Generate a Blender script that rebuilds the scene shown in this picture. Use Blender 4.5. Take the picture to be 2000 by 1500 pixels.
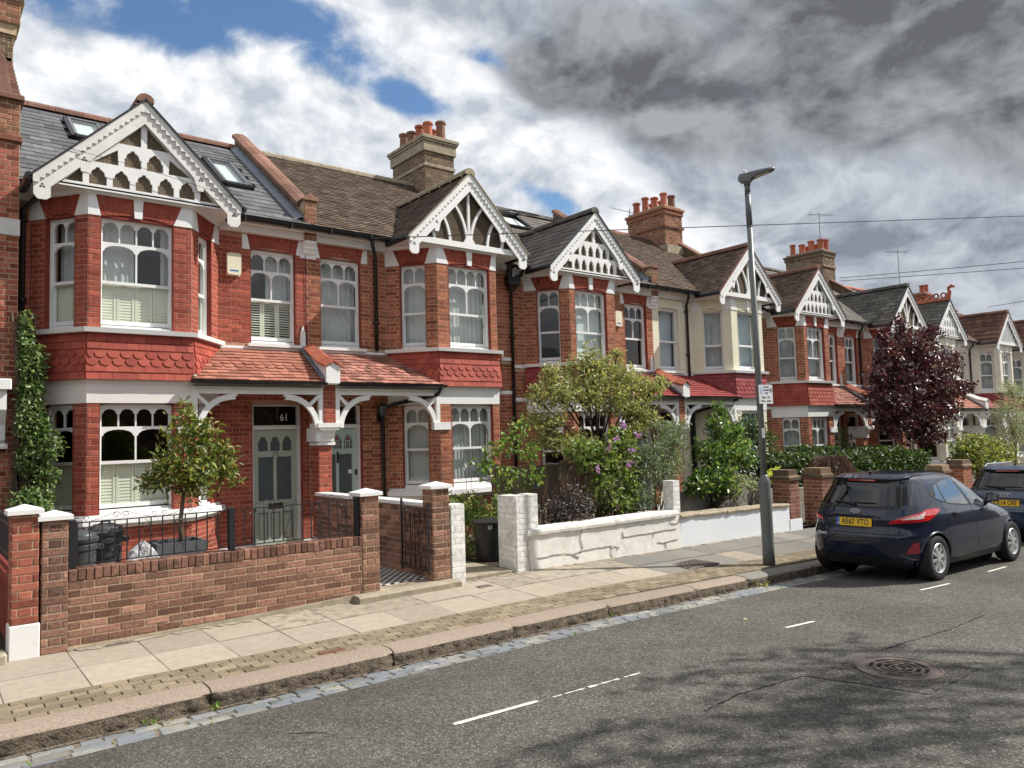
import bpy, math, random
import numpy as np
from mathutils import Vector, Matrix
from mathutils.geometry import tessellate_polygon

random.seed(7)
rs = np.random.RandomState(11)
for _o in list(bpy.data.objects):
    bpy.data.objects.remove(_o, do_unlink=True)
SC = bpy.context.scene
COL = SC.collection
pi = math.pi

# ------------------------------------------------------------------ camera
CAMP = Vector((-1.509, -8.357, 1.901))
YAW, PITCH, ROLL, FPX = math.radians(38.651), math.radians(3.884), math.radians(-1.7254), 1483.69
def _cam():
    f = Vector((math.sin(YAW) * math.cos(PITCH), math.cos(YAW) * math.cos(PITCH), math.sin(PITCH)))
    r = Vector((math.cos(YAW), -math.sin(YAW), 0))
    u = r.cross(f)
    c, s = math.cos(ROLL), math.sin(ROLL)
    r2, u2 = c * r + s * u, -s * r + c * u
    cd = bpy.data.cameras.new('camera')
    cd.sensor_width = 36
    cd.lens = FPX / 2000 * 36
    cd.clip_start, cd.clip_end = .05, 3000
    co = bpy.data.objects.new('camera', cd)
    m = Matrix.Identity(4)
    for i in range(3):
        m[i][0], m[i][1], m[i][2], m[i][3] = r2[i], u2[i], -f[i], CAMP[i]
    co.matrix_world = m
    COL.objects.link(co)
    SC.camera = co
_cam()

# ------------------------------------------------------------------ light
SUN_EL, SUN_AZ = math.radians(45), math.radians(116)      # azimuth from +Y towards +X
SUNV = Vector((math.sin(SUN_AZ) * math.cos(SUN_EL), math.cos(SUN_AZ) * math.cos(SUN_EL), math.sin(SUN_EL)))
sl = bpy.data.lights.new('sun', 'SUN')
sl.energy = 5.0
sl.angle = math.radians(.55)
sl.color = (1, .955, .88)
so = bpy.data.objects.new('sun', sl)
so.rotation_euler = (-SUNV).to_track_quat('-Z', 'Y').to_euler()
so.location = (0, 0, 40)
COL.objects.link(so)

SC.view_settings.view_transform = 'Standard'
SC.view_settings.look = 'None'
SC.view_settings.gamma = 1
SC.view_settings.exposure = .30
SC.view_settings.use_curve_mapping = False
SC.render.engine = 'CYCLES'
SC.cycles.max_bounces = 6
SC.cycles.transparent_max_bounces = 12
SC.cycles.use_denoising = True
SC.cycles.sample_clamp_indirect = 6

class NT:
    def __init__(s, tree):
        s.t = tree
        tree.nodes.clear()
    def n(s, typ, **kw):
        nd = s.t.nodes.new(typ)
        for k, v in kw.items():
            if k.startswith('_'):
                nd.inputs[k[1:].replace('__', ' ')].default_value = v
            else:
                setattr(nd, k, v)
        return nd
    def l(s, a, b):
        s.t.links.new(a, b)
    def math(s, op, a, b=None, c=None, clamp=False):
        nd = s.t.nodes.new('ShaderNodeMath')
        nd.operation = op
        nd.use_clamp = clamp
        for i, v in enumerate((a, b, c)):
            if v is None:
                continue
            if isinstance(v, (int, float)):
                nd.inputs[i].default_value = v
            else:
                s.l(v, nd.inputs[i])
        return nd.outputs[0]
    def mix(s, fac, a, b, blend='MIX'):
        nd = s.t.nodes.new('ShaderNodeMix')
        nd.data_type = 'RGBA'
        nd.blend_type = blend
        for i, v in ((0, fac), (6, a), (7, b)):
            if isinstance(v, (int, float)):
                nd.inputs[i].default_value = v
            elif isinstance(v, (tuple, list)):
                nd.inputs[i].default_value = (v[0], v[1], v[2], 1)
            else:
                s.l(v, nd.inputs[i])
        return nd.outputs[2]
    def rng(s, v, a, b, c, d, smooth=True):
        nd = s.t.nodes.new('ShaderNodeMapRange')
        nd.interpolation_type = 'SMOOTHSTEP' if smooth else 'LINEAR'
        s.l(v, nd.inputs[0])
        for i, x in enumerate((a, b, c, d)):
            nd.inputs[i + 1].default_value = x
        return nd.outputs[0]
    def noise(s, vec, scale, detail=4, rough=.55, dist=0.0):
        nd = s.n('ShaderNodeTexNoise')
        nd.inputs['Scale'].default_value = scale
        nd.inputs['Detail'].default_value = detail
        nd.inputs['Roughness'].default_value = rough
        nd.inputs['Distortion'].default_value = dist
        if vec is not None:
            s.l(vec, nd.inputs['Vector'])
        return nd.outputs[0]

def make_world():
    w = bpy.data.worlds.new('World')
    SC.world = w
    w.use_nodes = True
    g = NT(w.node_tree)
    out = g.n('ShaderNodeOutputWorld')
    bg = g.n('ShaderNodeBackground')
    bg.inputs['Strength'].default_value = .1
    sky = g.n('ShaderNodeTexSky')
    sky.sky_type = 'NISHITA'
    sky.sun_disc = False
    sky.sun_elevation = SUN_EL
    sky.sun_rotation = SUN_AZ
    sky.air_density = 1.3
    sky.dust_density = .6
    sky.ozone_density = 2.0
    tc = g.n('ShaderNodeTexCoord')
    sep = g.n('ShaderNodeSeparateXYZ')
    g.l(tc.outputs['Generated'], sep.inputs[0])
    z = g.math('MAXIMUM', sep.outputs[2], 0.0)
    zz = g.math('ADD', z, .25)
    comb = g.n('ShaderNodeCombineXYZ')
    g.l(g.math('DIVIDE', sep.outputs[0], zz), comb.inputs[0])
    g.l(g.math('DIVIDE', sep.outputs[1], zz), comb.inputs[1])
    P = comb.outputs[0]
    warp = g.n('ShaderNodeTexNoise')
    warp.inputs['Scale'].default_value = 2.6
    warp.inputs['Detail'].default_value = 2.5
    g.l(P, warp.inputs['Vector'])
    wv = g.n('ShaderNodeVectorMath', operation='SUBTRACT')
    g.l(warp.outputs['Color'], wv.inputs[0])
    wv.inputs[1].default_value = (.5, .5, .5)
    ws = g.n('ShaderNodeVectorMath', operation='SCALE')
    g.l(wv.outputs[0], ws.inputs[0])
    ws.inputs['Scale'].default_value = .11
    pw = g.n('ShaderNodeVectorMath', operation='ADD')
    g.l(P, pw.inputs[0])
    g.l(ws.outputs[0], pw.inputs[1])
    PW = pw.outputs[0]
    sp = g.n('ShaderNodeSeparateXYZ')
    g.l(PW, sp.inputs[0])
    def blob(cx, cy, rx, ry, d0=.1):
        dx = g.math('DIVIDE', g.math('SUBTRACT', sp.outputs[0], cx), rx)
        dy = g.math('DIVIDE', g.math('SUBTRACT', sp.outputs[1], cy), ry)
        d = g.math('SQRT', g.math('ADD', g.math('MULTIPLY', dx, dx), g.math('MULTIPLY', dy, dy)))
        return g.rng(d, d0, 1.0, 1.0, 0.0)
    def union(bs):
        r = bs[0]
        for b in bs[1:]:
            r = g.math('MAXIMUM', r, b)
        return r
    gaps = union([blob(.22, 1.20, .36, .12), blob(.42, 1.12, .36, .13), blob(.57, 1.16, .16, .10), blob(.71, 1.165, .14, .07), blob(.80, 1.0, .12, .05),
                  blob(1.175, 1.30, .20, .08), blob(.10, .98, .6, .22), blob(-.55, .9, .6, .4), blob(-.2, -.6, .6, .45), blob(1.8, -.5, .6, .5)])
    dark = union([blob(1.10, .86, .50, .25, .3), blob(1.27, .60, .54, .40, .3), blob(.90, .96, .22, .15, .2), blob(1.5, .35, .7, .5, .3), blob(.2, -.3, .8, .5, .3)])
    grey = union([blob(1.55, .86, .75, .36, .45), blob(2.2, .75, 1.0, .5, .6), blob(1.0, .6, .9, .6, .4)])
    def vec(op, a, b):
        nd = g.n('ShaderNodeVectorMath', operation=op)
        g.l(a, nd.inputs[0])
        if isinstance(b, tuple):
            nd.inputs[1].default_value = b
        else:
            g.l(b, nd.inputs[1])
        return nd.outputs[0]
    D0 = vec('ADD', vec('MULTIPLY', tc.outputs['Generated'], (1, 1, 1.45)), ws.outputs[0])
    D1 = vec('ADD', D0, (.012, -.015, .045))
    n1 = g.noise(D0, 3.1, 9, .55)
    n1b = g.noise(D1, 3.1, 5, .55)
    n2 = g.noise(D0, 7.5, 9, .58)
    n2b = g.noise(D1, 7.5, 6, .58)
    n3 = g.noise(D0, 19, 7, .6)
    cov = g.math('ADD', g.math('MULTIPLY', n1, .62), g.math('ADD', g.math('MULTIPLY', n2, .5), g.math('MULTIPLY', n3, .34)))
    cov = g.math('ADD', cov, g.math('MULTIPLY', dark, .4))
    cov = g.math('SUBTRACT', cov, g.math('MULTIPLY', gaps, g.math('MULTIPLY', g.math('SUBTRACT', 1.0, n2), .85)))
    cloud = g.rng(cov, .27, .62, 0, 1)
    dk = g.math('ADD', g.math('MULTIPLY', dark, 1.05), g.math('ADD', g.math('MULTIPLY', g.math('SUBTRACT', n2, .5), .9), g.math('MULTIPLY', g.math('SUBTRACT', n1, .5), 1.4)))
    dk = g.math('ADD', dk, g.math('MULTIPLY', g.math('SUBTRACT', n3, .5), .35))
    dk = g.rng(dk, .30, .84, 0, 1)
    gk = g.math('ADD', g.math('MULTIPLY', grey, 1.1), g.math('MULTIPLY', g.math('SUBTRACT', n1, .5), 1.8))
    gk = g.rng(gk, .05, .85, 0, 1)
    rel = g.math('ADD', g.math('MULTIPLY', g.math('SUBTRACT', n1, n1b), 3.4), g.math('MULTIPLY', g.math('SUBTRACT', n2, n2b), 2.4))
    puff = g.rng(g.math('ADD', rel, g.math('MULTIPLY', g.math('SUBTRACT', n3, .5), .75)), -.40, .36, 0, 1, False)
    white = g.mix(puff, (4.3, 4.75, 5.4), (9.0, 9.05, 9.1))
    c1 = g.mix(gk, white, g.mix(puff, (2.0, 2.3, 2.8), (4.9, 5.25, 5.8)))
    c2 = g.mix(dk, c1, g.mix(puff, (1.15, 1.2, 1.32), (3.3, 3.42, 3.65)))
    skyc = g.mix(1.0, sky.outputs[0], (.72, .88, 1.05), 'MULTIPLY')
    fin = g.mix(cloud, skyc, c2)
    fin = g.mix(g.rng(sep.outputs[2], -.03, .0, 1, 0), fin, (1.6, 1.5, 1.35))
    g.l(fin, bg.inputs['Color'])
    g.l(bg.outputs[0], out.inputs['Surface'])
make_world()

# ------------------------------------------------------------------ materials
MATS = {}
def mat(name, col, col2=None, rnd=0.0, rough=.8, nscale=6.0, namt=.15, bump=0.0, bscale=60.0, bdist=.004, spec=.3, metal=0.0,
        patch=None, pscale=2.0, pth=(.58, .68), coat=0.0, patch2=None, p2scale=9.0, p2th=(.62, .7), trans=0.0, rndpow=1.0, ndetail=5):
    if name in MATS:
        return MATS[name]
    m = bpy.data.materials.new(name)
    MATS[name] = m
    m.use_nodes = True
    g = NT(m.node_tree)
    out = g.n('ShaderNodeOutputMaterial')
    b = g.n('ShaderNodeBsdfPrincipled')
    geo = g.n('ShaderNodeNewGeometry')
    P = geo.outputs['Position']
    c = None
    if rnd or col2:
        at = g.n('ShaderNodeAttribute')
        at.attribute_name = 'rnd'
        oi = g.n('ShaderNodeObjectInfo')
        r = g.math('FRACT', g.math('ADD', at.outputs['Fac'], oi.outputs['Random']))
        r2 = g.math('FRACT', g.math('MULTIPLY', r, 7.31))
        rr = g.math('POWER', r, rndpow) if rndpow != 1 else r
        c = g.mix(rr, col, col2 or col)
        if rnd:
            c = g.mix(1.0, c, g.rng(r2, 0, 1, 1 - rnd, 1 + rnd, False), 'MULTIPLY')
    n = g.noise(P, nscale, ndetail, .6)
    f = g.rng(n, .28, .72, 1 - namt, 1 + namt, False)
    c = g.mix(1.0, c if c is not None else col, f, 'MULTIPLY')
    if patch:
        pn = g.noise(P, pscale, 7, .65)
        c = g.mix(g.rng(pn, pth[0], pth[1], 0, 1), c, patch)
    if patch2:
        pn = g.noise(P, p2scale, 6, .65)
        c = g.mix(g.rng(pn, p2th[0], p2th[1], 0, 1), c, patch2)
    g.l(c, b.inputs['Base Color'])
    b.inputs['Roughness'].default_value = rough
    b.inputs['Specular IOR Level'].default_value = spec
    b.inputs['Metallic'].default_value = metal
    if coat:
        b.inputs['Coat Weight'].default_value = coat
        b.inputs['Coat Roughness'].default_value = .03
    if bump:
        bn = g.noise(P, bscale, 5, .65)
        bp = g.n('ShaderNodeBump')
        bp.inputs['Strength'].default_value = bump
        bp.inputs['Distance'].default_value = bdist
        g.l(bn, bp.inputs['Height'])
        g.l(bp.outputs[0], b.inputs['Normal'])
    if trans:
        tr = g.n('ShaderNodeBsdfTranslucent')
        g.l(c, tr.inputs['Color'])
        ms = g.n('ShaderNodeMixShader')
        ms.inputs[0].default_value = trans
        g.l(b.outputs[0], ms.inputs[1])
        g.l(tr.outputs[0], ms.inputs[2])
        g.l(ms.outputs[0], out.inputs[0])
    else:
        g.l(b.outputs[0], out.inputs[0])
    return m

def glass_mat(name, tint=(.9, .95, .95), fres=1.5, rough=0.0):
    m = bpy.data.materials.new(name)
    MATS[name] = m
    m.use_nodes = True
    g = NT(m.node_tree)
    out = g.n('ShaderNodeOutputMaterial')
    tr = g.n('ShaderNodeBsdfTransparent')
    tr.inputs[0].default_value = (*tint, 1)
    gl = g.n('ShaderNodeBsdfGlossy')
    gl.inputs['Roughness'].default_value = rough
    geo = g.n('ShaderNodeNewGeometry')
    bp = g.n('ShaderNodeBump')
    bp.inputs['Strength'].default_value = .06
    bp.inputs['Distance'].default_value = .02
    g.l(g.noise(geo.outputs['Position'], 2.5, 2, .5), bp.inputs['Height'])
    g.l(bp.outputs[0], gl.inputs['Normal'])
    lw = g.n('ShaderNodeLayerWeight')
    lw.inputs['Blend'].default_value = .5
    f0 = ((fres - 1) / (fres + 1)) ** 2 * 1.7
    f = g.math('ADD', g.math('MULTIPLY', g.math('POWER', lw.outputs['Facing'], 5.0), 1 - f0), f0, clamp=True)
    ms = g.n('ShaderNodeMixShader')
    g.l(f, ms.inputs[0])
    g.l(tr.outputs[0], ms.inputs[1])
    g.l(gl.outputs[0], ms.inputs[2])
    g.l(ms.outputs[0], out.inputs[0])
    return m

def leaf_mat(name, c1, c2, c3=None, rough=.45, trans=.33, spec=.5):
    m = bpy.data.materials.new(name)
    MATS[name] = m
    m.use_nodes = True
    g = NT(m.node_tree)
    out = g.n('ShaderNodeOutputMaterial')
    b = g.n('ShaderNodeBsdfPrincipled')
    at = g.n('ShaderNodeAttribute')
    at.attribute_name = 'rnd'
    r = at.outputs['Fac']
    c = g.mix(r, c1, c2)
    if c3:
        r2 = g.math('FRACT', g.math('MULTIPLY', r, 13.7))
        c = g.mix(g.rng(r2, .72, .9, 0, 1), c, c3)
    r3 = g.math('FRACT', g.math('MULTIPLY', r, 31.3))
    c = g.mix(1.0, c, g.rng(r3, 0, 1, 1.0, 2.1, False), 'MULTIPLY')
    g.l(c, b.inputs['Base Color'])
    b.inputs['Roughness'].default_value = rough
    b.inputs['Specular IOR Level'].default_value = spec
    tr = g.n('ShaderNodeBsdfTranslucent')
    tc = g.mix(1.0, c, (1.3, 1.35, .7), 'MULTIPLY')
    g.l(tc, tr.inputs['Color'])
    ms = g.n('ShaderNodeMixShader')
    ms.inputs[0].default_value = trans
    g.l(b.outputs[0], ms.inputs[1])
    g.l(tr.outputs[0], ms.inputs[2])
    g.l(ms.outputs[0], out.inputs[0])
    return m

# masonry
mat('brick_red', (.27, .055, .037), (.37, .095, .058), .2, rough=.8, nscale=14, namt=.22, bump=.5, bscale=110, patch=(.20, .05, .045), pscale=1.3, pth=(.6, .75), patch2=(.40, .12, .055), p2scale=3.1, p2th=(.66, .74))
mat('brick_orange', (.29, .085, .05), (.40, .145, .083), .28, rough=.85, nscale=12, namt=.25, bump=.55, bscale=100, patch=(.20, .085, .06), pscale=1.1, pth=(.58, .75), patch2=(.36, .18, .11), p2scale=4, p2th=(.66, .75))
mat('brick_gauged', (.26, .048, .03), (.33, .07, .042), .14, rough=.75, nscale=9, namt=.14, bump=.3, bscale=120)
mat('brick_rustic', (.205, .105, .075), (.335, .185, .13), .42, rough=.95, nscale=25, namt=.35, bump=1.0, bscale=75, bdist=.012, patch=(.23, .16, .11), pscale=2.2, pth=(.62, .75), patch2=(.10, .07, .055), p2scale=5, p2th=(.66, .72))
mat('brick_coping', (.16, .085, .06), (.27, .14, .10), .35, rough=.95, nscale=22, namt=.4, bump=1.0, bscale=75, bdist=.012, patch=(.08, .06, .045), pscale=4, pth=(.56, .66))
mat('brick_pier', (.27, .075, .05), (.38, .14, .09), .35, rough=.9, nscale=20, namt=.28, bump=.7, bscale=90, patch=(.34, .22, .17), pscale=2.5, pth=(.62, .72))
mat('brick_brown', (.12, .085, .055), (.23, .16, .10), .35, rough=.95, nscale=15, namt=.3, bump=.8, bscale=70, patch=(.06, .05, .04), pscale=2, pth=(.56, .7))
mat('brick_stock', (.23, .095, .06), (.31, .155, .09), .35, rough=.95, nscale=15, namt=.3, bump=.8, bscale=70)
mat('brick_purple', (.17, .07, .055), (.25, .11, .085), .25, rough=.9, nscale=20, namt=.25, bump=.5, bscale=90)
mat('brick_reveal', (.23, .045, .032), None, rough=.8, nscale=8, namt=.3, bump=.4, bscale=60)
mat('mortar_pink', (.46, .25, .18), None, rough=.95, nscale=18, namt=.25, bump=.4, bscale=90)
mat('mortar_buff', (.50, .38, .25), None, rough=.95, nscale=18, namt=.3, bump=.4, bscale=90, patch=(.22, .17, .12), pscale=3)
mat('mortar_grey', (.34, .28, .22), None, rough=.95, nscale=14, namt=.35, bump=.6, bscale=80, patch=(.15, .12, .09), pscale=3)
mat('mortar_dark', (.20, .16, .12), None, rough=.95, nscale=14, namt=.3)
mat('cream_paint', (.75, .71, .54), (.77, .73, .57), .02, rough=.6, nscale=3, namt=.05, bump=.25, bscale=60)
mat('ivory_paint', (.74, .70, .58), None, rough=.6, nscale=3, namt=.06, bump=.2, bscale=50)
mat('white_paint', (.80, .80, .79), None, rough=.5, nscale=2.5, namt=.05, bump=.15, bscale=40, patch=(.66, .65, .61), pscale=5, pth=(.6, .8))
mat('white_old', (.72, .71, .68), None, rough=.6, nscale=5, namt=.10, bump=.25, bscale=40, patch=(.52, .49, .44), pscale=4, pth=(.64, .74))
mat('white_brick', (.70, .69, .66), (.78, .77, .74), .10, rough=.75, nscale=12, namt=.16, bump=.6, bscale=50, patch=(.45, .41, .35), pscale=3.5, pth=(.60, .72))
mat('white_joint', (.66, .65, .62), None, rough=.9, nscale=12, namt=.3)
mat('pink_white', (.80, .74, .70), None, rough=.6, nscale=2.5, namt=.05)
mat('render_old', (.73, .71, .66), None, rough=.85, nscale=4, namt=.12, bump=.5, bscale=28, bdist=.01, patch=(.50, .46, .38), pscale=2.2, pth=(.62, .78), patch2=(.80, .79, .76), p2scale=6, p2th=(.58, .62))
mat('crack', (.27, .25, .21), None, rough=.95)
mat('render_blue', (.74, .77, .80), None, rough=.7, nscale=2, namt=.04, bump=.2, bscale=30, patch=(.78, .78, .77), pscale=2)
mat('render_grey', (.30, .28, .24), None, rough=.95, nscale=4, namt=.3, bump=.6, bscale=40, patch=(.16, .15, .12), pscale=2.5, pth=(.54, .7))
mat('coping_stone', (.34, .29, .21), None, rough=.95, nscale=8, namt=.35, bump=.8, bscale=50, bdist=.01, patch=(.20, .17, .11), pscale=4)
mat('concrete', (.32, .28, .21), None, rough=.95, nscale=6, namt=.3, bump=.6, bscale=60, patch=(.19, .17, .13), pscale=2.5, pth=(.55, .7))
mat('stone_grey', (.30, .28, .23), None, rough=.95, nscale=8, namt=.3, bump=.7, bscale=40, patch=(.42, .38, .30), pscale=3)
mat('roughcast', (.105, .08, .052), (.16, .125, .085), .2, rough=.95, nscale=75, namt=.75, bump=1.0, bscale=110, bdist=.02, ndetail=3)
mat('roughcast_white', (.66, .65, .62), None, rough=.9, nscale=60, namt=.12, bump=.8, bscale=100, bdist=.01)
# roofs
mat('slate', (.085, .088, .093), (.135, .135, .14), .3, rough=.62, nscale=7, namt=.25, bump=.35, bscale=40, patch=(.21, .205, .19), pscale=5, pth=(.66, .74), spec=.4)
mat('slate_brown', (.105, .088, .078), (.135, .115, .10), .2, rough=.7, nscale=7, namt=.2, bump=.3, bscale=40)
mat('slate_dark', (.075, .072, .062), (.125, .115, .10), .3, rough=.8, nscale=9, namt=.35, bump=.5, bscale=40, patch=(.17, .16, .12), pscale=4, pth=(.6, .7))
mat('tile_brown', (.085, .058, .042), (.15, .108, .08), .3, rough=.9, nscale=9, namt=.25, bump=.5, bscale=60, patch=(.10, .075, .05), pscale=2)
mat('tile_darkbrown', (.085, .040, .028), (.145, .072, .05), .3, rough=.85, nscale=9, namt=.25, bump=.4, bscale=60)
mat('tile_red', (.32, .062, .042), (.40, .09, .06), .16, rough=.7, nscale=12, namt=.12, bump=.3, bscale=70)
mat('tile_maroon', (.23, .036, .036), (.31, .055, .052), .16, rough=.5, nscale=12, namt=.12, bump=.3, bscale=70)
mat('tile_porch', (.30, .115, .08), (.40, .18, .125), .22, rough=.85, nscale=12, namt=.2, bump=.4, bscale=70, patch=(.25, .12, .085), pscale=3, pth=(.6, .7))
mat('tile_porch_b', (.26, .105, .08), (.39, .185, .14), .35, rough=.9, nscale=10, namt=.3, bump=.5, bscale=70, patch=(.18, .10, .075), pscale=3, pth=(.55, .68))
mat('terracotta', (.36, .105, .06), (.44, .14, .08), .2, rough=.75, nscale=8, namt=.2, bump=.2, bscale=60, patch=(.20, .07, .045), pscale=4, pth=(.62, .72))
mat('terracotta_dark', (.17, .09, .065), (.24, .125, .09), .2, rough=.85, nscale=8, namt=.25, bump=.4, bscale=60)
mat('lead', (.20, .23, .27), None, rough=.5, nscale=7, namt=.25, bump=.3, bscale=20, metal=.2)
# metals, paints
mat('black_gloss', (.012, .012, .014), None, rough=.3, nscale=6, namt=.2, spec=.5)
mat('black_iron', (.018, .018, .022), None, rough=.42, nscale=6, namt=.2, spec=.5)
mat('black_plastic', (.02, .021, .023), None, rough=.38, nscale=12, namt=.15, spec=.5)
mat('grey_plastic', (.062, .065, .07), None, rough=.38, nscale=12, namt=.12, spec=.5)
mat('planter_grey', (.10, .105, .115), None, rough=.55, nscale=9, namt=.15, bump=.2, bscale=50)
mat('lamp_paint', (.135, .145, .140), None, rough=.42, nscale=5, namt=.08, spec=.45, patch=(.20, .20, .18), pscale=7, pth=(.66, .72))
mat('lamp_head_grey', (.12, .125, .13), None, rough=.4, nscale=5, namt=.06)
mat('lamp_lens', (.42, .40, .33), None, rough=.25, nscale=20, namt=.1)
mat('shutter_cream', (.72, .73, .60), None, rough=.55, nscale=3, namt=.04)
mat('door_sage', (.42, .47, .40), None, rough=.35, nscale=3, namt=.04)
mat('door_aqua', (.42, .56, .53), None, rough=.35, nscale=3, namt=.04)
mat('door_grey', (.42, .45, .46), None, rough=.4, nscale=3, namt=.04)
mat('curtain_net', (.74, .78, .77), None, rough=.9, nscale=3, namt=.10, trans=.35)
mat('curtain_grey', (.52, .55, .55), None, rough=.9, nscale=3, namt=.14, trans=.2)
mat('curtain_blue', (.60, .69, .76), None, rough=.9, nscale=3, namt=.10, trans=.35)
mat('blind_pale', (.74, .82, .81), None, rough=.8, nscale=2, namt=.04, trans=.2)
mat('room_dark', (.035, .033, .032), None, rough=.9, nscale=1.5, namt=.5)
mat('etched', (.12, .145, .155), None, rough=.25, nscale=3, namt=.1)
mat('etched_mark', (.05, .06, .068), None, rough=.3)
mat('chrome', (.75, .75, .76), None, rough=.18, metal=1.0, nscale=4, namt=.05)
mat('brass_dark', (.10, .085, .065), None, rough=.4, metal=.8)
mat('alarm_cream', (.78, .74, .56), None, rough=.4, nscale=3, namt=.03)
mat('sign_white', (.80, .82, .84), None, rough=.35, nscale=3, namt=.02)
mat('sign_blue', (.50, .62, .78), None, rough=.35)
mat('ink', (.05, .055, .06), None, rough=.5)
mat('white_ink', (.82, .82, .82), None, rough=.4)
mat('red_ink', (.55, .05, .05), None, rough=.5)
mat('wood_fence', (.16, .125, .095), (.25, .20, .155), .25, rough=.95, nscale=9, namt=.3, bump=.5, bscale=50)
mat('wood_post', (.27, .24, .17), None, rough=.95, nscale=9, namt=.3, bump=.5, bscale=50)
mat('soil', (.055, .042, .03), None, rough=1, nscale=12, namt=.5, bump=1, bscale=40, bdist=.03)
mat('bark', (.16, .125, .09), None, rough=.95, nscale=20, namt=.35, bump=.8, bscale=60, bdist=.01)
mat('bark_dark', (.05, .037, .028), None, rough=.95, nscale=20, namt=.35, bump=.6, bscale=60)
mat('stem_brown', (.15, .075, .04), None, rough=.9, nscale=20, namt=.3)
mat('stem_twig', (.105, .058, .042), (.17, .10, .075), .3, rough=.9, nscale=20, namt=.3)
mat('petal_mauve', (.50, .24, .50), (.62, .38, .60), .2, rough=.6, trans=.3)
mat('petal_white', (.80, .80, .78), None, rough=.6, trans=.3)
# ground
mat('slab', (.33, .28, .225), (.385, .33, .265), .09, rough=.9, nscale=11, namt=.13, bump=.35, bscale=120, patch=(.33, .28, .22), pscale=2.6, pth=(.55, .74), patch2=(.25, .22, .17), p2scale=34, p2th=(.66, .72), ndetail=7)
mat('slab_dirty', (.29, .25, .195), (.34, .295, .23), .1, rough=.95, nscale=9, namt=.25, bump=.4, bscale=90, patch=(.22, .195, .15), pscale=6, pth=(.5, .64))
mat('slab_grey', (.17, .16, .143), (.21, .195, .172), .1, rough=.95, nscale=30, namt=.25, bump=.5, bscale=120)
mat('paver', (.185, .15, .10), (.26, .21, .145), .2, rough=.95, nscale=40, namt=.28, bump=.6, bscale=140, patch=(.15, .125, .085), pscale=3, pth=(.6, .72))
mat('joint_dark', (.085, .07, .05), None, rough=1, nscale=20, namt=.4)
mat('granite', (.25, .20, .16), (.30, .24, .19), .1, rough=.9, nscale=85, namt=.42, bump=.5, bscale=110, ndetail=3, patch=(.27, .22, .18), pscale=4, pth=(.6, .75))
mat('granite_rough', (.20, .16, .12), None, rough=1, nscale=50, namt=.6, bump=1, bscale=55, bdist=.03, ndetail=4, patch=(.09, .075, .06), pscale=9, pth=(.5, .65))
mat('granite_face', (.34, .255, .205), None, rough=.9, nscale=85, namt=.42, bump=.5, bscale=110, ndetail=3)
mat('cobble', (.15, .165, .18), (.27, .26, .22), .28, rough=.75, nscale=20, namt=.2, bump=.5, bscale=60, patch=(.19, .205, .23), pscale=3, pth=(.5, .6))
def asphalt(name, c0, c1, lo, hi, broad):
    m = bpy.data.materials.new(name)
    MATS[name] = m
    m.use_nodes = True
    g = NT(m.node_tree)
    out = g.n('ShaderNodeOutputMaterial')
    b = g.n('ShaderNodeBsdfPrincipled')
    P = g.n('ShaderNodeNewGeometry').outputs['Position']
    vo = g.n('ShaderNodeTexVoronoi')
    vo.inputs['Scale'].default_value = 95
    g.l(P, vo.inputs['Vector'])
    sp = g.n('ShaderNodeSeparateColor')
    g.l(vo.outputs['Color'], sp.inputs[0])
    v2 = g.n('ShaderNodeTexVoronoi')
    v2.inputs['Scale'].default_value = 42
    g.l(P, v2.inputs['Vector'])
    s2 = g.n('ShaderNodeSeparateColor')
    g.l(v2.outputs['Color'], s2.inputs[0])
    c = g.mix(sp.outputs[0], c0, c1)
    c = g.mix(1.0, c, g.rng(s2.outputs[0], 0, 1, .72, 1.28, False), 'MULTIPLY')
    st = g.math('MULTIPLY', g.math('GREATER_THAN', sp.outputs[1], .93), .8)
    c = g.mix(st, c, (.27, .255, .22))
    n = g.noise(P, .6, 6, .6)
    c = g.mix(1.0, c, g.rng(n, .3, .7, lo, hi), 'MULTIPLY')
    n = g.noise(P, 2.2, 6, .65)
    c = g.mix(1.0, c, g.rng(n, .3, .7, 1 - broad, 1 + broad), 'MULTIPLY')
    g.l(c, b.inputs['Base Color'])
    b.inputs['Roughness'].default_value = .9
    b.inputs['Specular IOR Level'].default_value = .25
    bp = g.n('ShaderNodeBump')
    bp.inputs['Strength'].default_value = .9
    bp.inputs['Distance'].default_value = .006
    g.l(vo.outputs['Distance'], bp.inputs['Height'])
    g.l(bp.outputs[0], b.inputs['Normal'])
    g.l(b.outputs[0], out.inputs[0])
asphalt('asphalt', (.066, .063, .056), (.118, .112, .100), .80, 1.18, .10)
asphalt('asphalt_patch', (.036, .033, .031), (.095, .088, .08), .92, 1.08, .06)
mat('road_paint', (.62, .60, .53), None, rough=.8, nscale=60, namt=.2, bump=.3, bscale=120)
mat('cast_iron', (.13, .105, .095), (.16, .13, .115), .1, rough=.65, nscale=25, namt=.3, bump=.4, bscale=80, metal=.3)
mat('hole_black', (.006, .006, .006), None, rough=1)
mat('tile_black', (.03, .03, .032), None, rough=.5)
mat('tile_white', (.62, .60, .56), None, rough=.5, nscale=9, namt=.2)
mat('ground_far', (.12, .11, .09), None, rough=1, nscale=1, namt=.3)
mat('yard', (.23, .20, .155), None, rough=.95, nscale=8, namt=.35, bump=.5, bscale=60, patch=(.13, .115, .09), pscale=3)
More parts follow.
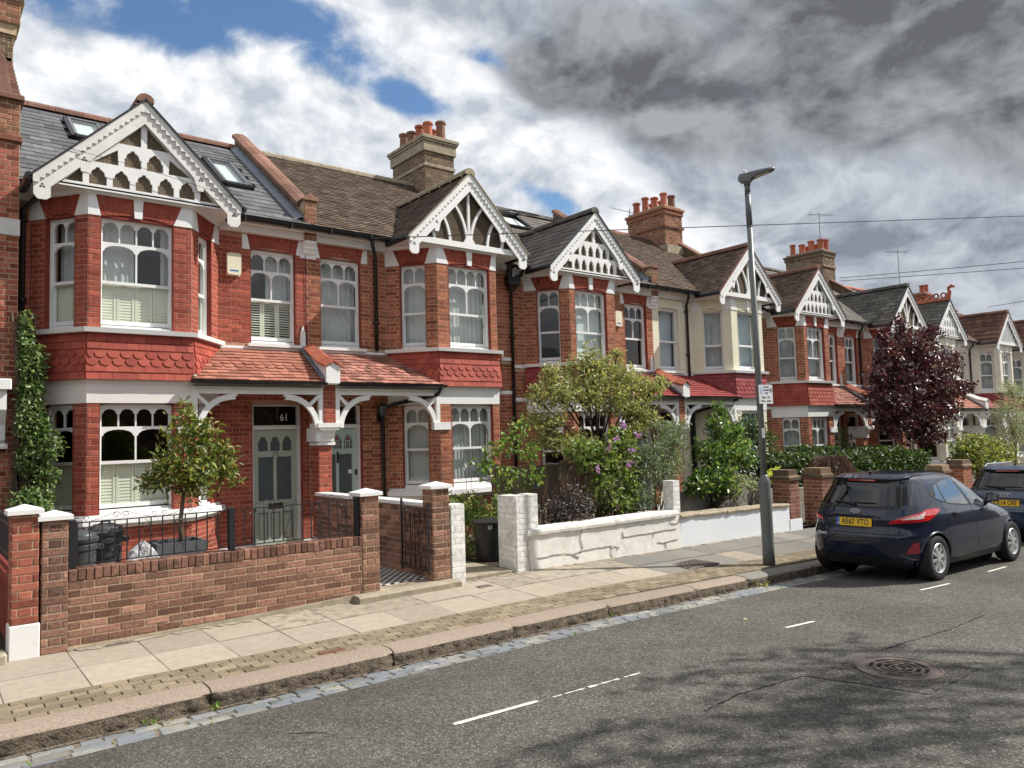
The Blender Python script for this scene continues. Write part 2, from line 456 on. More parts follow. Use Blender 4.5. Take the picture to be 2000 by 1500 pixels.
# car
mat('car_paint', (.004, .009, .027), None, rough=.35, nscale=300, namt=.2, spec=.12, coat=1.0)
mat('car_paint_blue', (.010, .030, .075), None, rough=.28, nscale=300, namt=.25, spec=.5, coat=1.0)
mat('car_roof_silver', (.62, .63, .64), None, rough=.3, metal=.5, coat=.5)
mat('car_trim', (.012, .012, .013), None, rough=.45, spec=.4)
mat('car_interior', (.02, .02, .022), None, rough=.8)
mat('rubber', (.022, .022, .022), None, rough=.75, nscale=30, namt=.2, bump=.4, bscale=120)
mat('alloy', (.62, .62, .63), None, rough=.35, metal=.55, nscale=8, namt=.1)
mat('lens_red', (.50, .008, .016), None, rough=.08, spec=.6, coat=1.0, nscale=40, namt=.2)
mat('lens_clear', (.62, .52, .50), None, rough=.15, spec=.6, coat=1.0, nscale=60, namt=.3)
mat('reflector_red', (.30, .01, .02), None, rough=.2, coat=1.0, nscale=150, namt=.3)
mat('plate_yellow', (.80, .50, .03), None, rough=.4)
mat('plate_blue', (.03, .16, .50), None, rough=.4)
mat('logo_blue', (.02, .05, .20), None, rough=.2, coat=1.0)
mat('bag_clear', (.62, .62, .64), None, rough=.22, spec=.6, nscale=9, namt=.5, bump=1.0, bscale=22, bdist=.03, trans=.3)
glass_mat('pane', (.94, .97, .96), 1.5)
glass_mat('car_glass', (.16, .19, .19), 1.55)
glass_mat('car_glass_side', (.30, .36, .36), 2.6)
leaf_mat('leaf_bay', (.055, .085, .018), (.165, .195, .042), (.20, .16, .05))
leaf_mat('leaf_climber', (.04, .08, .024), (.13, .185, .065), (.26, .31, .16), rough=.35)
leaf_mat('leaf_elaeagnus', (.13, .145, .055), (.27, .28, .12), (.34, .31, .15))
leaf_mat('leaf_rose', (.045, .10, .025), (.14, .22, .05), (.28, .30, .07))
leaf_mat('leaf_hibiscus', (.05, .09, .022), (.14, .19, .05), (.22, .24, .07))
leaf_mat('leaf_grey', (.055, .085, .045), (.15, .19, .115), (.28, .31, .24))
leaf_mat('leaf_camellia', (.030, .070, .018), (.10, .17, .045), (.24, .28, .10), rough=.3)
leaf_mat('leaf_hedge', (.015, .034, .010), (.046, .078, .021), (.09, .12, .04), rough=.4)
leaf_mat('leaf_shrub', (.05, .095, .022), (.15, .20, .05), (.28, .29, .09))
leaf_mat('leaf_purple', (.022, .016, .020), (.06, .042, .05), (.14, .12, .12), rough=.4)
leaf_mat('leaf_plum', (.030, .008, .013), (.085, .020, .030), (.16, .13, .14), rough=.35, trans=.2)
leaf_mat('leaf_yellow', (.36, .38, .06), (.52, .50, .12), None)
leaf_mat('leaf_yellowgreen', (.06, .09, .022), (.19, .21, .06), (.30, .28, .09))
leaf_mat('leaf_olive', (.12, .14, .09), (.26, .28, .20), (.34, .35, .27))
leaf_mat('leaf_grassy', (.12, .18, .05), (.26, .33, .12), None)
leaf_mat('leaf_weed', (.08, .14, .03), (.20, .26, .06), (.35, .30, .10))
# ------------------------------------------------------------------ mesh helpers
ORG = {}
def thing(name, label, cat, loc=(0, 0, 0), group=None, kind=None):
    o = bpy.data.objects.new(name, None)
    o.empty_display_size = .2
    COL.objects.link(o)
    o.location = loc
    o['label'] = label
    o['category'] = cat
    if group:
        o['group'] = group
    if kind:
        o['kind'] = kind
    ORG[o.name] = Vector(loc)
    return o

def V(*a):
    return Vector(a)

class MB:
    def __init__(s):
        s.v, s.f, s.r = [], [], []
    def add(s, vs, fs, r=None):
        o = len(s.v)
        s.v.extend(tuple(p) for p in vs)
        for f in fs:
            s.f.append(tuple(i + o for i in f))
        if r is None:
            r = random.random()
        s.r.extend([r] * len(fs))
        return s
    def hexa(s, p, r=None):          # 8 corners: bottom ring then top ring
        return s.add(p, [(3, 2, 1, 0), (4, 5, 6, 7), (0, 1, 5, 4), (1, 2, 6, 5), (2, 3, 7, 6), (3, 0, 4, 7)], r)
    def box(s, a, b, r=None):
        x0, y0, z0 = a
        x1, y1, z1 = b
        return s.hexa([(x0, y0, z0), (x1, y0, z0), (x1, y1, z0), (x0, y1, z0), (x0, y0, z1), (x1, y0, z1), (x1, y1, z1), (x0, y1, z1)], r)
    def bbox(s, a, b, bev=.01, r=None):   # box with bevelled vertical and top edges
        x0, y0, z0 = a
        x1, y1, z1 = b
        e = bev
        lo = [(x0 + e, y0), (x1 - e, y0), (x1, y0 + e), (x1, y1 - e), (x1 - e, y1), (x0 + e, y1), (x0, y1 - e), (x0, y0 + e)]
        hi = [(x0 + 2 * e, y0 + e), (x1 - 2 * e, y0 + e), (x1 - e, y0 + 2 * e), (x1 - e, y1 - 2 * e), (x1 - 2 * e, y1 - e), (x0 + 2 * e, y1 - e), (x0 + e, y1 - 2 * e), (x0 + e, y0 + 2 * e)]
        vs = [(x, y, z0) for x, y in lo] + [(x, y, z1 - e) for x, y in lo] + [(x, y, z1) for x, y in hi]
        fs = [tuple(range(7, -1, -1)), tuple(range(16, 24))]
        for k in range(8):
            j = (k + 1) % 8
            fs += [(k, j, 8 + j, 8 + k), (8 + k, 8 + j, 16 + j, 16 + k)]
        return s.add(vs, fs, r)
    def fbox(s, F, a0, a1, z0, z1, e0, e1, r=None):     # box in a wall frame (along, height, outward)
        return s.hexa([F(a0, z0, e1), F(a1, z0, e1), F(a1, z0, e0), F(a0, z0, e0), F(a0, z1, e1), F(a1, z1, e1), F(a1, z1, e0), F(a0, z1, e0)], r)
    def quad(s, a, b, c, d, r=None):
        return s.add([a, b, c, d], [(0, 1, 2, 3)], r)
    def poly(s, pts, r=None):
        return s.add(pts, [tuple(range(len(pts)))], r)
    def prism(s, pts, ext, r=None):      # polygon (3D, convex or ngon) extruded along ext
        n = len(pts)
        e = Vector(ext)
        a = [Vector(p) for p in pts]
        vs = a + [p + e for p in a]
        fs = [tuple(range(n - 1, -1, -1)), tuple(range(n, 2 * n))]
        fs += [(i, (i + 1) % n, n + (i + 1) % n, n + i) for i in range(n)]
        return s.add(vs, fs, r)
    def plate(s, F, outer, holes, e0, e1, r=None):      # flat board with holes, in frame F(a,z,e), front at e1
        loops = [outer] + list(holes)
        tri = tessellate_polygon([[Vector((p[0], p[1], 0)) for p in lp] for lp in loops])
        flat = [p for lp in loops for p in lp]
        n = len(flat)
        vs = [F(p[0], p[1], e1) for p in flat] + [F(p[0], p[1], e0) for p in flat]
        fs = [tuple(t) for t in tri] + [tuple(n + i for i in reversed(t)) for t in tri]
        o = 0
        for lp in loops:
            m = len(lp)
            for i in range(m):
                j = (i + 1) % m
                fs.append((o + i, o + j, n + o + j, n + o + i))
            o += m
        return s.add(vs, fs, r)
    def tube(s, path, rad, n=6, r=None, caps=True):
        path = [Vector(p) for p in path]
        m = len(path)
        if isinstance(rad, (int, float)):
            rad = [rad] * m
        vs, fs = [], []
        up = None
        for i, p in enumerate(path):
            t = (path[min(i + 1, m - 1)] - path[max(i - 1, 0)])
            if t.length < 1e-9:
                t = Vector((0, 0, 1))
            t.normalize()
            if up is None:
                up = t.orthogonal().normalized()
            else:
                up = (up - t * up.dot(t))
                if up.length < 1e-6:
                    up = t.orthogonal()
                up.normalize()
            w = t.cross(up)
            for k in range(n):
                a = 2 * pi * k / n
                vs.append(p + (up * math.cos(a) + w * math.sin(a)) * rad[i])
        for i in range(m - 1):
            for k in range(n):
                j = (k + 1) % n
                fs.append((i * n + k, i * n + j, (i + 1) * n + j, (i + 1) * n + k))
        if caps:
            fs.append(tuple(range(n - 1, -1, -1)))
            fs.append(tuple((m - 1) * n + k for k in range(n)))
        return s.add(vs, fs, r)
    def lathe(s, c, prof, n=20, r=None, caps=True):     # profile of (radius, z)
        c = Vector(c)
        vs, fs = [], []
        for (ra, z) in prof:
            for k in range(n):
                a = 2 * pi * k / n
                vs.append((c.x + ra * math.cos(a), c.y + ra * math.sin(a), c.z + z))
        m = len(prof)
        for i in range(m - 1):
            for k in range(n):
                j = (k + 1) % n
                fs.append((i * n + k, i * n + j, (i + 1) * n + j, (i + 1) * n + k))
        if caps:
            fs.append(tuple(range(n - 1, -1, -1)))
            fs.append(tuple((m - 1) * n + k for k in range(n)))
        return s.add(vs, fs, r)
    def grid(s, rows, closed=False, r=None):
        m, n = len(rows), len(rows[0])
        vs = [p for row in rows for p in row]
        fs = []
        for i in range(m - 1):
            for k in range(n - (0 if closed else 1)):
                j = (k + 1) % n
                fs.append((i * n + k, i * n + j, (i + 1) * n + j, (i + 1) * n + k))
        return s.add(vs, fs, r)
    def build(s, name, material, parent=None, kind=None, label=None, smooth=False, group=None, cat=None, loc=None):
        if not s.v:
            return None
        me = bpy.data.meshes.new(name)
        org = ORG[parent.name] if parent is not None else Vector(loc or (0, 0, 0))
        va = np.array(s.v, dtype=np.float64) - np.array(org)
        me.from_pydata([tuple(p) for p in va.tolist()], [], s.f)
        at = me.attributes.new('rnd', 'FLOAT', 'FACE')
        at.data.foreach_set('value', np.array(s.r, dtype=np.float32))
        fix_normals(me)
        if smooth:
            me.polygons.foreach_set('use_smooth', np.ones(len(me.polygons), dtype=bool))
        me.materials.append(MATS[material] if isinstance(material, str) else material)
        return link(name, me, parent, kind, label, group, cat, org if parent is None else None)

def fix_normals(me):
    import bmesh
    bm = bmesh.new()
    bm.from_mesh(me)
    bmesh.ops.recalc_face_normals(bm, faces=bm.faces)
    bm.to_mesh(me)
    bm.free()
    me.update()

def link(name, me, parent=None, kind=None, label=None, group=None, cat=None, loc=None):
    o = bpy.data.objects.new(name, me)
    COL.objects.link(o)
    if parent is not None:
        o.parent = parent
        ORG[o.name] = ORG[parent.name]
    else:
        o.location = loc or (0, 0, 0)
        ORG[o.name] = Vector(loc or (0, 0, 0))
    if kind:
        o['kind'] = kind
    if label:
        o['label'] = label
    if group:
        o['group'] = group
    if cat:
        o['category'] = cat
    return o

def smooth_by_angle(o, deg=35):
    me = o.data
    me.polygons.foreach_set('use_smooth', np.ones(len(me.polygons), dtype=bool))
    try:
        me.set_sharp_from_angle(angle=math.radians(deg))
    except Exception:
        pass

def solid(name, parent, material, fn, smooth=False, label=None, kind=None):
    m = MB()
    fn(m)
    return m.build(name, material, parent, smooth=smooth, label=label, kind=kind)

# pieces that share a mesh, placed by an orthonormal frame
PIECE = {}
def piece_mesh(key, fn, material):
    if key not in PIECE:
        m = MB()
        fn(m)
        me = bpy.data.meshes.new(key[0] if isinstance(key, tuple) else key)
        me.from_pydata([tuple(p) for p in m.v], [], m.f)
        fix_normals(me)
        me.materials.append(MATS[material])
        PIECE[key] = me
    return PIECE[key]
def put_piece(name, me, parent, org, ax, ay, az):
    o = bpy.data.objects.new(name, me)
    COL.objects.link(o)
    o.parent = parent
    q = Vector(org) - ORG[parent.name]
    mt = Matrix.Identity(4)
    for i in range(3):
        mt[i][0], mt[i][1], mt[i][2], mt[i][3] = ax[i], ay[i], az[i], q[i]
    o.matrix_basis = mt
    ORG[o.name] = Vector(org)
    return o

def text_mesh(name, body, size, material, parent, org, ax, az, depth=.002, align='CENTER', space=1.0, sx=1.0, bold=0.0, shear=0.0):
    cu = bpy.data.curves.new(name, 'FONT')
    cu.body = body
    cu.size = size
    cu.align_x = align
    cu.align_y = 'CENTER'
    cu.extrude = depth
    cu.offset = bold
    cu.space_character = space
    cu.shear = shear
    cu.resolution_u = 3
    tmp = bpy.data.objects.new('tmp_text', cu)
    COL.objects.link(tmp)
    dg = bpy.context.evaluated_depsgraph_get()
    dg.update()
    me = bpy.data.meshes.new_from_object(tmp.evaluated_get(dg))
    bpy.data.objects.remove(tmp, do_unlink=True)
    me.name = name
    ax, az = Vector(ax).normalized(), Vector(az).normalized()
    ny = ax.cross(az)
    q = Vector(org) - ORG[parent.name]
    co = np.zeros(len(me.vertices) * 3)
    me.vertices.foreach_get('co', co)
    co = co.reshape(-1, 3)
    w = np.outer(co[:, 0] * sx, np.array(ax)) + np.outer(co[:, 1], np.array(az)) + np.outer(co[:, 2], np.array(ny)) + np.array(q)
    me.vertices.foreach_set('co', w.ravel())
    me.materials.clear()
    me.materials.append(MATS[material])
    me.update()
    return link(name, me, parent)

def frame(A, B, z0=0.0):
    """wall frame between plan points A and B (A has the smaller x): F(a, z, e), e outward to the street side"""
    A, B = Vector((A[0], A[1], 0)), Vector((B[0], B[1], 0))
    L = (B - A).length
    d = (B - A) / L
    n = Vector((d.y, -d.x, 0))
    def F(a, z, e=0.0):
        return Vector((A.x + d.x * a + n.x * e, A.y + d.y * a + n.y * e, z0 + z))
    F.A, F.d, F.n, F.L, F.z0 = A, d, n, L, z0
    return F

def score(p, n, area):
    v = CAMP - p
    d = v.length
    return area * max(0.0, v.dot(n) / d) / (d * d)

# ---- bricks -------------------------------------------------------------------
def brick_fn(w, h, dep, seed):
    def fn(m):
        rr = random.Random(seed)
        j = lambda s: rr.uniform(-s, s)
        e = .006
        y = -.006
        x0, x1, z0, z1 = -w / 2, w / 2, -h / 2, h / 2
        back = [(x0, dep, z0), (x1, dep, z0), (x1, dep, z1), (x0, dep, z1)]
        mid = [(x0 + j(.002), y + e, z0 + j(.0015)), (x1 + j(.002), y + e, z0 + j(.0015)), (x1 + j(.002), y + e, z1 + j(.0015)), (x0 + j(.002), y + e, z1 + j(.0015))]
        fr = [(x0 + e, y + j(.0015), z0 + e), (x1 - e, y + j(.0015), z0 + e), (x1 - e, y + j(.0015), z1 - e), (x0 + e, y + j(.0015), z1 - e)]
        fs = [(8, 9, 10, 11)]
        for k in range(4):
            n = (k + 1) % 4
            fs += [(k, n, 4 + n, 4 + k), (4 + k, 4 + n, 8 + n, 8 + k)]
        m.add(back + mid + fr, fs)
    return fn

def courses(F, z0, z1, spans, ch=.075, joint=.009, bond='flemish', phase=0, zgrid=0.0):
    """bricks for a wall strip; spans(z) -> list of (a0, a1) solid intervals. yields (a, z, w, h)"""
    out = []
    k0 = int(round((z0 - zgrid) / ch))
    k = 0
    z = z0
    while z < z1 - .02:
        h = min(ch, z1 - z)
        row = k0 + k + phase
        for (a0, a1) in spans(z + h / 2):
            if a1 - a0 < .03:
                continue
            if bond == 'flemish':
                seq = [.225, .1125]
                x = a0 - (0 if row % 2 == 0 else .169)
            else:
                seq = [.225]
                x = a0 - (0 if row % 2 == 0 else .1125)
            i = 0 if (row % 2 == 0 or bond != 'flemish') else 0
            while x < a1 - .01:
                w = seq[i % len(seq)]
                i += 1
                b0, b1 = max(x, a0), min(x + w, a1)
                if b1 - b0 > .028:
                    if a1 - b1 < .035:
                        b1 = a1
                        x = a1
                    out.append(((b0 + b1) / 2, z + h / 2, b1 - b0 - joint, h - joint))
                x += w
        z += ch
        k += 1
    return out

def lay_bricks(lists, parent, material, limit=300, name='brick', stuff='brickwork', dep=.012, off=None):
    """lists: [(F, [(a,z,w,h)...])] -> the largest-looking as objects, the rest as one stuff part"""
    off = (-.0045 if material in ('white_brick', 'cream_paint') else 0.0) if off is None else off
    al = []
    for F, bs in lists:
        for b in bs:
            p = F(b[0], b[1])
            al.append((score(p, F.n, b[2] * b[3]), F, b))
    al.sort(key=lambda t: -t[0])
    rest = MB()
    for i, (sc, F, (a, z, w, h)) in enumerate(al):
        if i < limit and sc > 0:
            wq, hq = round(w * 100) / 100, round(h * 200) / 200
            if abs(wq - .216) < .012:
                wq = .216
            sd = random.randint(0, 3)
            me = piece_mesh((name, material, wq, hq, sd), brick_fn(w if wq != .216 else .216, h, dep, sd), material)
            put_piece(name, me, parent, F(a, z, off + random.uniform(-.0015, .0015)), F.d, -F.n, Vector((0, 0, 1)))
        else:
            e1 = .005 + off
            x0, x1, zz0, zz1 = a - w / 2, a + w / 2, z - h / 2, z + h / 2
            q = .004
            vs = [F(x0, zz0, -.003 + off), F(x1, zz0, -.003 + off), F(x1, zz1, -.003 + off), F(x0, zz1, -.003 + off),
                  F(x0 + q, zz0 + q, e1), F(x1 - q, zz0 + q, e1), F(x1 - q, zz1 - q, e1), F(x0 + q, zz1 - q, e1)]
            rest.add(vs, [(4, 5, 6, 7), (0, 1, 5, 4), (1, 2, 6, 5), (2, 3, 7, 6), (3, 0, 4, 7)])
    if rest.v:
        rest.build(stuff, material, parent, kind='stuff')

def minus(a0, a1, holes):
    r = [(a0, a1)]
    for (h0, h1) in holes:
        q = []
        for (x0, x1) in r:
            if h1 <= x0 or h0 >= x1:
                q.append((x0, x1))
            else:
                if h0 > x0:
                    q.append((x0, h0))
                if h1 < x1:
                    q.append((h1, x1))
        r = q
    return r

def wall_with_holes(m, F, a0, a1, z0, z1, holes, th=.22, e=0.0):
    """substrate slab with rectangular openings (a0,a1,z0,z1)"""
    m.plate(F, [(a0, z0), (a1, z0), (a1, z1), (a0, z1)], [[(h[0], h[2]), (h[1], h[2]), (h[1], h[3]), (h[0], h[3])] for h in holes], e - th, e)

# ---- tiled slopes ---------------------------------------------------------------
def slope_tiles(parent, material, O, d, s, rows, gauge, tw, ext, th=.012, limit=0, name='roof_tile', stuff='roof_tiles', lift=.016, shape=None, jit=.004, skip=None, over=.03):
    """tiles on a slope: O eave origin, d along, s up-slope (unit), n = outward; ext(t)->(a0,a1) at slope distance t"""
    d, s, O = Vector(d).normalized(), Vector(s).normalized(), Vector(O)
    n = d.cross(s)
    if n.z < 0 or (abs(n.z) < 1e-6 and n.y > 0):
        n = -n
    al = []
    for k in range(rows):
        t = k * gauge
        ex = ext(t + gauge * .5)
        if ex is None:
            continue
        a0, a1 = ex
        x = a0 - (tw / 2 if k % 2 else 0) - 1e-6
        while x < a1:
            b0, b1 = max(x, a0), min(x + tw, a1)
            if b1 - b0 > .02 and not (skip and skip((b0 + b1) / 2, t + gauge / 2)):
                p = O + d * ((b0 + b1) / 2) + s * t
                al.append((score(p, n, (b1 - b0) * gauge), p, b1 - b0, k, abs(b1 - b0 - tw) < .004))
            x += tw
    al.sort(key=lambda q: -q[0])
    tl = gauge + over
    ang = math.atan2(lift, tl)
    s2 = (s * math.cos(ang) - n * math.sin(ang))
    n2 = (n * math.cos(ang) + s * math.sin(ang))
    rest = MB()
    for i, (sc, p, w, k, full) in enumerate(al):
        fish = shape and shape(k)
        g = .004
        j = random.uniform(0, jit)
        org = p + n * (lift + j) + s * random.uniform(-jit, jit)
        if i < limit and sc > 0:
            wq = tw if full else round(w, 2)
            me = piece_mesh((name, material, wq, round(gauge, 3), bool(fish), tw), tile_fn(w, tl, th, g, fish), material)
            rot = random.uniform(-.006, .006)
            put_piece(name, me, parent, org, d * math.cos(rot) + s2 * math.sin(rot), s2 * math.cos(rot) - d * math.sin(rot), n2)
        else:
            if fish:
                mm = MB()
                tile_fn(w, tl, th, g, fish)(mm)
                rest.add([org + d * v[0] + s2 * v[1] + n2 * v[2] for v in mm.v], mm.f)
            else:
                q = [(-w / 2 + g / 2, 0), (w / 2 - g / 2, 0), (w / 2 - g / 2, tl), (-w / 2 + g / 2, tl)]
                vs = [org + d * a + s2 * b for a, b in q] + [org + d * a + s2 * b - n2 * th for a, b in q[:2]]
                rest.add(vs, [(0, 1, 2, 3), (4, 5, 1, 0)])
    if rest.v:
        rest.build(stuff if limit or stuff else name, material, parent, kind='stuff')

def tile_fn(w, tl, th, g, fish):
    def fn(m):
        a = w / 2 - g / 2
        if fish:
            r = a
            dp = min(.075, tl * .6)
            low = [(-a, dp * .75), (-a * .93, dp * .55)] + [(math.cos(pi + pi * t / 8) * r * .90, dp * .55 + math.sin(pi + pi * t / 8) * dp * .80) for t in range(0, 9)] + [(a * .93, dp * .55), (a, dp * .75)]
            pts = low + [(a, tl), (-a, tl)]
        else:
            pts = [(-a, 0), (a, 0), (a, tl), (-a, tl)]
        m.prism([(x, y, -th) for x, y in pts], (0, 0, th))
    return fn

# ---- foliage --------------------------------------------------------------------
def leaf_mesh(name, pts, size, material, parent=None, aspect=2.2, droop=.3, up=.4, kind=None, label=None, fold=.25, six=True, out_c=None, cat=None, loc=None, spread=1.0, group=None):
    """one mesh of leaf-shaped faces at pts (N,3)"""
    n = len(pts)
    org = np.array(ORG[parent.name]) if parent is not None else np.array(loc or (0, 0, 0))
    pts = np.asarray(pts) - org
    a = rs.normal(size=(n, 3)) * spread
    if out_c is not None:
        oc = pts + org - np.asarray(out_c)
        oc /= np.linalg.norm(oc, axis=1, keepdims=True) + 1e-6
        a += oc * .9
    a[:, 2] -= droop
    a /= np.linalg.norm(a, axis=1, keepdims=True)
    nn = rs.normal(size=(n, 3)) * .7
    nn[:, 2] += up + .6
    nn[:, 1] -= up * .6
    nn -= a * (nn * a).sum(1, keepdims=True)
    nn /= np.linalg.norm(nn, axis=1, keepdims=True)
    b = np.cross(nn, a)
    L = size * rs.uniform(.6, 1.35, (n, 1))
    W = L / aspect
    if six:
        vs = np.stack([pts, pts + a * L * .35 + b * W * .5 + nn * W * fold, pts + a * L * .75 + b * W * .38 + nn * W * fold * .6 - nn * L * .04,
                       pts + a * L - nn * L * .14, pts + a * L * .75 - b * W * .38 + nn * W * fold * .6 - nn * L * .04, pts + a * L * .35 - b * W * .5 + nn * W * fold], 1).reshape(-1, 3)
        base = np.arange(n)[:, None] * 6
        fs = np.concatenate([base + np.array([[0, 1, 2, 3]]), base + np.array([[0, 3, 4, 5]])], 1).reshape(-1, 4)
        per = 2
    else:
        vs = np.stack([pts, pts + a * L * .5 + b * W * .5 + nn * W * fold, pts + a * L, pts + a * L * .5 - b * W * .5 + nn * W * fold], 1).reshape(-1, 3)
        fs = np.arange(n)[:, None] * 4 + np.array([[0, 1, 2, 3]])
        per = 1
    me = bpy.data.meshes.new(name)
    me.vertices.add(len(vs))
    me.vertices.foreach_set('co', vs.ravel().astype(np.float32))
    nf = len(fs)
    me.loops.add(nf * 4)
    me.loops.foreach_set('vertex_index', fs.ravel().astype(np.int32))
    me.polygons.add(nf)
    me.polygons.foreach_set('loop_start', (np.arange(nf) * 4).astype(np.int32))
    me.update(calc_edges=True)
    at = me.attributes.new('rnd', 'FLOAT', 'FACE')
    at.data.foreach_set('value', np.repeat(rs.uniform(0, 1, n), per).astype(np.float32))
    me.materials.append(MATS[material])
    return link(name, me, parent, kind, label, group, cat, Vector(org.tolist()) if parent is None else None)

def ball(c, r, n, fill=.55):
    """points mostly near the outside of an ellipsoid"""
    d = rs.normal(size=(n, 3))
    d /= np.linalg.norm(d, axis=1, keepdims=True)
    rad = rs.uniform(fill, 1.0, (n, 1)) ** .7
    return np.asarray(c) + d * rad * np.asarray(r)

def plant(name, label, cat, base, clumps, nleaf, size, material, stem='bark', stem_r=.02, trunk=None, aspect=2.2, group=None, droop=.3, twigs=True, fill=.35, six=True, up=.4, twig_r=.004, spread=1.0):
    """clumps: list of (cx,cy,cz, rx,ry,rz); leaves shared out by clump volume, limbs run from the base (or trunk top) to each clump"""
    t = thing(name, label, cat, base, group)
    m = MB()
    b = Vector(base)
    top = Vector(trunk) if trunk is not None else b
    if trunk is not None:
        mid = (b + top) / 2 + Vector((random.uniform(-.03, .03), random.uniform(-.03, .03), 0))
        m.tube([b, mid, top], [stem_r * 1.25, stem_r, stem_r * .85], 8)
    wts = np.array([c[3] * c[4] * c[5] for c in clumps]) ** .72
    wts /= wts.sum()
    allp = []
    for c, w in zip(clumps, wts):
        cc = Vector(c[:3])
        k = max(8, int(nleaf * w))
        sub = max(3, int(4 + 6 * w * len(clumps)))
        ctr = ball(c[:3], np.array(c[3:6]) * .74, sub, .25)
        own = rs.randint(0, sub, k)
        p1 = ctr[own] + rs.normal(size=(k, 3)) * np.array(c[3:6]) * .24
        n2 = k // 3
        p1[:n2] = ball(c[:3], c[3:6], n2, fill)
        allp.append(p1)
        start = top if trunk is not None else b + Vector((random.uniform(-.08, .08), random.uniform(-.05, .05), 0))
        bend = start.lerp(cc, .5) + Vector((random.uniform(-.1, .1), random.uniform(-.1, .1), random.uniform(-.02, .08))) * (cc - start).length * .6
        r0 = stem_r * (.55 if trunk is not None else .8)
        m.tube([start, bend, cc], [r0, r0 * .7, r0 * .4], 6)
        if twigs:
            for q in ctr[:7]:
                q = Vector(q)
                m.tube([bend.lerp(cc, random.uniform(.3, 1)), cc.lerp(q, .6) + Vector((0, 0, .02)), q], [r0 * .35, r0 * .25, twig_r * .6], 4, caps=False)
    m.build('trunk' if trunk is not None else 'stem', stem, t, smooth=True)
    P = np.concatenate(allp)
    leaf_mesh('crown' if trunk is not None else 'foliage', P, size, material, t, aspect, droop, up, kind='stuff', six=six, spread=spread)
    return t
BAYLINES = [(1.53, 2.27, -3.785, -3.825, .052), (2.41, 3.35, -3.84, -3.885, .040, True), (5.60, 6.08, -3.85, -3.885, .05), (8.73, 9.49, -3.83, -3.875, .05), (10.83, 11.5, -3.868, -3.878, .05), (13.2, 13.9, -3.87, -3.88, .05)]
PATCH = [(4.176, -4.89), (5.346, -4.945), (5.315, -5.767), (4.381, -5.755)]
MANHOLE = (4.865, -5.325, .33)
SERVICE = (7.73, -.97)
# ------------------------------------------------------------------ ground levels
def lerp_tab(x, xs, ys):
    return float(np.interp(x, xs, ys))
_KX = [-12, -2, 0, 2, 5, 9.4, 15, 25, 40, 90, 400]
_KZ = [.06, -.03, -.045, -.06, -.09, -.21, -.31, -.50, -.80, -1.75, -4.5]
_FX = [-12, 0, 3, 5.4, 8.7, 12.3, 18, 25, 40, 90, 400]
_FZ = [.10, .0, .0, .0, -.06, -.12, -.28, -.45, -.75, -1.70, -4.4]
def zk(x):
    return lerp_tab(x, _KX, _KZ)
def zf(x):
    return lerp_tab(x, _FX, _FZ)
def zp(x, y):
    t = min(1, max(0, (y + 1.98) / 1.98))
    return zk(x) + (zf(x) - zk(x)) * t
def zr(x, y):
    d = max(0, -2.0 - y)
    d = min(d, 4.4)
    return zk(x) - .15 + .07 * d - .008 * d * d

def sheet(name, xs, ys, zfn, material, kind='structure', parent=None):
    m = MB()
    m.grid([[(x, y, zfn(x, y)) for y in ys] for x in xs])
    return m.build(name, material, parent, kind=kind, smooth=True)

sheet('ground', [-300, -60, -12, 0, 10, 20, 40, 90, 400, 900], [-500, -60, -16, 0, 8, 30, 100, 900], lambda x, y: zk(max(-12, min(x, 400))) - .45, 'ground_far')
sheet('road', list(np.arange(-12, 40, .5)) + list(np.arange(40, 120, 4)), [-15, -12, -9, -8, -7, -6.4, -6, -5.5, -5, -4.5, -4, -3.5, -3, -2.7, -2.36], zr, 'asphalt')
sheet('garden_ground', list(np.arange(-6, 60, 1.0)), [.12, 1.5, 3.0, 4.6, 9], lambda x, y: zf(x) + .035, 'soil')

# ------------------------------------------------------------------ pavement
pv = sheet('pavement', list(np.arange(-6, 60, .5)), [-1.74, -1.23, -.6, .14], lambda x, y: zp(x, y) - .014, 'joint_dark')
def flat_fn(w, l, th, bev, seed=0):
    def fn(m):
        q = random.Random(seed)
        x, y, b = w / 2, l / 2, bev
        jt = [q.uniform(-.002, .002) for _ in range(4)]
        m.add([(-x, -y, -th), (x, -y, -th), (x, y, -th), (-x, y, -th), (-x, -y, -b), (x, -y, -b), (x, y, -b), (-x, y, -b),
               (-x + b, -y + b, jt[0]), (x - b, -y + b, jt[1]), (x - b, y - b, jt[2]), (-x + b, y - b, jt[3])],
              [(8, 9, 10, 11), (0, 1, 5, 4), (1, 2, 6, 5), (2, 3, 7, 6), (3, 0, 4, 7), (4, 5, 9, 8), (5, 6, 10, 9), (6, 7, 11, 10), (7, 4, 8, 11)])
    return fn
def ground_piece(name, parent, x, y, w, l, th, bev, material, zfn, seed=0, dz=0.0, yaw=0.0):
    me = piece_mesh((name, material, round(w, 3), round(l, 3), seed), flat_fn(w, l, th, bev, seed), material)
    sx = (zfn(x + .2, y) - zfn(x - .2, y)) / .4
    sy = (zfn(x, y + .1) - zfn(x, y - .1)) / .2
    c, s = math.cos(yaw), math.sin(yaw)
    ax = Vector((c, s, sx * c + sy * s)).normalized()
    ay = Vector((-s, c, -sx * s + sy * c))
    ay = (ay - ax * ay.dot(ax)).normalized()
    return put_piece(name, me, parent, (x, y, zfn(x, y) + dz), ax, ay, ax.cross(ay))

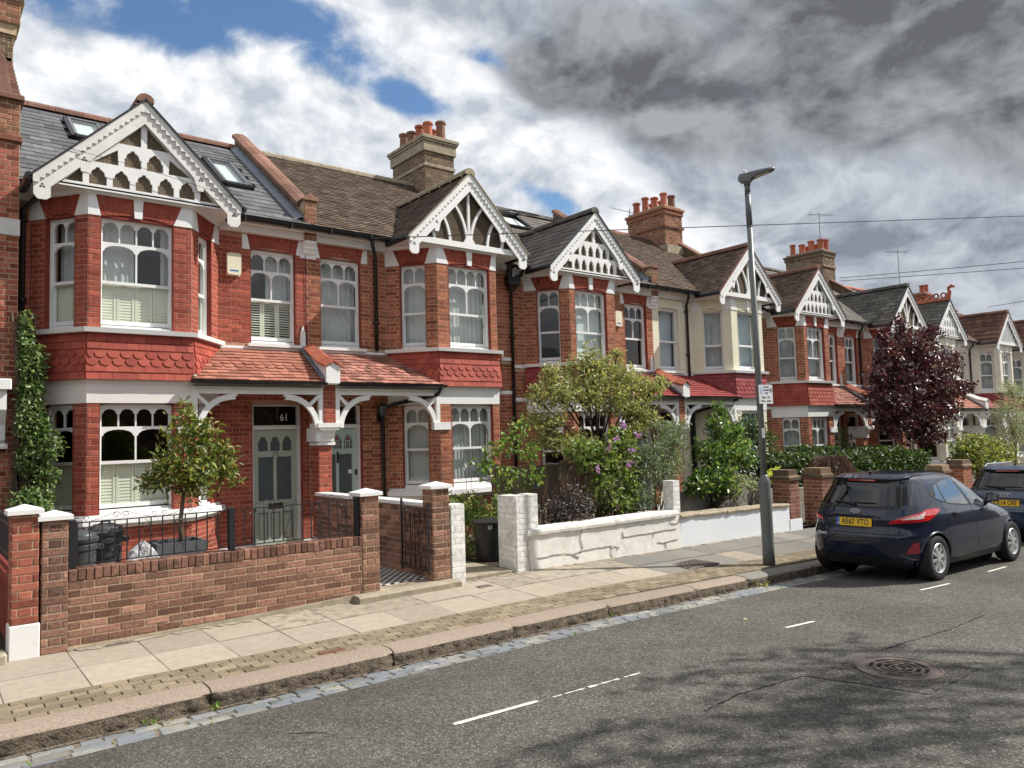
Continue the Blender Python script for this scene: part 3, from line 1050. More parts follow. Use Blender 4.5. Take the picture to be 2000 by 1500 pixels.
COVERS = [(7.05, -1.06, .62, .40)]
n = 0
for k in range(-7, 62):
    x0 = -.285 + .6 * k
    xc = x0 + .3
    for r, (yc, l) in enumerate(((-.925, .605), (-.305, .605))):
        if xc < -4 or xc > 34:
            continue
        mt = 'slab'
        if r == 1 and (k in (3, 4, 5, 8, 9, 10) or k > 10):
            mt = 'slab_dirty' if k < 12 else 'slab_grey'
        if k in (12, 13) and r == 0:
            mt = 'slab_grey'
        if k >= 14 and (k * 7 + r * 3) % 5 != 0:
            mt = 'slab_grey'
        yr = yc - .015 + (.02 if r else 0)
        ground_piece('paving_slab', pv, xc, yr, .595, .612, .03, .004, mt, zp, k % 4, random.uniform(-.0015, .0025))
rest = MB()
pi_n = 0
for k in range(-10, 150):
    for r in range(5):
        xc = -2.2 + .207 * k + (.1 if r % 2 else 0)
        yc = -1.285 - .098 * r
        if xc < -3 or xc > 26:
            continue
        if xc < 8.6 and pi_n < 300:
            ground_piece('paving_block', pv, xc, yc, .199, .090, .03, .005, 'paver', zp, pi_n % 4, random.uniform(-.003, .002), random.uniform(-.012, .012))
            pi_n += 1
        else:
            z = zp(xc, yc)
            rest.bbox((xc - .099, yc - .045, z - .03), (xc + .099, yc + .045, z + random.uniform(-.002, .002)), .004)
rest.build('paving_blocks', 'paver', pv, kind='stuff')

# kerb: long granite stones with a rough-hewn face
kb = sheet('kerb', list(np.arange(-6, 60, .5)), [-1.97, -1.74], lambda x, y: zk(x) - .03, 'joint_dark')
kx = [-4.6, -2.9, -1.25, .44, 2.09, 3.52, 4.94, 6.55, 7.7, 9.4, 11, 12.7, 14.4, 16, 18, 20, 22, 24, 26, 28, 30]
for a, b in zip(kx[:-1], kx[1:]):
    m = MB()
    nx = max(4, int((b - a) / .09))
    rows = []
    dy = random.uniform(-.008, .008)
    dzz = random.uniform(-.004, .004)
    for i in range(nx + 1):
        x = a + .006 + (b - a - .012) * i / nx
        z = zk(x) + dzz
        w = random.uniform(-.006, .006)
        endr = .02 if i in (0, nx) else 0
        rows.append([(x, -1.715, z - .02), (x, -1.72, z), (x, -1.80 + dy, z + .002), (x, -1.90 + dy, z - .002 + random.uniform(-.003, .003)), (x, -1.955 + dy + w * .4 + endr * .3, z - .012 - endr * .3), (x, -1.982 + dy + w + endr, z - .036 - endr * .4)])
    m.grid(rows)
    for row in (rows[0], rows[-1]):
        m.poly(row + [(row[-1][0], row[-1][1], row[-1][2] - .16), (row[0][0], row[0][1], row[0][2] - .16)])
    ks = m.build('kerb_stone', 'granite' if a < 7.5 or a > 9.3 else 'slab_grey', kb, smooth=True)
    smooth_by_angle(ks, 50)
    m = MB()
    fr = []
    for i in range(nx * 2 + 1):
        t = i / (nx * 2)
        i0 = min(int(t * nx), nx - 1)
        f = t * nx - i0
        p0 = Vector(rows[i0][5]).lerp(Vector(rows[i0 + 1][5]), f)
        col = [p0]
        for q in range(1, 6):
            col.append(p0 + Vector((0, random.uniform(-.016, .012), -.14 * q / 5)))
        fr.append(col)
    m.grid(fr)
    m.build('kerb_face', 'granite_rough', ks, smooth=True)

# gutter: three rows of setts
gt = sheet('gutter', list(np.arange(-6, 60, .5)), [-2.40, -1.97], lambda x, y: zr(x, y) - .010, 'mortar_dark')
rest = MB()
cn = 0
for r in range(3):
    x = -3.2 + r * .1
    while x < 24:
        w = random.uniform(.16, .30)
        yc = -2.065 - .122 * r
        if x < 7.2 and cn < 300:
            wq = round(w * 25) / 25
            ground_piece('granite_sett', gt, x + w / 2, yc + random.uniform(-.006, .006), wq - .014, .104, .04, .010, 'cobble', zr, cn % 4, random.uniform(-.004, .005), random.uniform(-.03, .03))
            w = wq
            cn += 1
        else:
            z = zr(x + w / 2, yc)
            rest.bbox((x + .007, yc - .052, z - .03), (x + w - .007, yc + .052, z + random.uniform(-.003, .003)), .008)
        x += w
rest.build('granite_setts', 'cobble', gt, kind='stuff')

# road markings: thin sheets of paint over the asphalt
def paint(x0, x1, y0, y1, w, worn=False):
    m = MB()
    n = max(3, int((x1 - x0) / .03))
    for i in range(n):
        if worn and random.random() < .10:
            continue
        for side in (0,):
            xa, xb = x0 + (x1 - x0) * i / n, x0 + (x1 - x0) * (i + 1) / n
            ya, yb = y0 + (y1 - y0) * i / n, y0 + (y1 - y0) * (i + 1) / n
            ww = w * (random.uniform(.25, .85) if worn else random.uniform(.88, 1.05))
            if i in (0, n - 1):
                ww *= .8
            if worn and i > n * .35 and i < n * .45:
                ww = w * 1.1
            m.quad((xa, ya - ww / 2, zr(xa, ya - ww / 2) + .004), (xb, yb - ww / 2, zr(xb, yb - ww / 2) + .004), (xb, yb + ww / 2, zr(xb, yb + ww / 2) + .004), (xa, ya + ww / 2, zr(xa, ya + ww / 2) + .004))
    return m.build('parking_bay_line', 'road_paint', None, kind='structure', loc=(x0, y0, zr(x0, y0)))
for q in BAYLINES:
    paint(*q)

# resurfaced patch and round drain cover
px0 = PATCH
m = MB()
cxp = sum(p[0] for p in px0) / 4
cyp = sum(p[1] for p in px0) / 4
ring = []
for i in range(4):
    a, b = Vector(px0[i]), Vector(px0[(i + 1) % 4])
    for k in range(8):
        p = a.lerp(b, k / 8) + Vector((random.uniform(-.012, .012), random.uniform(-.012, .012)))
        ring.append((p.x, p.y, zr(p.x, p.y) + .005))
for i in range(len(ring)):
    m.add([(cxp, cyp, zr(cxp, cyp) + .005), ring[i], ring[(i + 1) % len(ring)]], [(0, 1, 2)])
m.build('road_patch', 'asphalt_patch', None, kind='structure', loc=(cxp, cyp, zr(cxp, cyp)))
mx, my, mr = MANHOLE
mz = zr(mx, my) + .006
mh = thing('drain_cover', 'round rusty iron drain cover with ringed slots in the dark road patch', 'drain cover', (mx, my, mz))
def ringmesh(m, r0, r1, z0, z1, a0, a1, n):
    pts = []
    for i in range(n + 1):
        a = a0 + (a1 - a0) * i / n
        pts.append((math.cos(a), math.sin(a)))
    rows = [[(mx + c * r0, my + s * r0, mz + z0), (mx + c * r0, my + s * r0, mz + z1), (mx + c * r1, my + s * r1, mz + z1), (mx + c * r1, my + s * r1, mz + z0)] for c, s in pts]
    m.grid(rows, closed=True)
solid('rim', mh, 'cast_iron', lambda m: ringmesh(m, mr * .93, mr, 0, .008, 0, 2 * pi, 48))
solid('lid_plate', mh, 'cast_iron', lambda m: m.lathe((mx, my, mz), [(mr * .93, 0), (mr * .93, .004)], 48))
def slots(m):
    for q, (r, cnt) in enumerate(((.62, 8), (.44, 6), (.27, 4), (.12, 2))):
        for k in range(cnt):
            a0 = 2 * pi * k / cnt + q * .4
            ringmesh(m, mr * (r - .035), mr * (r + .05), .004, .0055, a0, a0 + 2 * pi / cnt * .76, 8)
solid('slot', mh, 'hole_black', slots)
def ribs(m):
    for q, r in enumerate((.70, .53, .36, .19)):
        ringmesh(m, mr * (r - .02), mr * (r + .02), .004, .009, 0, 2 * pi, 40)
solid('raised_ring', mh, 'cast_iron', ribs)

# chequer-plate service cover in the pavement
cx, cy = SERVICE
cz = zp(cx, cy) + .006
sc_ = thing('service_cover', 'rectangular iron chequer plate cover set in the pavement left of the lamp post', 'service cover', (cx, cy, cz))
solid('frame', sc_, 'cast_iron', lambda m: m.bbox((cx - .36, cy - .245, cz - .02), (cx + .36, cy + .245, cz), .004))
solid('lid', sc_, 'cast_iron', lambda m: m.bbox((cx - .335, cy - .22, cz), (cx + .335, cy + .22, cz + .004), .003))
def studs(m):
    for i in range(14):
        for j in range(9):
            x, y = cx - .305 + i * .047, cy - .188 + j * .047
            if (i + j) % 2:
                m.box((x - .018, y - .006, cz + .004), (x + .018, y + .006, cz + .009))
            else:
                m.box((x - .006, y - .018, cz + .004), (x + .006, y + .018, cz + .009))
solid('tread_studs', sc_, 'cast_iron', studs, kind='stuff')
for (x, y, w, l, lab) in ((4.33, -.36, .22, .13, 'small iron stopcock cover before the white brick gate pier'), (1.62, -1.64, .27, .075, 'narrow rusty cover among the paving blocks by the kerb'), (.14, -.05, .22, .09, 'small brick red stopcock cover at the foot of the brick wall')):
    z = zp(x, y) + .004
    m = MB()
    m.bbox((x - w / 2, y - l / 2, z - .02), (x + w / 2, y + l / 2, z), .004)
    m.bbox((x - w / 2 + .015, y - l / 2 + .015, z), (x + w / 2 - .015, y + l / 2 - .015, z + .004), .003)
    o = m.build('stopcock_cover', 'cast_iron' if w < .25 else 'brick_purple', None, label=lab, cat='service cover', loc=(x, y, z))

# grit, weeds and fallen leaves in the gutter
pts = np.array([(random.uniform(-1.5, 9), random.uniform(-2.5, -2.02), 0) for _ in range(13)] + [(random.uniform(-1, 8), random.uniform(-4.8, -2.4), 0) for _ in range(6)])
pts[:, 2] = [zr(p[0], p[1]) + .012 for p in pts]
leaf_mesh('fallen_leaves', pts, .042, 'leaf_weed', None, 1.8, 0, .2, kind='stuff', label='fallen leaves scattered along the gutter', loc=(0, -2.2, -.2))
WEED = 0
for (x, y, s, lab) in ((-.02, -2.03, .9, 'leafy weed sprouting under the nearest kerb joint'), (.45, -2.02, 1.0, 'green weed sprouting at the foot of the kerb near a stone joint'), (4.95, -2.02, .8, 'small weed by a kerb joint in the middle of the street'), (8.0, -2.03, 1.2, 'mossy weed in the gutter before the dark hatchback')):
    c = np.array((x, y, zr(x, y) + .02))
    t = thing('weed', lab, 'weed', tuple(c), 'weeds in the gutter')
    leaf_mesh('foliage', c + rs.normal(size=(int(9 * s), 3)) * np.array((.035, .010, .012)) * s, .045 * s, 'leaf_weed', t, 1.6, -.5, .5, kind='stuff')

def grit_strip(name, label, x0, x1, yf, sgn, zfn, w0, w1, material):
    m = MB()
    x = x0
    prev = None
    while x < x1:
        w = random.uniform(w0, w1) * (random.random() < .85)
        z = zfn(x, yf) + .005
        cur = [(x, yf, z + .006), (x, yf + sgn * w * .5, zfn(x, yf + sgn * w * .5) + .006), (x, yf + sgn * w, zfn(x, yf + sgn * w) + .0035)]
        if prev:
            m.grid([prev, cur])
        prev = cur
        x += random.uniform(.02, .07)
    m.build(name, material, None, kind='stuff', label=label, loc=(x0, yf, zfn(x0, yf)))
grit_strip('grit', 'grit and moss along the foot of the garden walls', -.26, 2.7, -.012, -1, zp, .02, .10, 'slab_dirty')
grit_strip('grit', 'grit and moss along the foot of the garden walls', 4.3, 12.0, -.012, -1, zp, .02, .10, 'slab_dirty')
grit_strip('grit', 'dirt lying in the gutter against the kerb', -2.5, 9.0, -1.995, -1, zr, .01, .05, 'granite_rough')
def road_crack(pts):
    m = MB()
    prev = None
    for a, b in zip(pts[:-1], pts[1:]):
        n = max(2, int(math.dist(a, b) / .04))
        for k in range(n):
            t = k / n
            x, y = a[0] + (b[0] - a[0]) * t + random.uniform(-.012, .012), a[1] + (b[1] - a[1]) * t + random.uniform(-.012, .012)
            w = random.uniform(.002, .009)
            cur = [(x, y - w, zr(x, y) + .0035), (x, y + w, zr(x, y) + .0035)]
            if prev:
                m.grid([prev, cur])
            prev = cur
    m.build('road_crack', 'hole_black', None, kind='structure', loc=(pts[0][0], pts[0][1], 0))
road_crack([(.62, -3.05), (.80, -3.22), (.86, -3.42)])
road_crack([(4.176, -4.89), (3.4, -4.80), (2.9, -4.86)])
road_crack([(5.346, -4.945), (6.6, -5.02), (7.6, -4.98)])
# ------------------------------------------------------------------ houses
YM, YB, YG = 4.35, 3.55, 3.45        # main wall, bay front, gable face
HW = 4.6
Z_SILL0, Z_SILL1 = 3.52, 3.585
Z_SPR, Z_HEAD = 5.20, 5.50
Z_GUT = 5.66
RS = .70                              # main roof slope
RIDGE_Y = 7.75

def arch_pane(a0, a1, z0, z1, rise=None, n=8, shoulder=.018):
    w = a1 - a0
    h = rise if rise is not None else w * .36
    zs = z1 - h
    pts = [(a0, z0), (a1, z0), (a1, zs)]
    c = (a0 + a1) / 2
    r = w / 2 - shoulder
    for k in range(n + 1):
        t = pi * k / n
        pts.append((c + r * math.cos(t), zs + .012 + (h - .012) * math.sin(t)))
    pts.append((a0, zs))
    return pts

def window(H, F, a0, a1, z0, z1, nt=4, nm=2, zr_=None, zt=None, fill='net', rec=-.07, style='arch', objs=True, frame_m='white_paint', rise=.05):
    """a sash window as a part of house H in wall frame F"""
    zr_ = zr_ if zr_ is not None else z0 + .41 * (z1 - z0)
    zt = zt if zt is not None else z0 + .765 * (z1 - z0)
    fw, d = .018, .10
    m = MB()
    n = 8
    top = [(a1 - (a1 - a0) * k / n, z1 + rise * (1 - (2 * k / n - 1) ** 2)) for k in range(n + 1)]
    m.plate(F, [(a0, z0), (a1, z0)] + top, [[(a0 + fw, z0 + .06), (a1 - fw, z0 + .06), (a1 - fw, z1 - .03), (a0 + fw, z1 - .03)]], rec - d, rec)
    m.fbox(F, a0 - .012, a1 + .012, z0 - .012, z0 + .03, rec - .02, rec + .045)
    W = m.build('window', frame_m, H)
    b = .030
    A0, A1 = a0 + fw - .004, a1 - fw + .004
    e0 = rec - .03
    # upper sash
    m = MB()
    holes = []
    if style == 'arch':
        w = (A1 - A0 - 2 * b - (nt - 1) * .022) / nt
        for k in range(nt):
            x = A0 + b + k * (w + .022)
            holes.append(arch_pane(x, x + w, zt + .028, z1 - .05, w * .36))
        w = (A1 - A0 - 2 * b - (nm - 1) * .024) / nm
        for k in range(nm):
            x = A0 + b + k * (w + .024)
            holes.append(arch_pane(x, x + w, zr_ + .024, zt - .012, min(.10, w * .25)))
    else:
        holes.append([(A0 + b, zr_ + .03), (A1 - b, zr_ + .03), (A1 - b, z1 - fw - .03), (A0 + b, z1 - fw - .03)])
    m.plate(F, [(A0, zr_ - .02), (A1, zr_ - .02), (A1, z1 - fw + .004), (A0, z1 - fw + .004)], holes, e0 - .03, e0)
    if style == 'arch':
        for a in (A0 - .001, A1 - .024):
            m.prism([F(a, zr_ - .021, e0 + .001), F(a + .025, zr_ - .021, e0 + .001), F(a + .025, zr_ - .07, e0 + .001), F(a + .012, zr_ - .10, e0 + .001), F(a, zr_ - .07, e0 + .001)], -F.n * .03)
    m.build('upper_sash', frame_m, W)
    m = MB()
    m.plate(F, [(A0, z0 + .08), (A1, z0 + .08), (A1, zr_ + .02), (A0, zr_ + .02)], [[(A0 + b, z0 + .14), (A1 - b, z0 + .14), (A1 - b, zr_ - .02), (A0 + b, zr_ - .02)]], e0 - .065, e0 - .034)
    m.build('lower_sash', frame_m, W)
    solid('pane', W, 'pane', lambda m: m.quad(F(A0, zr_, e0 - .018), F(A1, zr_, e0 - .018), F(A1, z1 - fw, e0 - .018), F(A0, z1 - fw, e0 - .018)))
    solid('pane', W, 'pane', lambda m: m.quad(F(A0, z0 + .08, e0 - .052), F(A1, z0 + .08, e0 - .052), F(A1, zr_, e0 - .052), F(A0, zr_, e0 - .052)))
    # what hangs behind
    def drape(x0, x1, y0, y1, material, dep=rec - .20, amp=.010, per=.10):
        m = MB()
        nn = max(6, int((x1 - x0) / .012))
        ph = random.uniform(0, 6)
        rows = []
        for zz in (y0, (y0 + y1) / 2, y1):
            row = []
            for i in range(nn + 1):
                x = x0 + (x1 - x0) * i / nn
                s = math.sin(x / per * 2 * pi + ph + .8 * math.sin(x * 17 + ph)) + .45 * math.sin(x / per * 5.1 + ph * 2)
                row.append(F(x, zz, dep + amp * s * (1.25 if zz == y0 else .8)))
            rows.append(row)
        m.grid(rows)
        return m.build('curtain', material, W, smooth=True)
    if fill == 'net':
        drape(A0 - .02, A1 + .02, z0 + .06, z1, 'curtain_net')
    elif fill == 'grey':
        drape(A0 - .02, A1 + .02, z0 + .06, z1, 'curtain_grey')
    elif fill == 'blue':
        drape(A0 - .02, A1 + .02, z0 + .06, z1, 'curtain_blue')
    elif fill == 'blind':
        solid('blind', W, 'blind_pale', lambda m: m.fbox(F, A0 - .02, A1 + .02, z0 + .06, z1, rec - .18, rec - .17))
    elif fill in ('shut_left', 'shut_full', 'shut_right', 'shut_dark'):
        if fill == 'shut_left':
            drape(A0 - .02, A0 + (A1 - A0) * .50, zr_ - .1, z1, 'curtain_net')
            drape(A1 - .10, A1 + .03, zr_ - .1, z1, 'curtain_net')
        elif fill == 'shut_full':
            drape(A0 - .02, A1 + .02, zr_ - .1, z1, 'curtain_net')
        elif fill == 'shut_right':
            drape(A0 + (A1 - A0) * .44, A1 + .03, zr_ - .1, z1, 'curtain_net')
        np_ = 4 if (a1 - a0) > .9 else (3 if (a1 - a0) > .65 else 2)
        pw = (A1 - A0 + .02) / np_
        opn = .35 if fill == 'shut_right' else 1.02
        for k in range(np_):
            x0 = A0 - .01 + k * pw + .003
            x1 = x0 + pw - .006
            zz0, zz1 = z0 + .085, zr_ + .01
            e = rec - .115
            m = MB()
            m.plate(F, [(x0, zz0), (x1, zz0), (x1, zz1), (x0, zz1)], [[(x0 + .035, zz0 + .05), (x1 - .035, zz0 + .05), (x1 - .035, zz1 - .05), (x0 + .035, zz1 - .05)]], e - .025, e)
            m.build('shutter', 'shutter_cream', W)
            ns = max(6, int((zz1 - zz0 - .10) / .042))
            sp = (zz1 - zz0 - .10) / ns
            hw = (sp * .56 if opn > .9 else .020)
            me = piece_mesh(('slat', round(x1 - x0 - .07, 2), round(hw, 3), 0), lambda m: m.box((-(x1 - x0 - .07) / 2, -.004, -hw), ((x1 - x0 - .07) / 2, .004, hw)), 'shutter_cream')
            mm = MB()
            for i in range(ns):
                c = F((x0 + x1) / 2, zz0 + .05 + sp * (i + .5), e - .013)
                an = math.radians(12 if opn > .9 else 62)
                az = Vector((0, 0, 1)) * math.cos(an) + F.n * -math.sin(an)
                ay = -F.n * math.cos(an) - Vector((0, 0, 1)) * math.sin(an)
                if objs:
                    put_piece('slat', me, W, c, F.d, ay, az)
                else:
                    wdt = (x1 - x0 - .07) / 2
                    q = [c + F.d * sx * wdt + az * sz * hw + ay * sy * .004 for sz in (-1, 1) for sx, sy in ((-1, -1), (1, -1), (1, 1), (-1, 1))]
                    mm.hexa(q)
            if mm.v:
                mm.build('slats', 'shutter_cream', W, kind='stuff')
    return W

def arch_head(F, a0, a1, pl, pr, z0, z1, key, stone, brick, H, objs, rise=.055, ml=None, mr_=None):
    """gauged brick arch between white splayed stones; pl / pr widths of the side stones at the foot"""
    b0, b1 = a0 + pl, a1 - pr
    t0, t1 = a0 + pl * .52, a1 - pr * .52
    if pl:
        solid('springer_stone', H, stone, lambda m: m.prism([F(a0 - .004, z0, .016), F(b0, z0, .016), F(t0 + .01, z1, .016), F(a0 - .004, z1, .016)], -F.n * .05))
    if pr:
        solid('springer_stone', H, stone, lambda m: m.prism([F(b1, z0, .016), F(a1 + .004, z0, .016), F(a1 + .004, z1, .016), F(t1 - .01, z1, .016)], -F.n * .05))
    c = (b0 + b1) / 2
    kw = .052
    if key:
        solid('keystone', H, stone, lambda m: m.prism([F(c - kw, z0 + rise - .03, .03), F(c + kw, z0 + rise - .03, .03), F(c + kw * 1.25, z1, .03), F(c - kw * 1.25, z1, .03)], -F.n * .07))
    n = max(4, int(round((b1 - b0) / .073)))
    zb = lambda a: z0 + rise * (1 - ((a - c) / ((b1 - b0) / 2)) ** 2)
    A = solid('brick_arch', H, 'mortar_pink' if brick != 'cream_paint' else 'cream_paint', lambda m: m.prism([F(b0, z0, -.004)] + [F(b0 + (b1 - b0) * k / 8, zb(b0 + (b1 - b0) * k / 8) + .002, -.004) for k in range(1, 8)] + [F(b1, z0, -.004), F(t1, z1, -.004), F(t0, z1, -.004)], -F.n * .12))
    acc = MB()
    for k in range(n):
        f0, f1 = k / n, (k + 1) / n
        x0, x1 = b0 + (b1 - b0) * f0 + .004, b0 + (b1 - b0) * f1 - .004
        u0, u1 = t0 + (t1 - t0) * f0 + .004, t0 + (t1 - t0) * f1 - .004
        if key and abs((x0 + x1) / 2 - c) < kw * .9:
            continue
        zl, zh = (zb(x0) + zb(x1)) / 2, z1 - .004
        cut = (.30 if k % 2 else .68)
        zc = zl + (zh - zl) * cut
        fx = lambda z, q, u: q + (u - q) * (z - z0) / (z1 - z0)
        for (za, zb_) in ((zl, zc - .004), (zc + .004, zh)):
            m = acc if not objs else MB()
            m.prism([F(fx(za, x0, u0), za, .006), F(fx(za, x1, u1), za, .006), F(fx(zb_, x1, u1), zb_, .006), F(fx(zb_, x0, u0), zb_, .006)], -F.n * .03)
            if objs:
                m.build('voussoir', brick, A)
    if not objs:
        acc.build('voussoirs', brick, A, kind='stuff')
    return A

def house(P, s, z0, cfg):
    """one terraced house; P party line with its partner, s the side it lies on, z0 its level"""
    X = lambda u: P + s * u
    det = cfg.get('det', 0)          # 2: near, every piece its own object; 1: pieces as geometry; 0: far
    H = thing('terraced_house', cfg['label'], 'house', (X(2.3), YM, z0), 'terraced houses along the street')
    wl, br, mo, st = cfg['stone'], cfg['brick'], cfg['mortar'], cfg['stone']
    gz = 1 if cfg.get('gauged') is None else 0
    gb = cfg.get('gauged', 'brick_gauged')
    Zv = Vector((0, 0, 1))
    W0 = cfg.get('w', HW)
    # plan corner points
    c0, c1, c2, c3 = (X(1.57), YM), (X(2.21), YB), (X(3.61), YB), (X(4.22), YM)
    def fr(p, q):
        return frame(p, q, z0) if p[0] < q[0] else frame(q, p, z0)
    F_main = fr((X(0), YM), (X(1.57), YM))
    F_ci, F_front, F_co = fr(c0, c1), fr(c1, c2), fr(c2, c3)
    F_end = fr((X(4.22), YM), (X(W0), YM))
    flip = s < 0
    def au(F, u0, u1):               # main wall: u range -> a range
        return (u0, u1) if not flip else (F.L - u1, F.L - u0)
    Lc = F_ci.L
    def ac(F, t0, t1, inner=True):   # along chamfer as fraction from the main wall to the corner
        # inner chamfer: c0 main -> c1 corner. a grows with X
        fwd = (not flip) if inner else flip
        return (t0 * F.L, t1 * F.L) if fwd else ((1 - t1) * F.L, (1 - t0) * F.L)
    wf = au(F_front, .26, 1.23) if False else ((2.475 - 2.21, 3.45 - 2.21) if not flip else (3.61 - 3.45, 3.61 - 2.475))
    wi, wo = ac(F_ci, .28, .78), ac(F_co, .28, .78, False)
    mw = au(F_main, .235, 1.03)
    dr = au(F_main, .14, 1.02)
    GS, GH = .97, 2.53
    # ---- wall substrate with openings
    m = MB()
    wall_with_holes(m, F_main, 0, F_main.L, -.1, 5.62, [(mw[0], mw[1], Z_SILL1, Z_SPR + .03), (dr[0], dr[1], .10, 2.56)])
    for F, w in ((F_ci, wi), (F_front, wf), (F_co, wo)):
        wall_with_holes(m, F, 0, F.L, -.1, Z_HEAD + .02, [(w[0], w[1], GS, GH + .02), (w[0], w[1], Z_SILL1, Z_SPR + .05)])
    m.fbox(F_end, 0, F_end.L, -.1, 5.62, -.22, 0)
    WALL = m.build('wall', mo, H)
    # reveals in brick
    if cfg['brick'] not in ('ivory_paint',):
        m = MB()
        for F, w, zz in ((F_main, mw, (Z_SILL1, Z_SPR + .03)), (F_main, dr, (.1, 2.56)), (F_ci, wi, (GS, GH)), (F_front, wf, (GS, GH)), (F_co, wo, (GS, GH)), (F_ci, wi, (Z_SILL1, Z_SPR)), (F_front, wf, (Z_SILL1, Z_SPR)), (F_co, wo, (Z_SILL1, Z_SPR))):
            for a, q in ((w[0], 1), (w[1], -1)):
                m.fbox(F, min(a - q * .004, a + q * .006), max(a - q * .004, a + q * .006), zz[0], zz[1], -.10, .004)
            m.fbox(F, w[0], w[1], zz[1] - .006, zz[1] + .035, -.10, -.008)
        m.build('reveal', cfg.get('reveal', 'brick_reveal'), H)
        # ---- bricks
        lists = []
        def strip(F, z_a, z_b, holes, ph=0):
            def spans(z):
                hs = [(h[0] - .002, h[1] + .002) for h in holes if h[2] < z < h[3]]
                return minus(0, F.L, hs)
            lists.append((F, courses(F, z_a, z_b, spans, phase=ph)))
        strip(F_main, .22, 5.40, [(mw[0], mw[1], Z_SILL0, Z_HEAD), (dr[0], dr[1], 0, 2.62), (0, F_main.L, Z_SILL0 - .06, Z_SILL1)])
        for F, w in ((F_ci, wi), (F_front, wf), (F_co, wo)):
            strip(F, Z_SILL1, Z_SPR, [(w[0], w[1], 0, 9)])
            strip(F, GS, GH, [(w[0], w[1], 0, 9)], 1)
            strip(F, .06, .80, [])
        strip(F_end, .06, 5.40, [(0, F_end.L, Z_SILL0 - .06, Z_SILL1)])
        if det >= 1:
            lay_bricks(lists, H, br, limit=300 if det == 2 else 0)
        else:
            lay_bricks(lists, H, br, limit=0)
    # ---- arches over the upper windows
    aobj = det == 2
    if br == 'ivory_paint':
        gb2 = 'ivory_paint'
    for F, w, key in ((F_ci, wi, False), (F_front, wf, True), (F_co, wo, False)):
        arch_head(F, 0, F.L, w[0], F.L - w[1], Z_SPR, Z_HEAD, key, st, gb, H, aobj)
    arch_head(F_main, mw[0] - .14, mw[1] + .14, .13, .13, Z_SPR, 5.46, False, st, gb, H, aobj)
    # ---- sills, bands, fascia
    def sill(F, za, zb_, e, material='white_paint', ext=.0, name='sill'):
        solid(name, H, material, lambda m: m.fbox(F, -ext, F.L + ext, za, zb_, -.1, e))
    def bay_ring(m, e_lo, e_hi, za, zb_, inset=-.12):
        """continuous band round the bay: offset outline"""
        def off(e):
            pts = [Vector((c0[0], c0[1], 0)), Vector((c1[0], c1[1], 0)), Vector((c2[0], c2[1], 0)), Vector((c3[0], c3[1], 0))]
            if flip:
                pts = pts[::-1]
            r = []
            nr = []
            for i in range(3):
                d = (pts[i + 1] - pts[i]).normalized()
                nr.append(Vector((d.y, -d.x, 0)))
            r.append(pts[0] + nr[0] * e - (pts[1] - pts[0]).normalized() * 0)
            for i in (1, 2):
                b = (nr[i - 1] + nr[i]).normalized()
                r.append(pts[i] + b * (e / b.dot(nr[i])))
            r.append(pts[3] + nr[2] * e)
            return r
        lo, hi, inn = off(e_lo), off(e_hi), off(inset)
        rows = []
        for i in range(4):
            rows.append([inn[i] + Zv * (z0 + za), lo[i] + Zv * (z0 + za), hi[i] + Zv * (z0 + zb_), inn[i] + Zv * (z0 + zb_)])
        m.grid(rows, closed=True)
        m.poly(rows[0])
        m.poly(rows[3])
    wp = cfg.get('trim', 'white_paint')
    solid('upper_sill', H, wp, lambda m: bay_ring(m, .105, .12, Z_SILL0, Z_SILL1))
    solid('fascia', H, cfg.get('fascia', wp), lambda m: (bay_ring(m, .012, .012, GH, 2.80, -.05), bay_ring(m, .02, .04, 2.80, 2.86, -.05)))
    solid('lower_sill', H, wp, lambda m: (bay_ring(m, .11, .10, .84, .93), bay_ring(m, .02, .02, .93, .972), bay_ring(m, .03, .03, .78, .84)))
    solid('band', H, wp, lambda m: (m.fbox(F_main, 0, F_main.L, Z_SILL0 - .06, Z_SILL1 - .05, -.05, .02), m.fbox(F_main, mw[0] - .07, mw[1] + .07, Z_SILL1 - .05, Z_SILL1, -.1, .09), m.fbox(F_end, 0, F_end.L, Z_SILL0 - .02, Z_SILL1 - .02, -.05, .03), m.fbox(F_end, 0, F_end.L, 2.78, 2.86, -.05, .03)))
    solid('plinth', H, wp, lambda m: [m.fbox(F_main, a, b, -.1, .235, -.05, .02) for a, b in minus(0, F_main.L, [dr])])
    # eaves cornice under the gutter
    for F in (F_main, F_end):
        solid('cornice', H, cfg.get('cornice', 'white_old'), lambda m: (m.fbox(F, 0, F.L, 5.47, 5.60, -.05, .10), m.fbox(F, 0, F.L, 5.60, 5.655, -.05, .20)))
    solid('bay_cornice', H, wp, lambda m: (bay_ring(m, .03, .05, Z_HEAD, Z_HEAD + .025), bay_ring(m, .05, .065, Z_HEAD + .025, Z_HEAD + .05)))
    # ---- tile hanging under the bay window
    tl = cfg['tile']
    if det >= 1:
        for F, w0 in ((F_ci, 0), (F_front, 0), (F_co, 0)):
            O = F(0, 2.86, .085)
            sdir = (Zv * .66 - F.n * .06).normalized()
            slope_tiles(H, tl, O, F.d, sdir, 6, .108, .167 if F is F_front else .162, lambda t, F=F: (0 - (.03 if t < .3 else .01), F.L + (.03 if t < .3 else .01)), th=.012, limit=300 if det == 2 else 0, name='hung_tile', stuff='hung_tiles', lift=.015, shape=lambda k: k in (2, 3), jit=.002, over=.02)
        solid('tile_backing', H, tl, lambda m: bay_ring(m, .075, .02, 2.862, Z_SILL0 - .002))
    else:
        solid('tile_hanging', H, tl, lambda m: [bay_ring(m, .10 - .011 * k, .085 - .011 * k, 2.862 + .11 * k, 2.862 + .11 * (k + 1) - .001) for k in range(6)])
    # ---- windows
    ws = cfg.get('win', {})
    so = det == 2
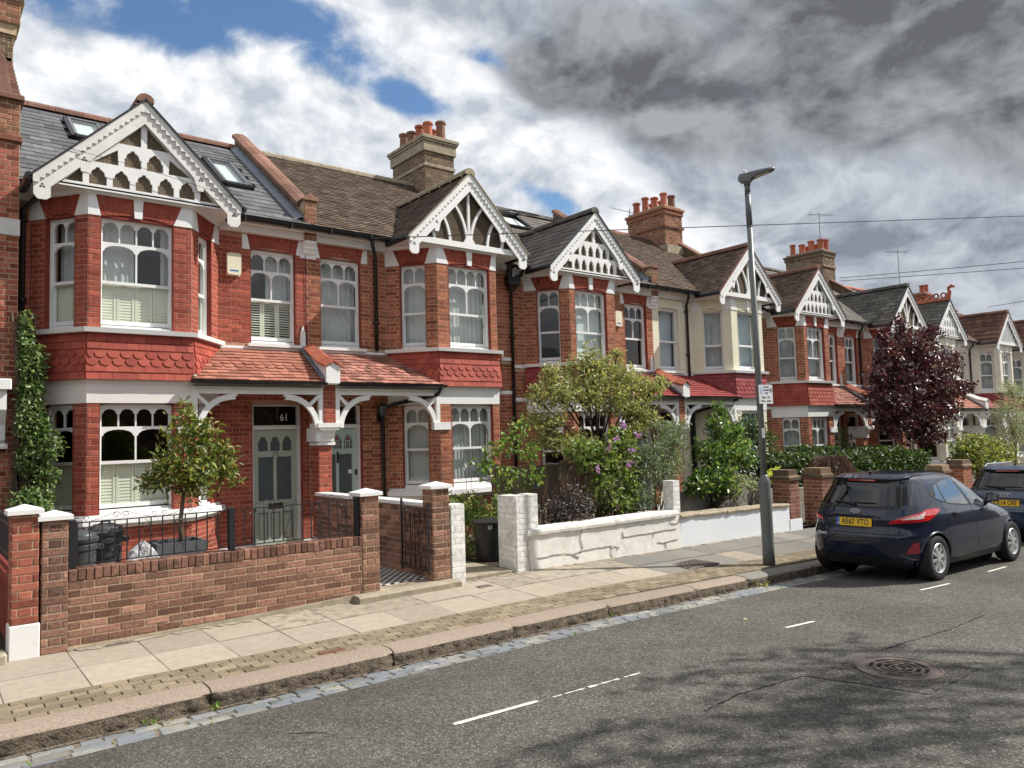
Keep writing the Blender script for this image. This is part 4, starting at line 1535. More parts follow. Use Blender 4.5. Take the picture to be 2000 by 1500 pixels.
    stl = cfg.get('wstyle', 'arch')
    def W(F, w, za, zb_, key, nt, nm, zr_, zt):
        window(H, F, w[0], w[1], za, zb_, nt, nm, z0 * 0 + zr_, zt, ws.get(key, 'net'), style=stl, objs=so, frame_m='white_paint')
    W(F_front, wf, Z_SILL1, Z_SPR, 'uf', 4, 2, 4.27, 4.83)
    W(F_ci, wi, Z_SILL1, Z_SPR, 'ui', 2, 1, 4.27, 4.83)
    W(F_co, wo, Z_SILL1, Z_SPR, 'uo', 2, 1, 4.27, 4.83)
    W(F_main, mw, Z_SILL1, Z_SPR, 'um', 3, 2, 4.36, 4.85)
    W(F_front, wf, GS, GH - .03, 'gf', 4, 2, 1.69, 2.17)
    W(F_ci, wi, GS, GH - .03, 'gi', 2, 1, 1.69, 2.17)
    W(F_co, wo, GS, GH - .03, 'go', 2, 1, 1.69, 2.17)
    # ---- door
    dc = cfg.get('door', 'door_sage')
    d0, d1 = dr
    m = MB()
    m.plate(F_main, [(d0, .10), (d1, .10)] + [(d1 - (d1 - d0) * k / 8, 2.54 + .05 * (1 - (k / 4 - 1) ** 2)) for k in range(9)], [[(d0 + .05, .10001), (d1 - .05, .10001), (d1 - .05, 2.13), (d0 + .05, 2.13)], [(d0 + .05, 2.20), (d1 - .05, 2.20), (d1 - .05, 2.53), (d0 + .05, 2.53)]], -.16, -.07)
    m.fbox(F_main, d0 + .001, d1 - .001, 2.135, 2.17, -.10, -.045)
    D = m.build('door_frame', wp, H)
    solid('fanlight', D, 'pane', lambda m: m.quad(F_main(d0 + .04, 2.19, -.12), F_main(d1 - .04, 2.19, -.12), F_main(d1 - .04, 2.54, -.12), F_main(d0 + .04, 2.54, -.12)))
    x0, x1 = d0 + .05, d1 - .05
    ww = x1 - x0
    m = MB()
    lt = []
    lw = ww * .215
    for k in range(3):
        xa = x0 + ww * .12 + k * (lw + ww * .058)
        lt.append(arch_pane(xa, xa + lw, 1.76, 2.01, lw * .55, shoulder=.02))
    for k in range(2):
        xa = x0 + ww * .12 + k * ww * .41
        lt.append([(xa, .92), (xa + ww * .34, .92), (xa + ww * .34, 1.66), (xa, 1.66)])
    lows = []
    for k in range(3):
        xa = x0 + ww * .12 + k * (lw + ww * .058)
        lows.append([(xa, .26), (xa + lw, .26), (xa + lw, .72), (xa, .72)])
    m.plate(F_main, [(x0, .14), (x1, .14), (x1, 2.125), (x0, 2.125)], lt + lows, -.165, -.12)
    m.fbox(F_main, x0, x1, .14, 2.125, -.175, -.166)
    for lp in lows:
        m.fbox(F_main, lp[0][0] + .02, lp[1][0] - .02, .28, .70, -.164, -.142)
    DO = m.build('door', dc, H)
    gl = MB()
    for lp in lt:
        gl.fbox(F_main, lp[0][0] - .005, lp[1][0] + .005, lp[0][1] - .005, max(p[1] for p in lp) + .005, -.160, -.145)
    gl.build('door_pane', 'etched', DO)
    mk = MB()
    for lp in lt:
        a_0, a_1, zz0, zz1 = lp[0][0], lp[1][0], lp[0][1], max(p[1] for p in lp)
        i = 0
        zz = zz0 + .02
        while zz < zz1 - .01 - (.03 if zz1 > 1.8 else 0):
            xx = a_0 + .014 + (.014 if i % 2 else 0)
            while xx < a_1 - .01:
                mk.poly([F_main(xx - .008, zz, -.1435), F_main(xx, zz - .010, -.1435), F_main(xx + .008, zz, -.1435), F_main(xx, zz + .010, -.1435)])
                xx += .028
            zz += .0175
            i += 1
    mk.build('etched_pattern', 'etched_mark', DO, kind='stuff')
    mid = (x0 + x1) / 2
    hd = cfg.get('hardware', 'ring')
    if hd == 'ring':
        solid('letterbox', DO, 'brass_dark', lambda m: (m.fbox(F_main, mid - .13, mid + .13, .78, .87, -.121, -.108), m.fbox(F_main, mid - .11, mid + .11, .80, .85, -.108, -.104)))
        solid('knocker', DO, 'chrome', lambda m: (m.tube([F_main(mid + .045 * math.sin(t * pi / 8), 1.69 - .045 * math.cos(t * pi / 8), -.10) for t in range(17)], .008, 6), m.fbox(F_main, mid - .015, mid + .015, 1.72, 1.77, -.121, -.10)))
        solid('door_knob', DO, 'brass_dark', lambda m: m.lathe(F_main(x0 + .03, .77, -.10), [(.001, -.02), (.018, -.012), (.02, 0), (.018, .012), (.001, .02)], 10))
    else:
        solid('letterbox', DO, 'black_iron', lambda m: m.fbox(F_main, mid - .018, mid + .018, 1.50, 1.70, -.121, -.105))
        kx_ = x1 - .03 if not flip else x0 + .03
        solid('door_lock', DO, 'black_iron', lambda m: m.fbox(F_main, kx_ - .02, kx_ + .02, 1.27, 1.37, -.121, -.105))
    # rooms behind: a dark back wall so that windows look into depth
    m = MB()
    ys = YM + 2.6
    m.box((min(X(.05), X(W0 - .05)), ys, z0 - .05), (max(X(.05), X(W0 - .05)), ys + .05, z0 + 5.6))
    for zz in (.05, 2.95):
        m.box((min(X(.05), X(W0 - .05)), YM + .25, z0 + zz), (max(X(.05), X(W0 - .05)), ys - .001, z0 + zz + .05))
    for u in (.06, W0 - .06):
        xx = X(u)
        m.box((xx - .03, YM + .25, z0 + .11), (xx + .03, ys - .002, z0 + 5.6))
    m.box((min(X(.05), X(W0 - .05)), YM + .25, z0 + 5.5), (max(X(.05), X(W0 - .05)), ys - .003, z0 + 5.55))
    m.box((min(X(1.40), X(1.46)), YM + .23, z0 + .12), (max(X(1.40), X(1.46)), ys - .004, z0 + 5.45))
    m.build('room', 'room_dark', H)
    # ---- main roof
    rf = cfg['roof']
    zr0 = z0 + Z_GUT
    sl = Vector((0, 1, RS)).normalized()
    yE = YM - .27
    Ls = (RIDGE_Y - yE) / sl.y
    zri = zr0 + (RIDGE_Y - yE) * RS
    uc = 2.91
    Lx = X(0) if not flip else X(W0)
    gh = 1.30 + .0                                  # rise of the gable ridge above eaves
    zge = 5.60
    # gable roof: ridge height and where it runs into the main roof
    zgr = cfg.get('zridge', 6.97)
    hwg = 1.40
    yv = lambda z: yE + (z - Z_GUT) / RS
    def in_gable(a, t):                              # is the main-roof point hidden under the gable roof?
        x = Lx + a
        u = (x - P) * s
        y = yE + t * sl.y
        zz = Z_GUT + (y - yE) * RS
        return abs(u - uc) < hwg and zz < zgr - (zgr - zge) * abs(u - uc) / hwg - .02
    m = MB()
    xa, xb = sorted((X(0), X(W0)))
    m.quad((xa, yE, zr0 - .03), (xb, yE, zr0 - .03), (xb, RIDGE_Y, zri - .03), (xa, RIDGE_Y, zri - .03))
    m.quad((xa, RIDGE_Y, zri - .03), (xb, RIDGE_Y, zri - .03), (xb, RIDGE_Y + 3.6, zri - .03 - 3.6 * RS), (xa, RIDGE_Y + 3.6, zri - .03 - 3.6 * RS))
    m.box((xa, RIDGE_Y + 3.3, z0), (xb, RIDGE_Y + 3.5, zri - 3.45 * RS))
    ROOF = m.build('roof', rf, H)
    if 'slate' in rf:
        gg, tw = .225, .30
    elif rf == 'tile_darkbrown':
        gg, tw = .30, .22
    else:
        gg, tw = .105, .168
    sk = cfg.get('skylights', [])
    def skip(a, t):
        if in_gable(a, t):
            return True
        for (u0_, u1_, t0_, t1_) in sk:
            u = (Lx + a - P) * s
            if u0_ < u < u1_ and t0_ < t < t1_:
                return True
        return False
    nr = int(Ls / gg)
    slope_tiles(ROOF, rf, (Lx, yE - .03, zr0), (1, 0, 0), sl, nr, gg, tw, lambda t: (.02, W0 - .02), th=.007 if 'slate' in rf else .012, limit=300 if (det == 2 and 'slate' in rf) else 0, name='slate' if 'slate' in rf else 'roof_tile', stuff='slates' if 'slate' in rf else 'roof_tiles', lift=.010 if 'slate' in rf else .018, jit=.003 if 'slate' in rf else .006, skip=skip)
    rc = cfg.get('ridge', 'terracotta_dark')
    m = MB()
    k = 0
    x = xa
    RI = None
    rt = []
    while x < xb - .02:
        x2 = min(x + .45, xb)
        q = [(x + .004, RIDGE_Y + .13 * math.cos(a), zri - .02 + .115 * math.sin(a)) for a in np.linspace(-.15, pi + .15, 7)]
        q2 = [(x2 - .004, p[1], p[2]) for p in q]
        mm = MB()
        mm.grid([q, q2])
        mm.poly(q)
        mm.poly(q2)
        mm.build('ridge_tile', rc, ROOF, smooth=False)
        x = x2
    # skylights
    for (u0_, u1_, t0_, t1_) in sk:
        a0, a1 = sorted((X(u0_), X(u1_)))
        nn = Vector((0, -RS, 1)).normalized()
        def S(a, t, e):
            return Vector((a, yE, zr0)) + sl * t + nn * e
        op = cfg.get('sky_open', 0)
        m = MB()
        for (b0, b1, q0, q1) in ((a0, a1, t0_, t0_ + .07), (a0, a1, t1_ - .06, t1_), (a0, a0 + .06, t0_, t1_), (a1 - .06, a1, t0_, t1_)):
            m.hexa([S(b0, q0, -.02), S(b1, q0, -.02), S(b1, q1, -.02), S(b0, q1, -.02), S(b0, q0, .09), S(b1, q0, .09), S(b1, q1, .09), S(b0, q1, .09)])
        SKY = m.build('skylight', 'black_iron', H)
        lf = .0
        m = MB()
        for (b0, b1, q0, q1) in ((a0 + .05, a1 - .05, t0_ + .05, t0_ + .11), (a0 + .05, a1 - .05, t1_ - .11, t1_ - .05), (a0 + .05, a0 + .10, t0_ + .05, t1_ - .05), (a1 - .10, a1 - .05, t0_ + .05, t1_ - .05)):
            m.hexa([S(b, q, e + op * (t1_ - q) / (t1_ - t0_)) for e in (.07, .105) for b, q in ((b0, q0), (b1, q0), (b1, q1), (b0, q1))])
        m.build('skylight_sash', 'lamp_head_grey', SKY)
        solid('pane', SKY, 'pane', lambda m: m.quad(S(a0 + .09, t0_ + .09, .09 + op), S(a1 - .09, t0_ + .09, .09 + op), S(a1 - .09, t1_ - .09, .09), S(a0 + .09, t1_ - .09, .09)))
        solid('blind', SKY, 'blind_pale', lambda m: m.quad(S(a0 + .09, t0_ + .09, .02), S(a1 - .09, t0_ + .09, .02), S(a1 - .09, t1_ - .09, .02), S(a0 + .09, t1_ - .09, .02)))
    # ---- gable over the bay
    yF = YG - .09
    gm = cfg.get('groof', rf)
    yR = yv(zgr)
    yEv = yv(zge)
    GR = MB()
    for q in (-1, 1):
        GR.add([(X(uc), yF, z0 + zgr), (X(uc), yR, z0 + zgr), (X(uc + q * hwg), max(yEv, YM - .28), z0 + zge), (X(uc + q * hwg), yF, z0 + zge)], [(0, 1, 2, 3)])
    GRO = GR.build('gable_roof', gm, H)
    if 'slate' in gm:
        gg2, tw2 = .19, .30
    elif gm == 'tile_darkbrown':
        gg2, tw2 = .27, .20
    else:
        gg2, tw2 = .105, .168
    for q in (-1, 1):
        d = Vector((0, 1, 0))
        up = Vector((s * -q * hwg, 0, zgr - zge)).normalized()
        Lg = math.hypot(hwg, zgr - zge)
        n_r = int(Lg / gg2)
        def ext(t, Lg=Lg):
            f = min(1, t / Lg)
            y1 = max(yEv, YM - .28) + (yR - max(yEv, YM - .28)) * f
            return (0, y1 - yF + .04)
        slope_tiles(GRO, gm, (X(uc + q * hwg), yF, z0 + zge), d, up, n_r, gg2, tw2, ext, th=.008, limit=0, stuff='gable_slates' if 'slate' in gm else 'gable_tiles', lift=.011 if 'slate' in gm else .017, jit=.004)
    m = MB()
    q = [(X(uc) + .12 * math.cos(a), z0 + zgr - .01 + .10 * math.sin(a)) for a in np.linspace(-.3, pi + .3, 7)]
    yy = yF - .02
    while yy < yR:
        y2 = min(yy + .4, yR + .05)
        m.grid([[(x, yy + .003, z) for x, z in q], [(x, y2 - .003, z) for x, z in q]])
        m.poly([(x, yy + .003, z) for x, z in q])
        yy = y2
    m.build('gable_ridge', cfg.get('gridge', rc), GRO)
    # gable face: frame F_g with a=0 on the gable axis
    Fg = frame((X(uc) - 3, YG), (X(uc) + 3, YG), z0)
    G = lambda a, z, e=0.0: Fg(a + 3, z, e)
    G.n, G.d, G.L = Fg.n, Fg.d, Fg.L
    slp = (zgr - zge) / hwg
    zap = zgr - .03
    zt = lambda a: zap - slp * abs(a)
    zbase = Z_HEAD + .03
    # infill
    inf = cfg.get('infill', 'roughcast')
    hb = (zap - .25 - zbase) / slp
    GAB = solid('gable', H, inf, lambda m: m.prism([G(-hb - .1, zbase + .02, -.02), G(hb + .1, zbase + .02, -.02), G(0, zap - .15, -.02)], -Fg.n * .08))
    # white soffit below the overhanging corners
    solid('soffit', H, cfg.get('trim2', 'white_old'), lambda m: m.box((X(uc) - hwg + .06, YG - .02, z0 + Z_HEAD + .051), (X(uc) + hwg - .06, YM - .02, z0 + Z_HEAD + .075)))
    solid('side_fascia', H, cfg.get('trim2', 'white_old'), lambda m: [m.box((X(uc + q * (hwg - .06)) - .02, YG - .02, z0 + Z_HEAD + .076), (X(uc + q * (hwg - .06)) + .02, YM - .1, z0 + zge + .0)) for q in (-1, 1)])
    for q in (-1, 1):
        xq = X(uc + q * (hwg + .03))
        solid('gable_gutter', H, 'black_gloss', lambda m: m.tube([(xq, YG - .08, z0 + zge - .03), (xq, YM - .25, z0 + zge - .03)], .055, 8))
    # timber work
    gs = cfg.get('gable_style', 'cusp')
    wd = cfg.get('timber', 'white_paint')
    sw = .235 * math.sqrt(1 + slp * slp)              # vertical depth of the bargeboard
    if gs in ('cusp', 'cusp_narrow', 'cusp_white'):
        zi = lambda a: zap - sw + .03 - slp * abs(a)
        bt = zbase + .08
        hw1 = (zi(0) - bt) / slp
        nb = 5 if gs == 'cusp' else 6
        holes = []
        r1 = .21 if gs == 'cusp' else .25
        tot = 2 * hw1
        if gs == 'cusp':
            pw, gap = .225, .075
        else:
            pw, gap = .155, .062
        def cusp(x, b, h, w):
            n1 = [(x - w / 2, b), (x + w / 2, b), (x + w / 2, b + h * .52), (x + w * .40, b + h * .52)]
            arc = [(x + w * .40 * math.cos(t), b + h * .56 + h * .36 * math.sin(t)) for t in np.linspace(.1, pi / 2 - .35, 4)]
            tip = [(x + w * .11, b + h * .93), (x + w * .11, b + h), (x - w * .11, b + h), (x - w * .11, b + h * .93)]
            return n1 + arc + tip + [(2 * x - p[0], p[1]) for p in reversed(arc)] + [(x - w * .40, b + h * .52), (x - w / 2, b + h * .52)]
        rows = [(bt, .25 if gs == 'cusp' else .245, nb), (bt + .325, .25 if gs == 'cusp' else .245, nb - 3 + (1 if gs != 'cusp' else 0))]
        for (b, h, cnt) in rows:
            off = -(cnt - 1) / 2 * (pw + gap)
            for k in range(cnt):
                x = off + k * (pw + gap)
                if zi(abs(x) + pw * .3) - (b + h) > .0:
                    holes.append(cusp(x, b, h, pw))
            xe = off + cnt * (pw + gap) - pw / 2
            xw = (zi(0) - b - .03) / slp
            if xw - xe > .08:
                zz = min(b + h * .9, zi(xe + .015) - .02)
                for q in (-1, 1):
                    holes.append([(q * xe, b), (q * (xw - .02), b), (q * (xe + .012), zz)] if q > 0 else [(q * (xw - .02), b), (q * xe, b), (q * (xe + .012), zz)])
        bt3 = bt + .655
        xw = (zi(0) - bt3 - .03) / slp
        if xw > .12:
            for q in (-1, 1):
                holes.append([(q * .04, bt3), (q * xw, bt3), (q * .04, zi(.04) - .03)] if q > 0 else [(q * xw, bt3), (q * .04, bt3), (q * .04, zi(.04) - .03)])
        outer = [(-hw1 - .22, zbase), (hw1 + .22, zbase), (hw1 + .12, bt), (0, zi(0) + .12), (-hw1 - .12, bt)]
        solid('gable_timber', GAB, wd, lambda m: m.plate(G, outer, holes, -.02, .02))
    elif gs == 'fan':
        zi = lambda a: zap - sw + .03 - slp * abs(a)
        bt = zbase + .10
        hw1 = (zi(0) - bt) / slp
        def fan(m):
            m.fbox(G, -hw1 - .2, hw1 + .2, zbase, bt + .01, -.02, .025)
            m.prism([G(-.14, bt, .022), G(.14, bt, .022), G(.045, bt + .16, .022), G(-.045, bt + .16, .022)], -Fg.n * .04)
            m.fbox(G, -.024, .024, bt + .16, zi(0) + .1, -.02, .022)
            def rib(p0, p1, p2, w=.05):
                pts = []
                for k in range(9):
                    t = k / 8
                    pts.append((Vector(p0) * (1 - t) ** 2 + Vector(p1) * 2 * t * (1 - t) + Vector(p2) * t * t))
                for k in range(8):
                    a, b = pts[k], pts[k + 1]
                    d_ = (b - a).normalized()
                    nn = Vector((-d_.y, d_.x)) * w / 2
                    m.prism([G(*(a - nn), .020), G(*(b - nn), .020), G(*(b + nn), .020), G(*(a + nn), .020)], -Fg.n * .04)
            for q in (-1, 1):
                rib((q * .05, bt + .10), (q * .09, bt + .50), (q * .36, zi(.36) + .08))
                rib((q * .44, bt), (q * .46, bt + .30), (q * .62, zi(.62) + .08))
                rib((q * .80, bt), (q * .81, bt + .12), (q * .87, zi(.87) + .08))
        solid('gable_timber', GAB, wd, fan)
    else:
        zi = lambda a: zap - sw + .03 - slp * abs(a)
        def plain(m):
            m.fbox(G, -1.2, 1.2, zbase, zbase + .12, -.02, .025)
            for k in range(-5, 6):
                x = k * .2
                if zi(abs(x)) > zbase + .2:
                    m.fbox(G, x - .02, x + .02, zbase + .12, zi(abs(x)) + .05, -.02, .02)
        solid('gable_timber', GAB, wd, plain)
    # bargeboards
    bd = cfg.get('board', 'white_paint')
    for q in (-1, 1):
        xe = hwg - .02
        pts = [(0, zap), (q * xe, zt(xe)), (q * xe, zt(xe) - .26), (q * (xe - .05), zt(xe) - .32), (q * (xe - .15), zt(xe) - .32), (q * (xe - .20), zt(xe) - .28), (q * (xe - .20), zt(xe - .20) - sw)]
        xm = xe * .50
        pts += [(q * (xm + .14), zt(xm + .14) - sw), (q * (xm + .13), zt(xm + .14) - sw - .055), (q * (xm + .05), zt(xm + .14) - sw - .055), (q * (xm - .0), zt(xm) - sw - .01), (q * (xm - .06), zt(xm - .06) - sw)] if gs != 'plain' else []
        pts += [(0, zap - sw)]
        if q < 0:
            pts = pts[::-1]
        B = solid('bargeboard', H, bd, lambda m: m.plate(G, pts, [], .05, .08))
        # saw-tooth verge strip
        nt_ = 20 if det else 14
        tp = [(0, zap + .01), (q * (xe + .01), zt(xe + .01) + .01), (q * (xe + .01), zt(xe) - .085)]
        for k in range(nt_, 0, -1):
            xa_ = xe * k / nt_
            xb_ = xe * (k - 1) / nt_
            tp += [(q * xa_, zt(xa_) - .10), (q * (xb_ + .006), zt(xa_) - .10)]
        tp += [(0, zap - .105)]
        if q < 0:
            tp = tp[::-1]
        solid('sawtooth_strip', B, bd, lambda m: m.plate(G, tp, [], .08, .105))
        solid('verge', H, 'black_iron' if 'slate' in gm else rc, lambda m: m.prism([G(0, zap + .01, .13), G(q * (xe + .05), zt(xe + .05) + .01, .13), G(q * (xe + .05), zt(xe + .05) + .04, .13), G(0, zap + .045, .13)], -Fg.n * .12))
        if det:
            tf = MB()
            for xx in (xe - .10, xm + .09):
                zc = zt(xx) - .235 if xx > xm + .2 else zt(xx) - sw + .07
                for aa in (90, 210, 330):
                    cx_, cz_ = q * xx + .022 * math.cos(math.radians(aa)), zc + .022 * math.sin(math.radians(aa))
                    tf.poly([G(cx_ + .016 * math.cos(t), cz_ + .016 * math.sin(t), .0815) for t in np.linspace(0, 2 * pi, 9)[:-1]])
            tf.build('trefoil', 'ink', B)
    # ---- gutters and pipes along the main eaves
    def gut(u0, u1):
        x0_, x1_ = sorted((X(u0), X(u1)))
        m = MB()
        pr = [(YM - .29 + .06 * math.cos(a), z0 + Z_GUT + .005 + .06 * math.sin(a)) for a in np.linspace(pi, 2 * pi, 7)]
        pr = [(YM - .36, z0 + Z_GUT + .03)] + pr + [(YM - .22, z0 + Z_GUT + .03)]
        m.grid([[(x0_, y, z) for y, z in pr], [(x1_, y, z) for y, z in pr]])
        m.poly([(x0_, y, z) for y, z in pr])
        m.poly([(x1_, y, z) for y, z in pr])
        xx = x0_ + .3
        while xx < x1_ - .1:
            m.box((xx - .012, YM - .365, z0 + Z_GUT - .062), (xx + .012, YM - .21, z0 + Z_GUT + .034))
            xx += .8
        return m.build('gutter', 'black_gloss', H)
    gut(0.0, uc - hwg + .02)
    gut(uc + hwg - .02, W0)
    # ---- porch roof between the party line and the bay
    pt = cfg.get('ptile', 'tile_porch')
    yP = YB - .13
    zPe, zPt = 2.88, 3.50
    sp = Vector((0, YM - yP, zPt - zPe)).normalized()
    Lp = math.hypot(YM - yP, zPt - zPe)
    u_in = .13
    def uo(t):
        y = yP + sp.y * t
        if y < YB:
            return 2.23
        return 2.21 - .64 * (y - YB) / (YM - YB)
    xs_ = sorted((X(u_in), X(2.2)))
    m = MB()
    m.add([(X(u_in), yP, z0 + zPe), (X(2.23), yP, z0 + zPe), (X(2.21), YB, z0 + zPe + (YB - yP) * (zPt - zPe) / (YM - yP)), (X(1.57), YM, z0 + zPt), (X(u_in), YM, z0 + zPt)], [(0, 1, 2, 3, 4)])
    PB = m.build('porch_roof', pt, H)
    m = MB()
    m.add([(X(u_in), yP, z0 + zPe - .10), (X(2.23), yP, z0 + zPe - .10), (X(2.21), YB, z0 + zPe - .10), (X(1.57), YM, z0 + zPe - .10), (X(u_in), YM, z0 + zPe - .10)], [(0, 1, 2, 3, 4)])
    m.build('porch_soffit', cfg.get('psoffit', 'white_old'), H)
    PR = PB
    org = (X(0), yP, z0 + zPe) if not flip else (X(2.3), yP, z0 + zPe)
    def pext(t):
        a, b = u_in, uo(t)
        return (a, b) if not flip else (2.3 - b, 2.3 - a)
    nrp = int(Lp / .105)
    slope_tiles(PR, pt, org, (1, 0, 0), sp, nrp, .105, .168, pext, th=.013, limit=200 if det == 2 else 0, name='porch_tile', stuff='porch_tiles', lift=.018, shape=(lambda k: k in (4, 5)) if det else None, jit=.005, over=.015)
    solid('porch_flashing', PR, wp, lambda m: m.box((min(X(u_in), X(1.57)), YM - .03, z0 + zPt - .01), (max(X(u_in), X(1.57)), YM - .001, z0 + zPt + .02)))
    if cfg.get('hip'):
        solid('mortar_fillet', PR, 'coping_stone', lambda m: m.tube([(X(2.21), YB - .10, z0 + zPe + .03), (X(2.10), YB + .10, z0 + zPe + .16), (X(1.60), YM - .02, z0 + zPt + .02)], [.035, .042, .03], 6))
    x0_, x1_ = sorted((X(.11), X(2.26)))
    def pg(m):
        pr = [(yP - .03 + .05 * math.cos(a), z0 + zPe - .01 + .05 * math.sin(a)) for a in np.linspace(pi, 2 * pi, 6)]
        m.grid([[(x0_, y, z) for y, z in pr], [(x1_, y, z) for y, z in pr]])
        m.poly([(x0_, y, z) for y, z in pr])
        m.poly([(x1_, y, z) for y, z in pr])
        m.box((x0_, yP - .003, z0 + zPe - .055), (x1_, yP + .02, z0 + zPe - .002))
    solid('porch_gutter', H, 'black_gloss', pg)
    # timber frieze with arched brackets
    pf = cfg.get('pframe', 'white_paint')
    Fp = fr((X(.11), YB - .02), (X(2.21), YB - .02))
    Lf = Fp.L
    def frieze(m):
        m.fbox(Fp, 0, Lf, 2.68, 2.80, -.09, .0)
        m.fbox(Fp, 0, Lf, 2.80, 2.835, -.09, .025)
        for q in (0, 1):
            pos = lambda a: a if q == 0 else Lf - a
            r = .56
            zc = 2.68 - r
            foot = 2.20 if ((q == 0) != flip) else 2.06
            m.fbox(Fp, *sorted((pos(0), pos(.075))), foot, 2.68, -.075, -.003)
            pts_o, pts_i = [], []
            for k in range(9):
                t = pi / 2 * k / 8
                pts_o.append((.06 + r * (1 - math.cos(t)) * 1.0, zc + r * math.sin(t)))
                pts_i.append((.06 + .085 + (r - .085) * (1 - math.cos(t)) + (.03 if k > 6 else 0), zc + (r - .085) * math.sin(t)))
            for k in range(8):
                qd = [pts_o[k], pts_o[k + 1], pts_i[k + 1], pts_i[k]]
                m.prism([Fp(pos(a), z, -.006) for a, z in qd], -Fp.n * .06)
            if foot < zc:
                m.fbox(Fp, *sorted((pos(.06), pos(.145))), foot, zc, -.066, -.006)
            a_, b_ = Vector((.07, 2.66)), Vector((.27, 2.47))
            d_ = (b_ - a_).normalized()
            nn = Vector((-d_.y, d_.x)) * .026
            m.prism([Fp(pos(p.x), p.y, -.010) for p in (a_ - nn, b_ - nn, b_ + nn, a_ + nn)], -Fp.n * .05)
            m.fbox(Fp, *sorted((pos(.60), pos(.67))), 2.64, 2.681, -.07, -.004)
    solid('porch_frame', H, pf, frieze)
    # scrolled corbel on the bay pier
    q0, q1 = sorted((X(2.06), X(2.43)))
    solid('porch_corbel', H, wp, lambda m: (m.prism([(q0, YB - .035, z0 + 2.19), (q1, YB - .035, z0 + 2.19), (q1, YB - .035, z0 + 2.04), (X(2.20) if not flip else q1, YB - .035, z0 + 2.03)] if False else [(q0, YB - .04, z0 + 2.19), (q1, YB - .04, z0 + 2.19), (q1, YB - .04, z0 + 2.05), (q0, YB - .04, z0 + 2.05)], (0, .10, 0)),))
    # downpipes
    for (u, ya, zt_, zb_) in cfg.get('pipes', []):
        x = X(u)
        def pipe(m):
            m.tube([(x - s * .18, YM - .28, z0 + Z_GUT - .05), (x - s * .17, YM - .26, z0 + Z_GUT - .14), (x, ya, z0 + Z_GUT - .32), (x, ya, z0 + zb_)], .036, 8)
            for zz in np.arange(zb_ + .5, Z_GUT - .5, 1.15):
                m.tube([(x, ya, z0 + zz), (x, ya, z0 + zz + .07)], .045, 8)
                m.box((x - .06, ya - .01, z0 + zz + .02), (x + .06, YM, z0 + zz + .05))
        solid('downpipe', H, 'black_gloss', pipe, smooth=True)
    return H, X
# ------------------------------------------------------------------ what the paired houses share (kept with the left house of each pair)
def box_bricks(H, x0, x1, y0, y1, z0, z1, material, mortar, sides=('front', 'left'), limit=0, name='brick', body='shaft', ph=0, bond='flemish', ch=.075):
    """square brick shaft: mortar core with bricks on the sides that can be seen"""
    solid(body, H, mortar, lambda m: m.box((x0 + .004, y0 + .004, z0), (x1 - .004, y1 - .004, z1)))
    ls = []
    if 'front' in sides:
        F = frame((x0, y0 + .004), (x1, y0 + .004))
        ls.append((F, courses(F, z0, z1, lambda z: [(0, F.L)], ch=ch, bond=bond, phase=ph)))
    if 'left' in sides:
        F2 = lambda a, z, e=0.0: Vector((x0 + .004 - e, y1 - a, z))
        F2.n, F2.d, F2.L = Vector((-1, 0, 0)), Vector((0, -1, 0)), y1 - y0
        ls.append((F2, courses(F2, z0, z1, lambda z: [(0, F2.L)], ch=ch, bond=bond, phase=ph + 1)))
    if 'right' in sides:
        F3 = lambda a, z, e=0.0: Vector((x1 - .004 + e, y0 + a, z))
        F3.n, F3.d, F3.L = Vector((1, 0, 0)), Vector((0, 1, 0)), y1 - y0
        ls.append((F3, courses(F3, z0, z1, lambda z: [(0, F3.L)], ch=ch, bond=bond, phase=ph + 1)))
    lay_bricks(ls, H, material, limit=limit, name=name)

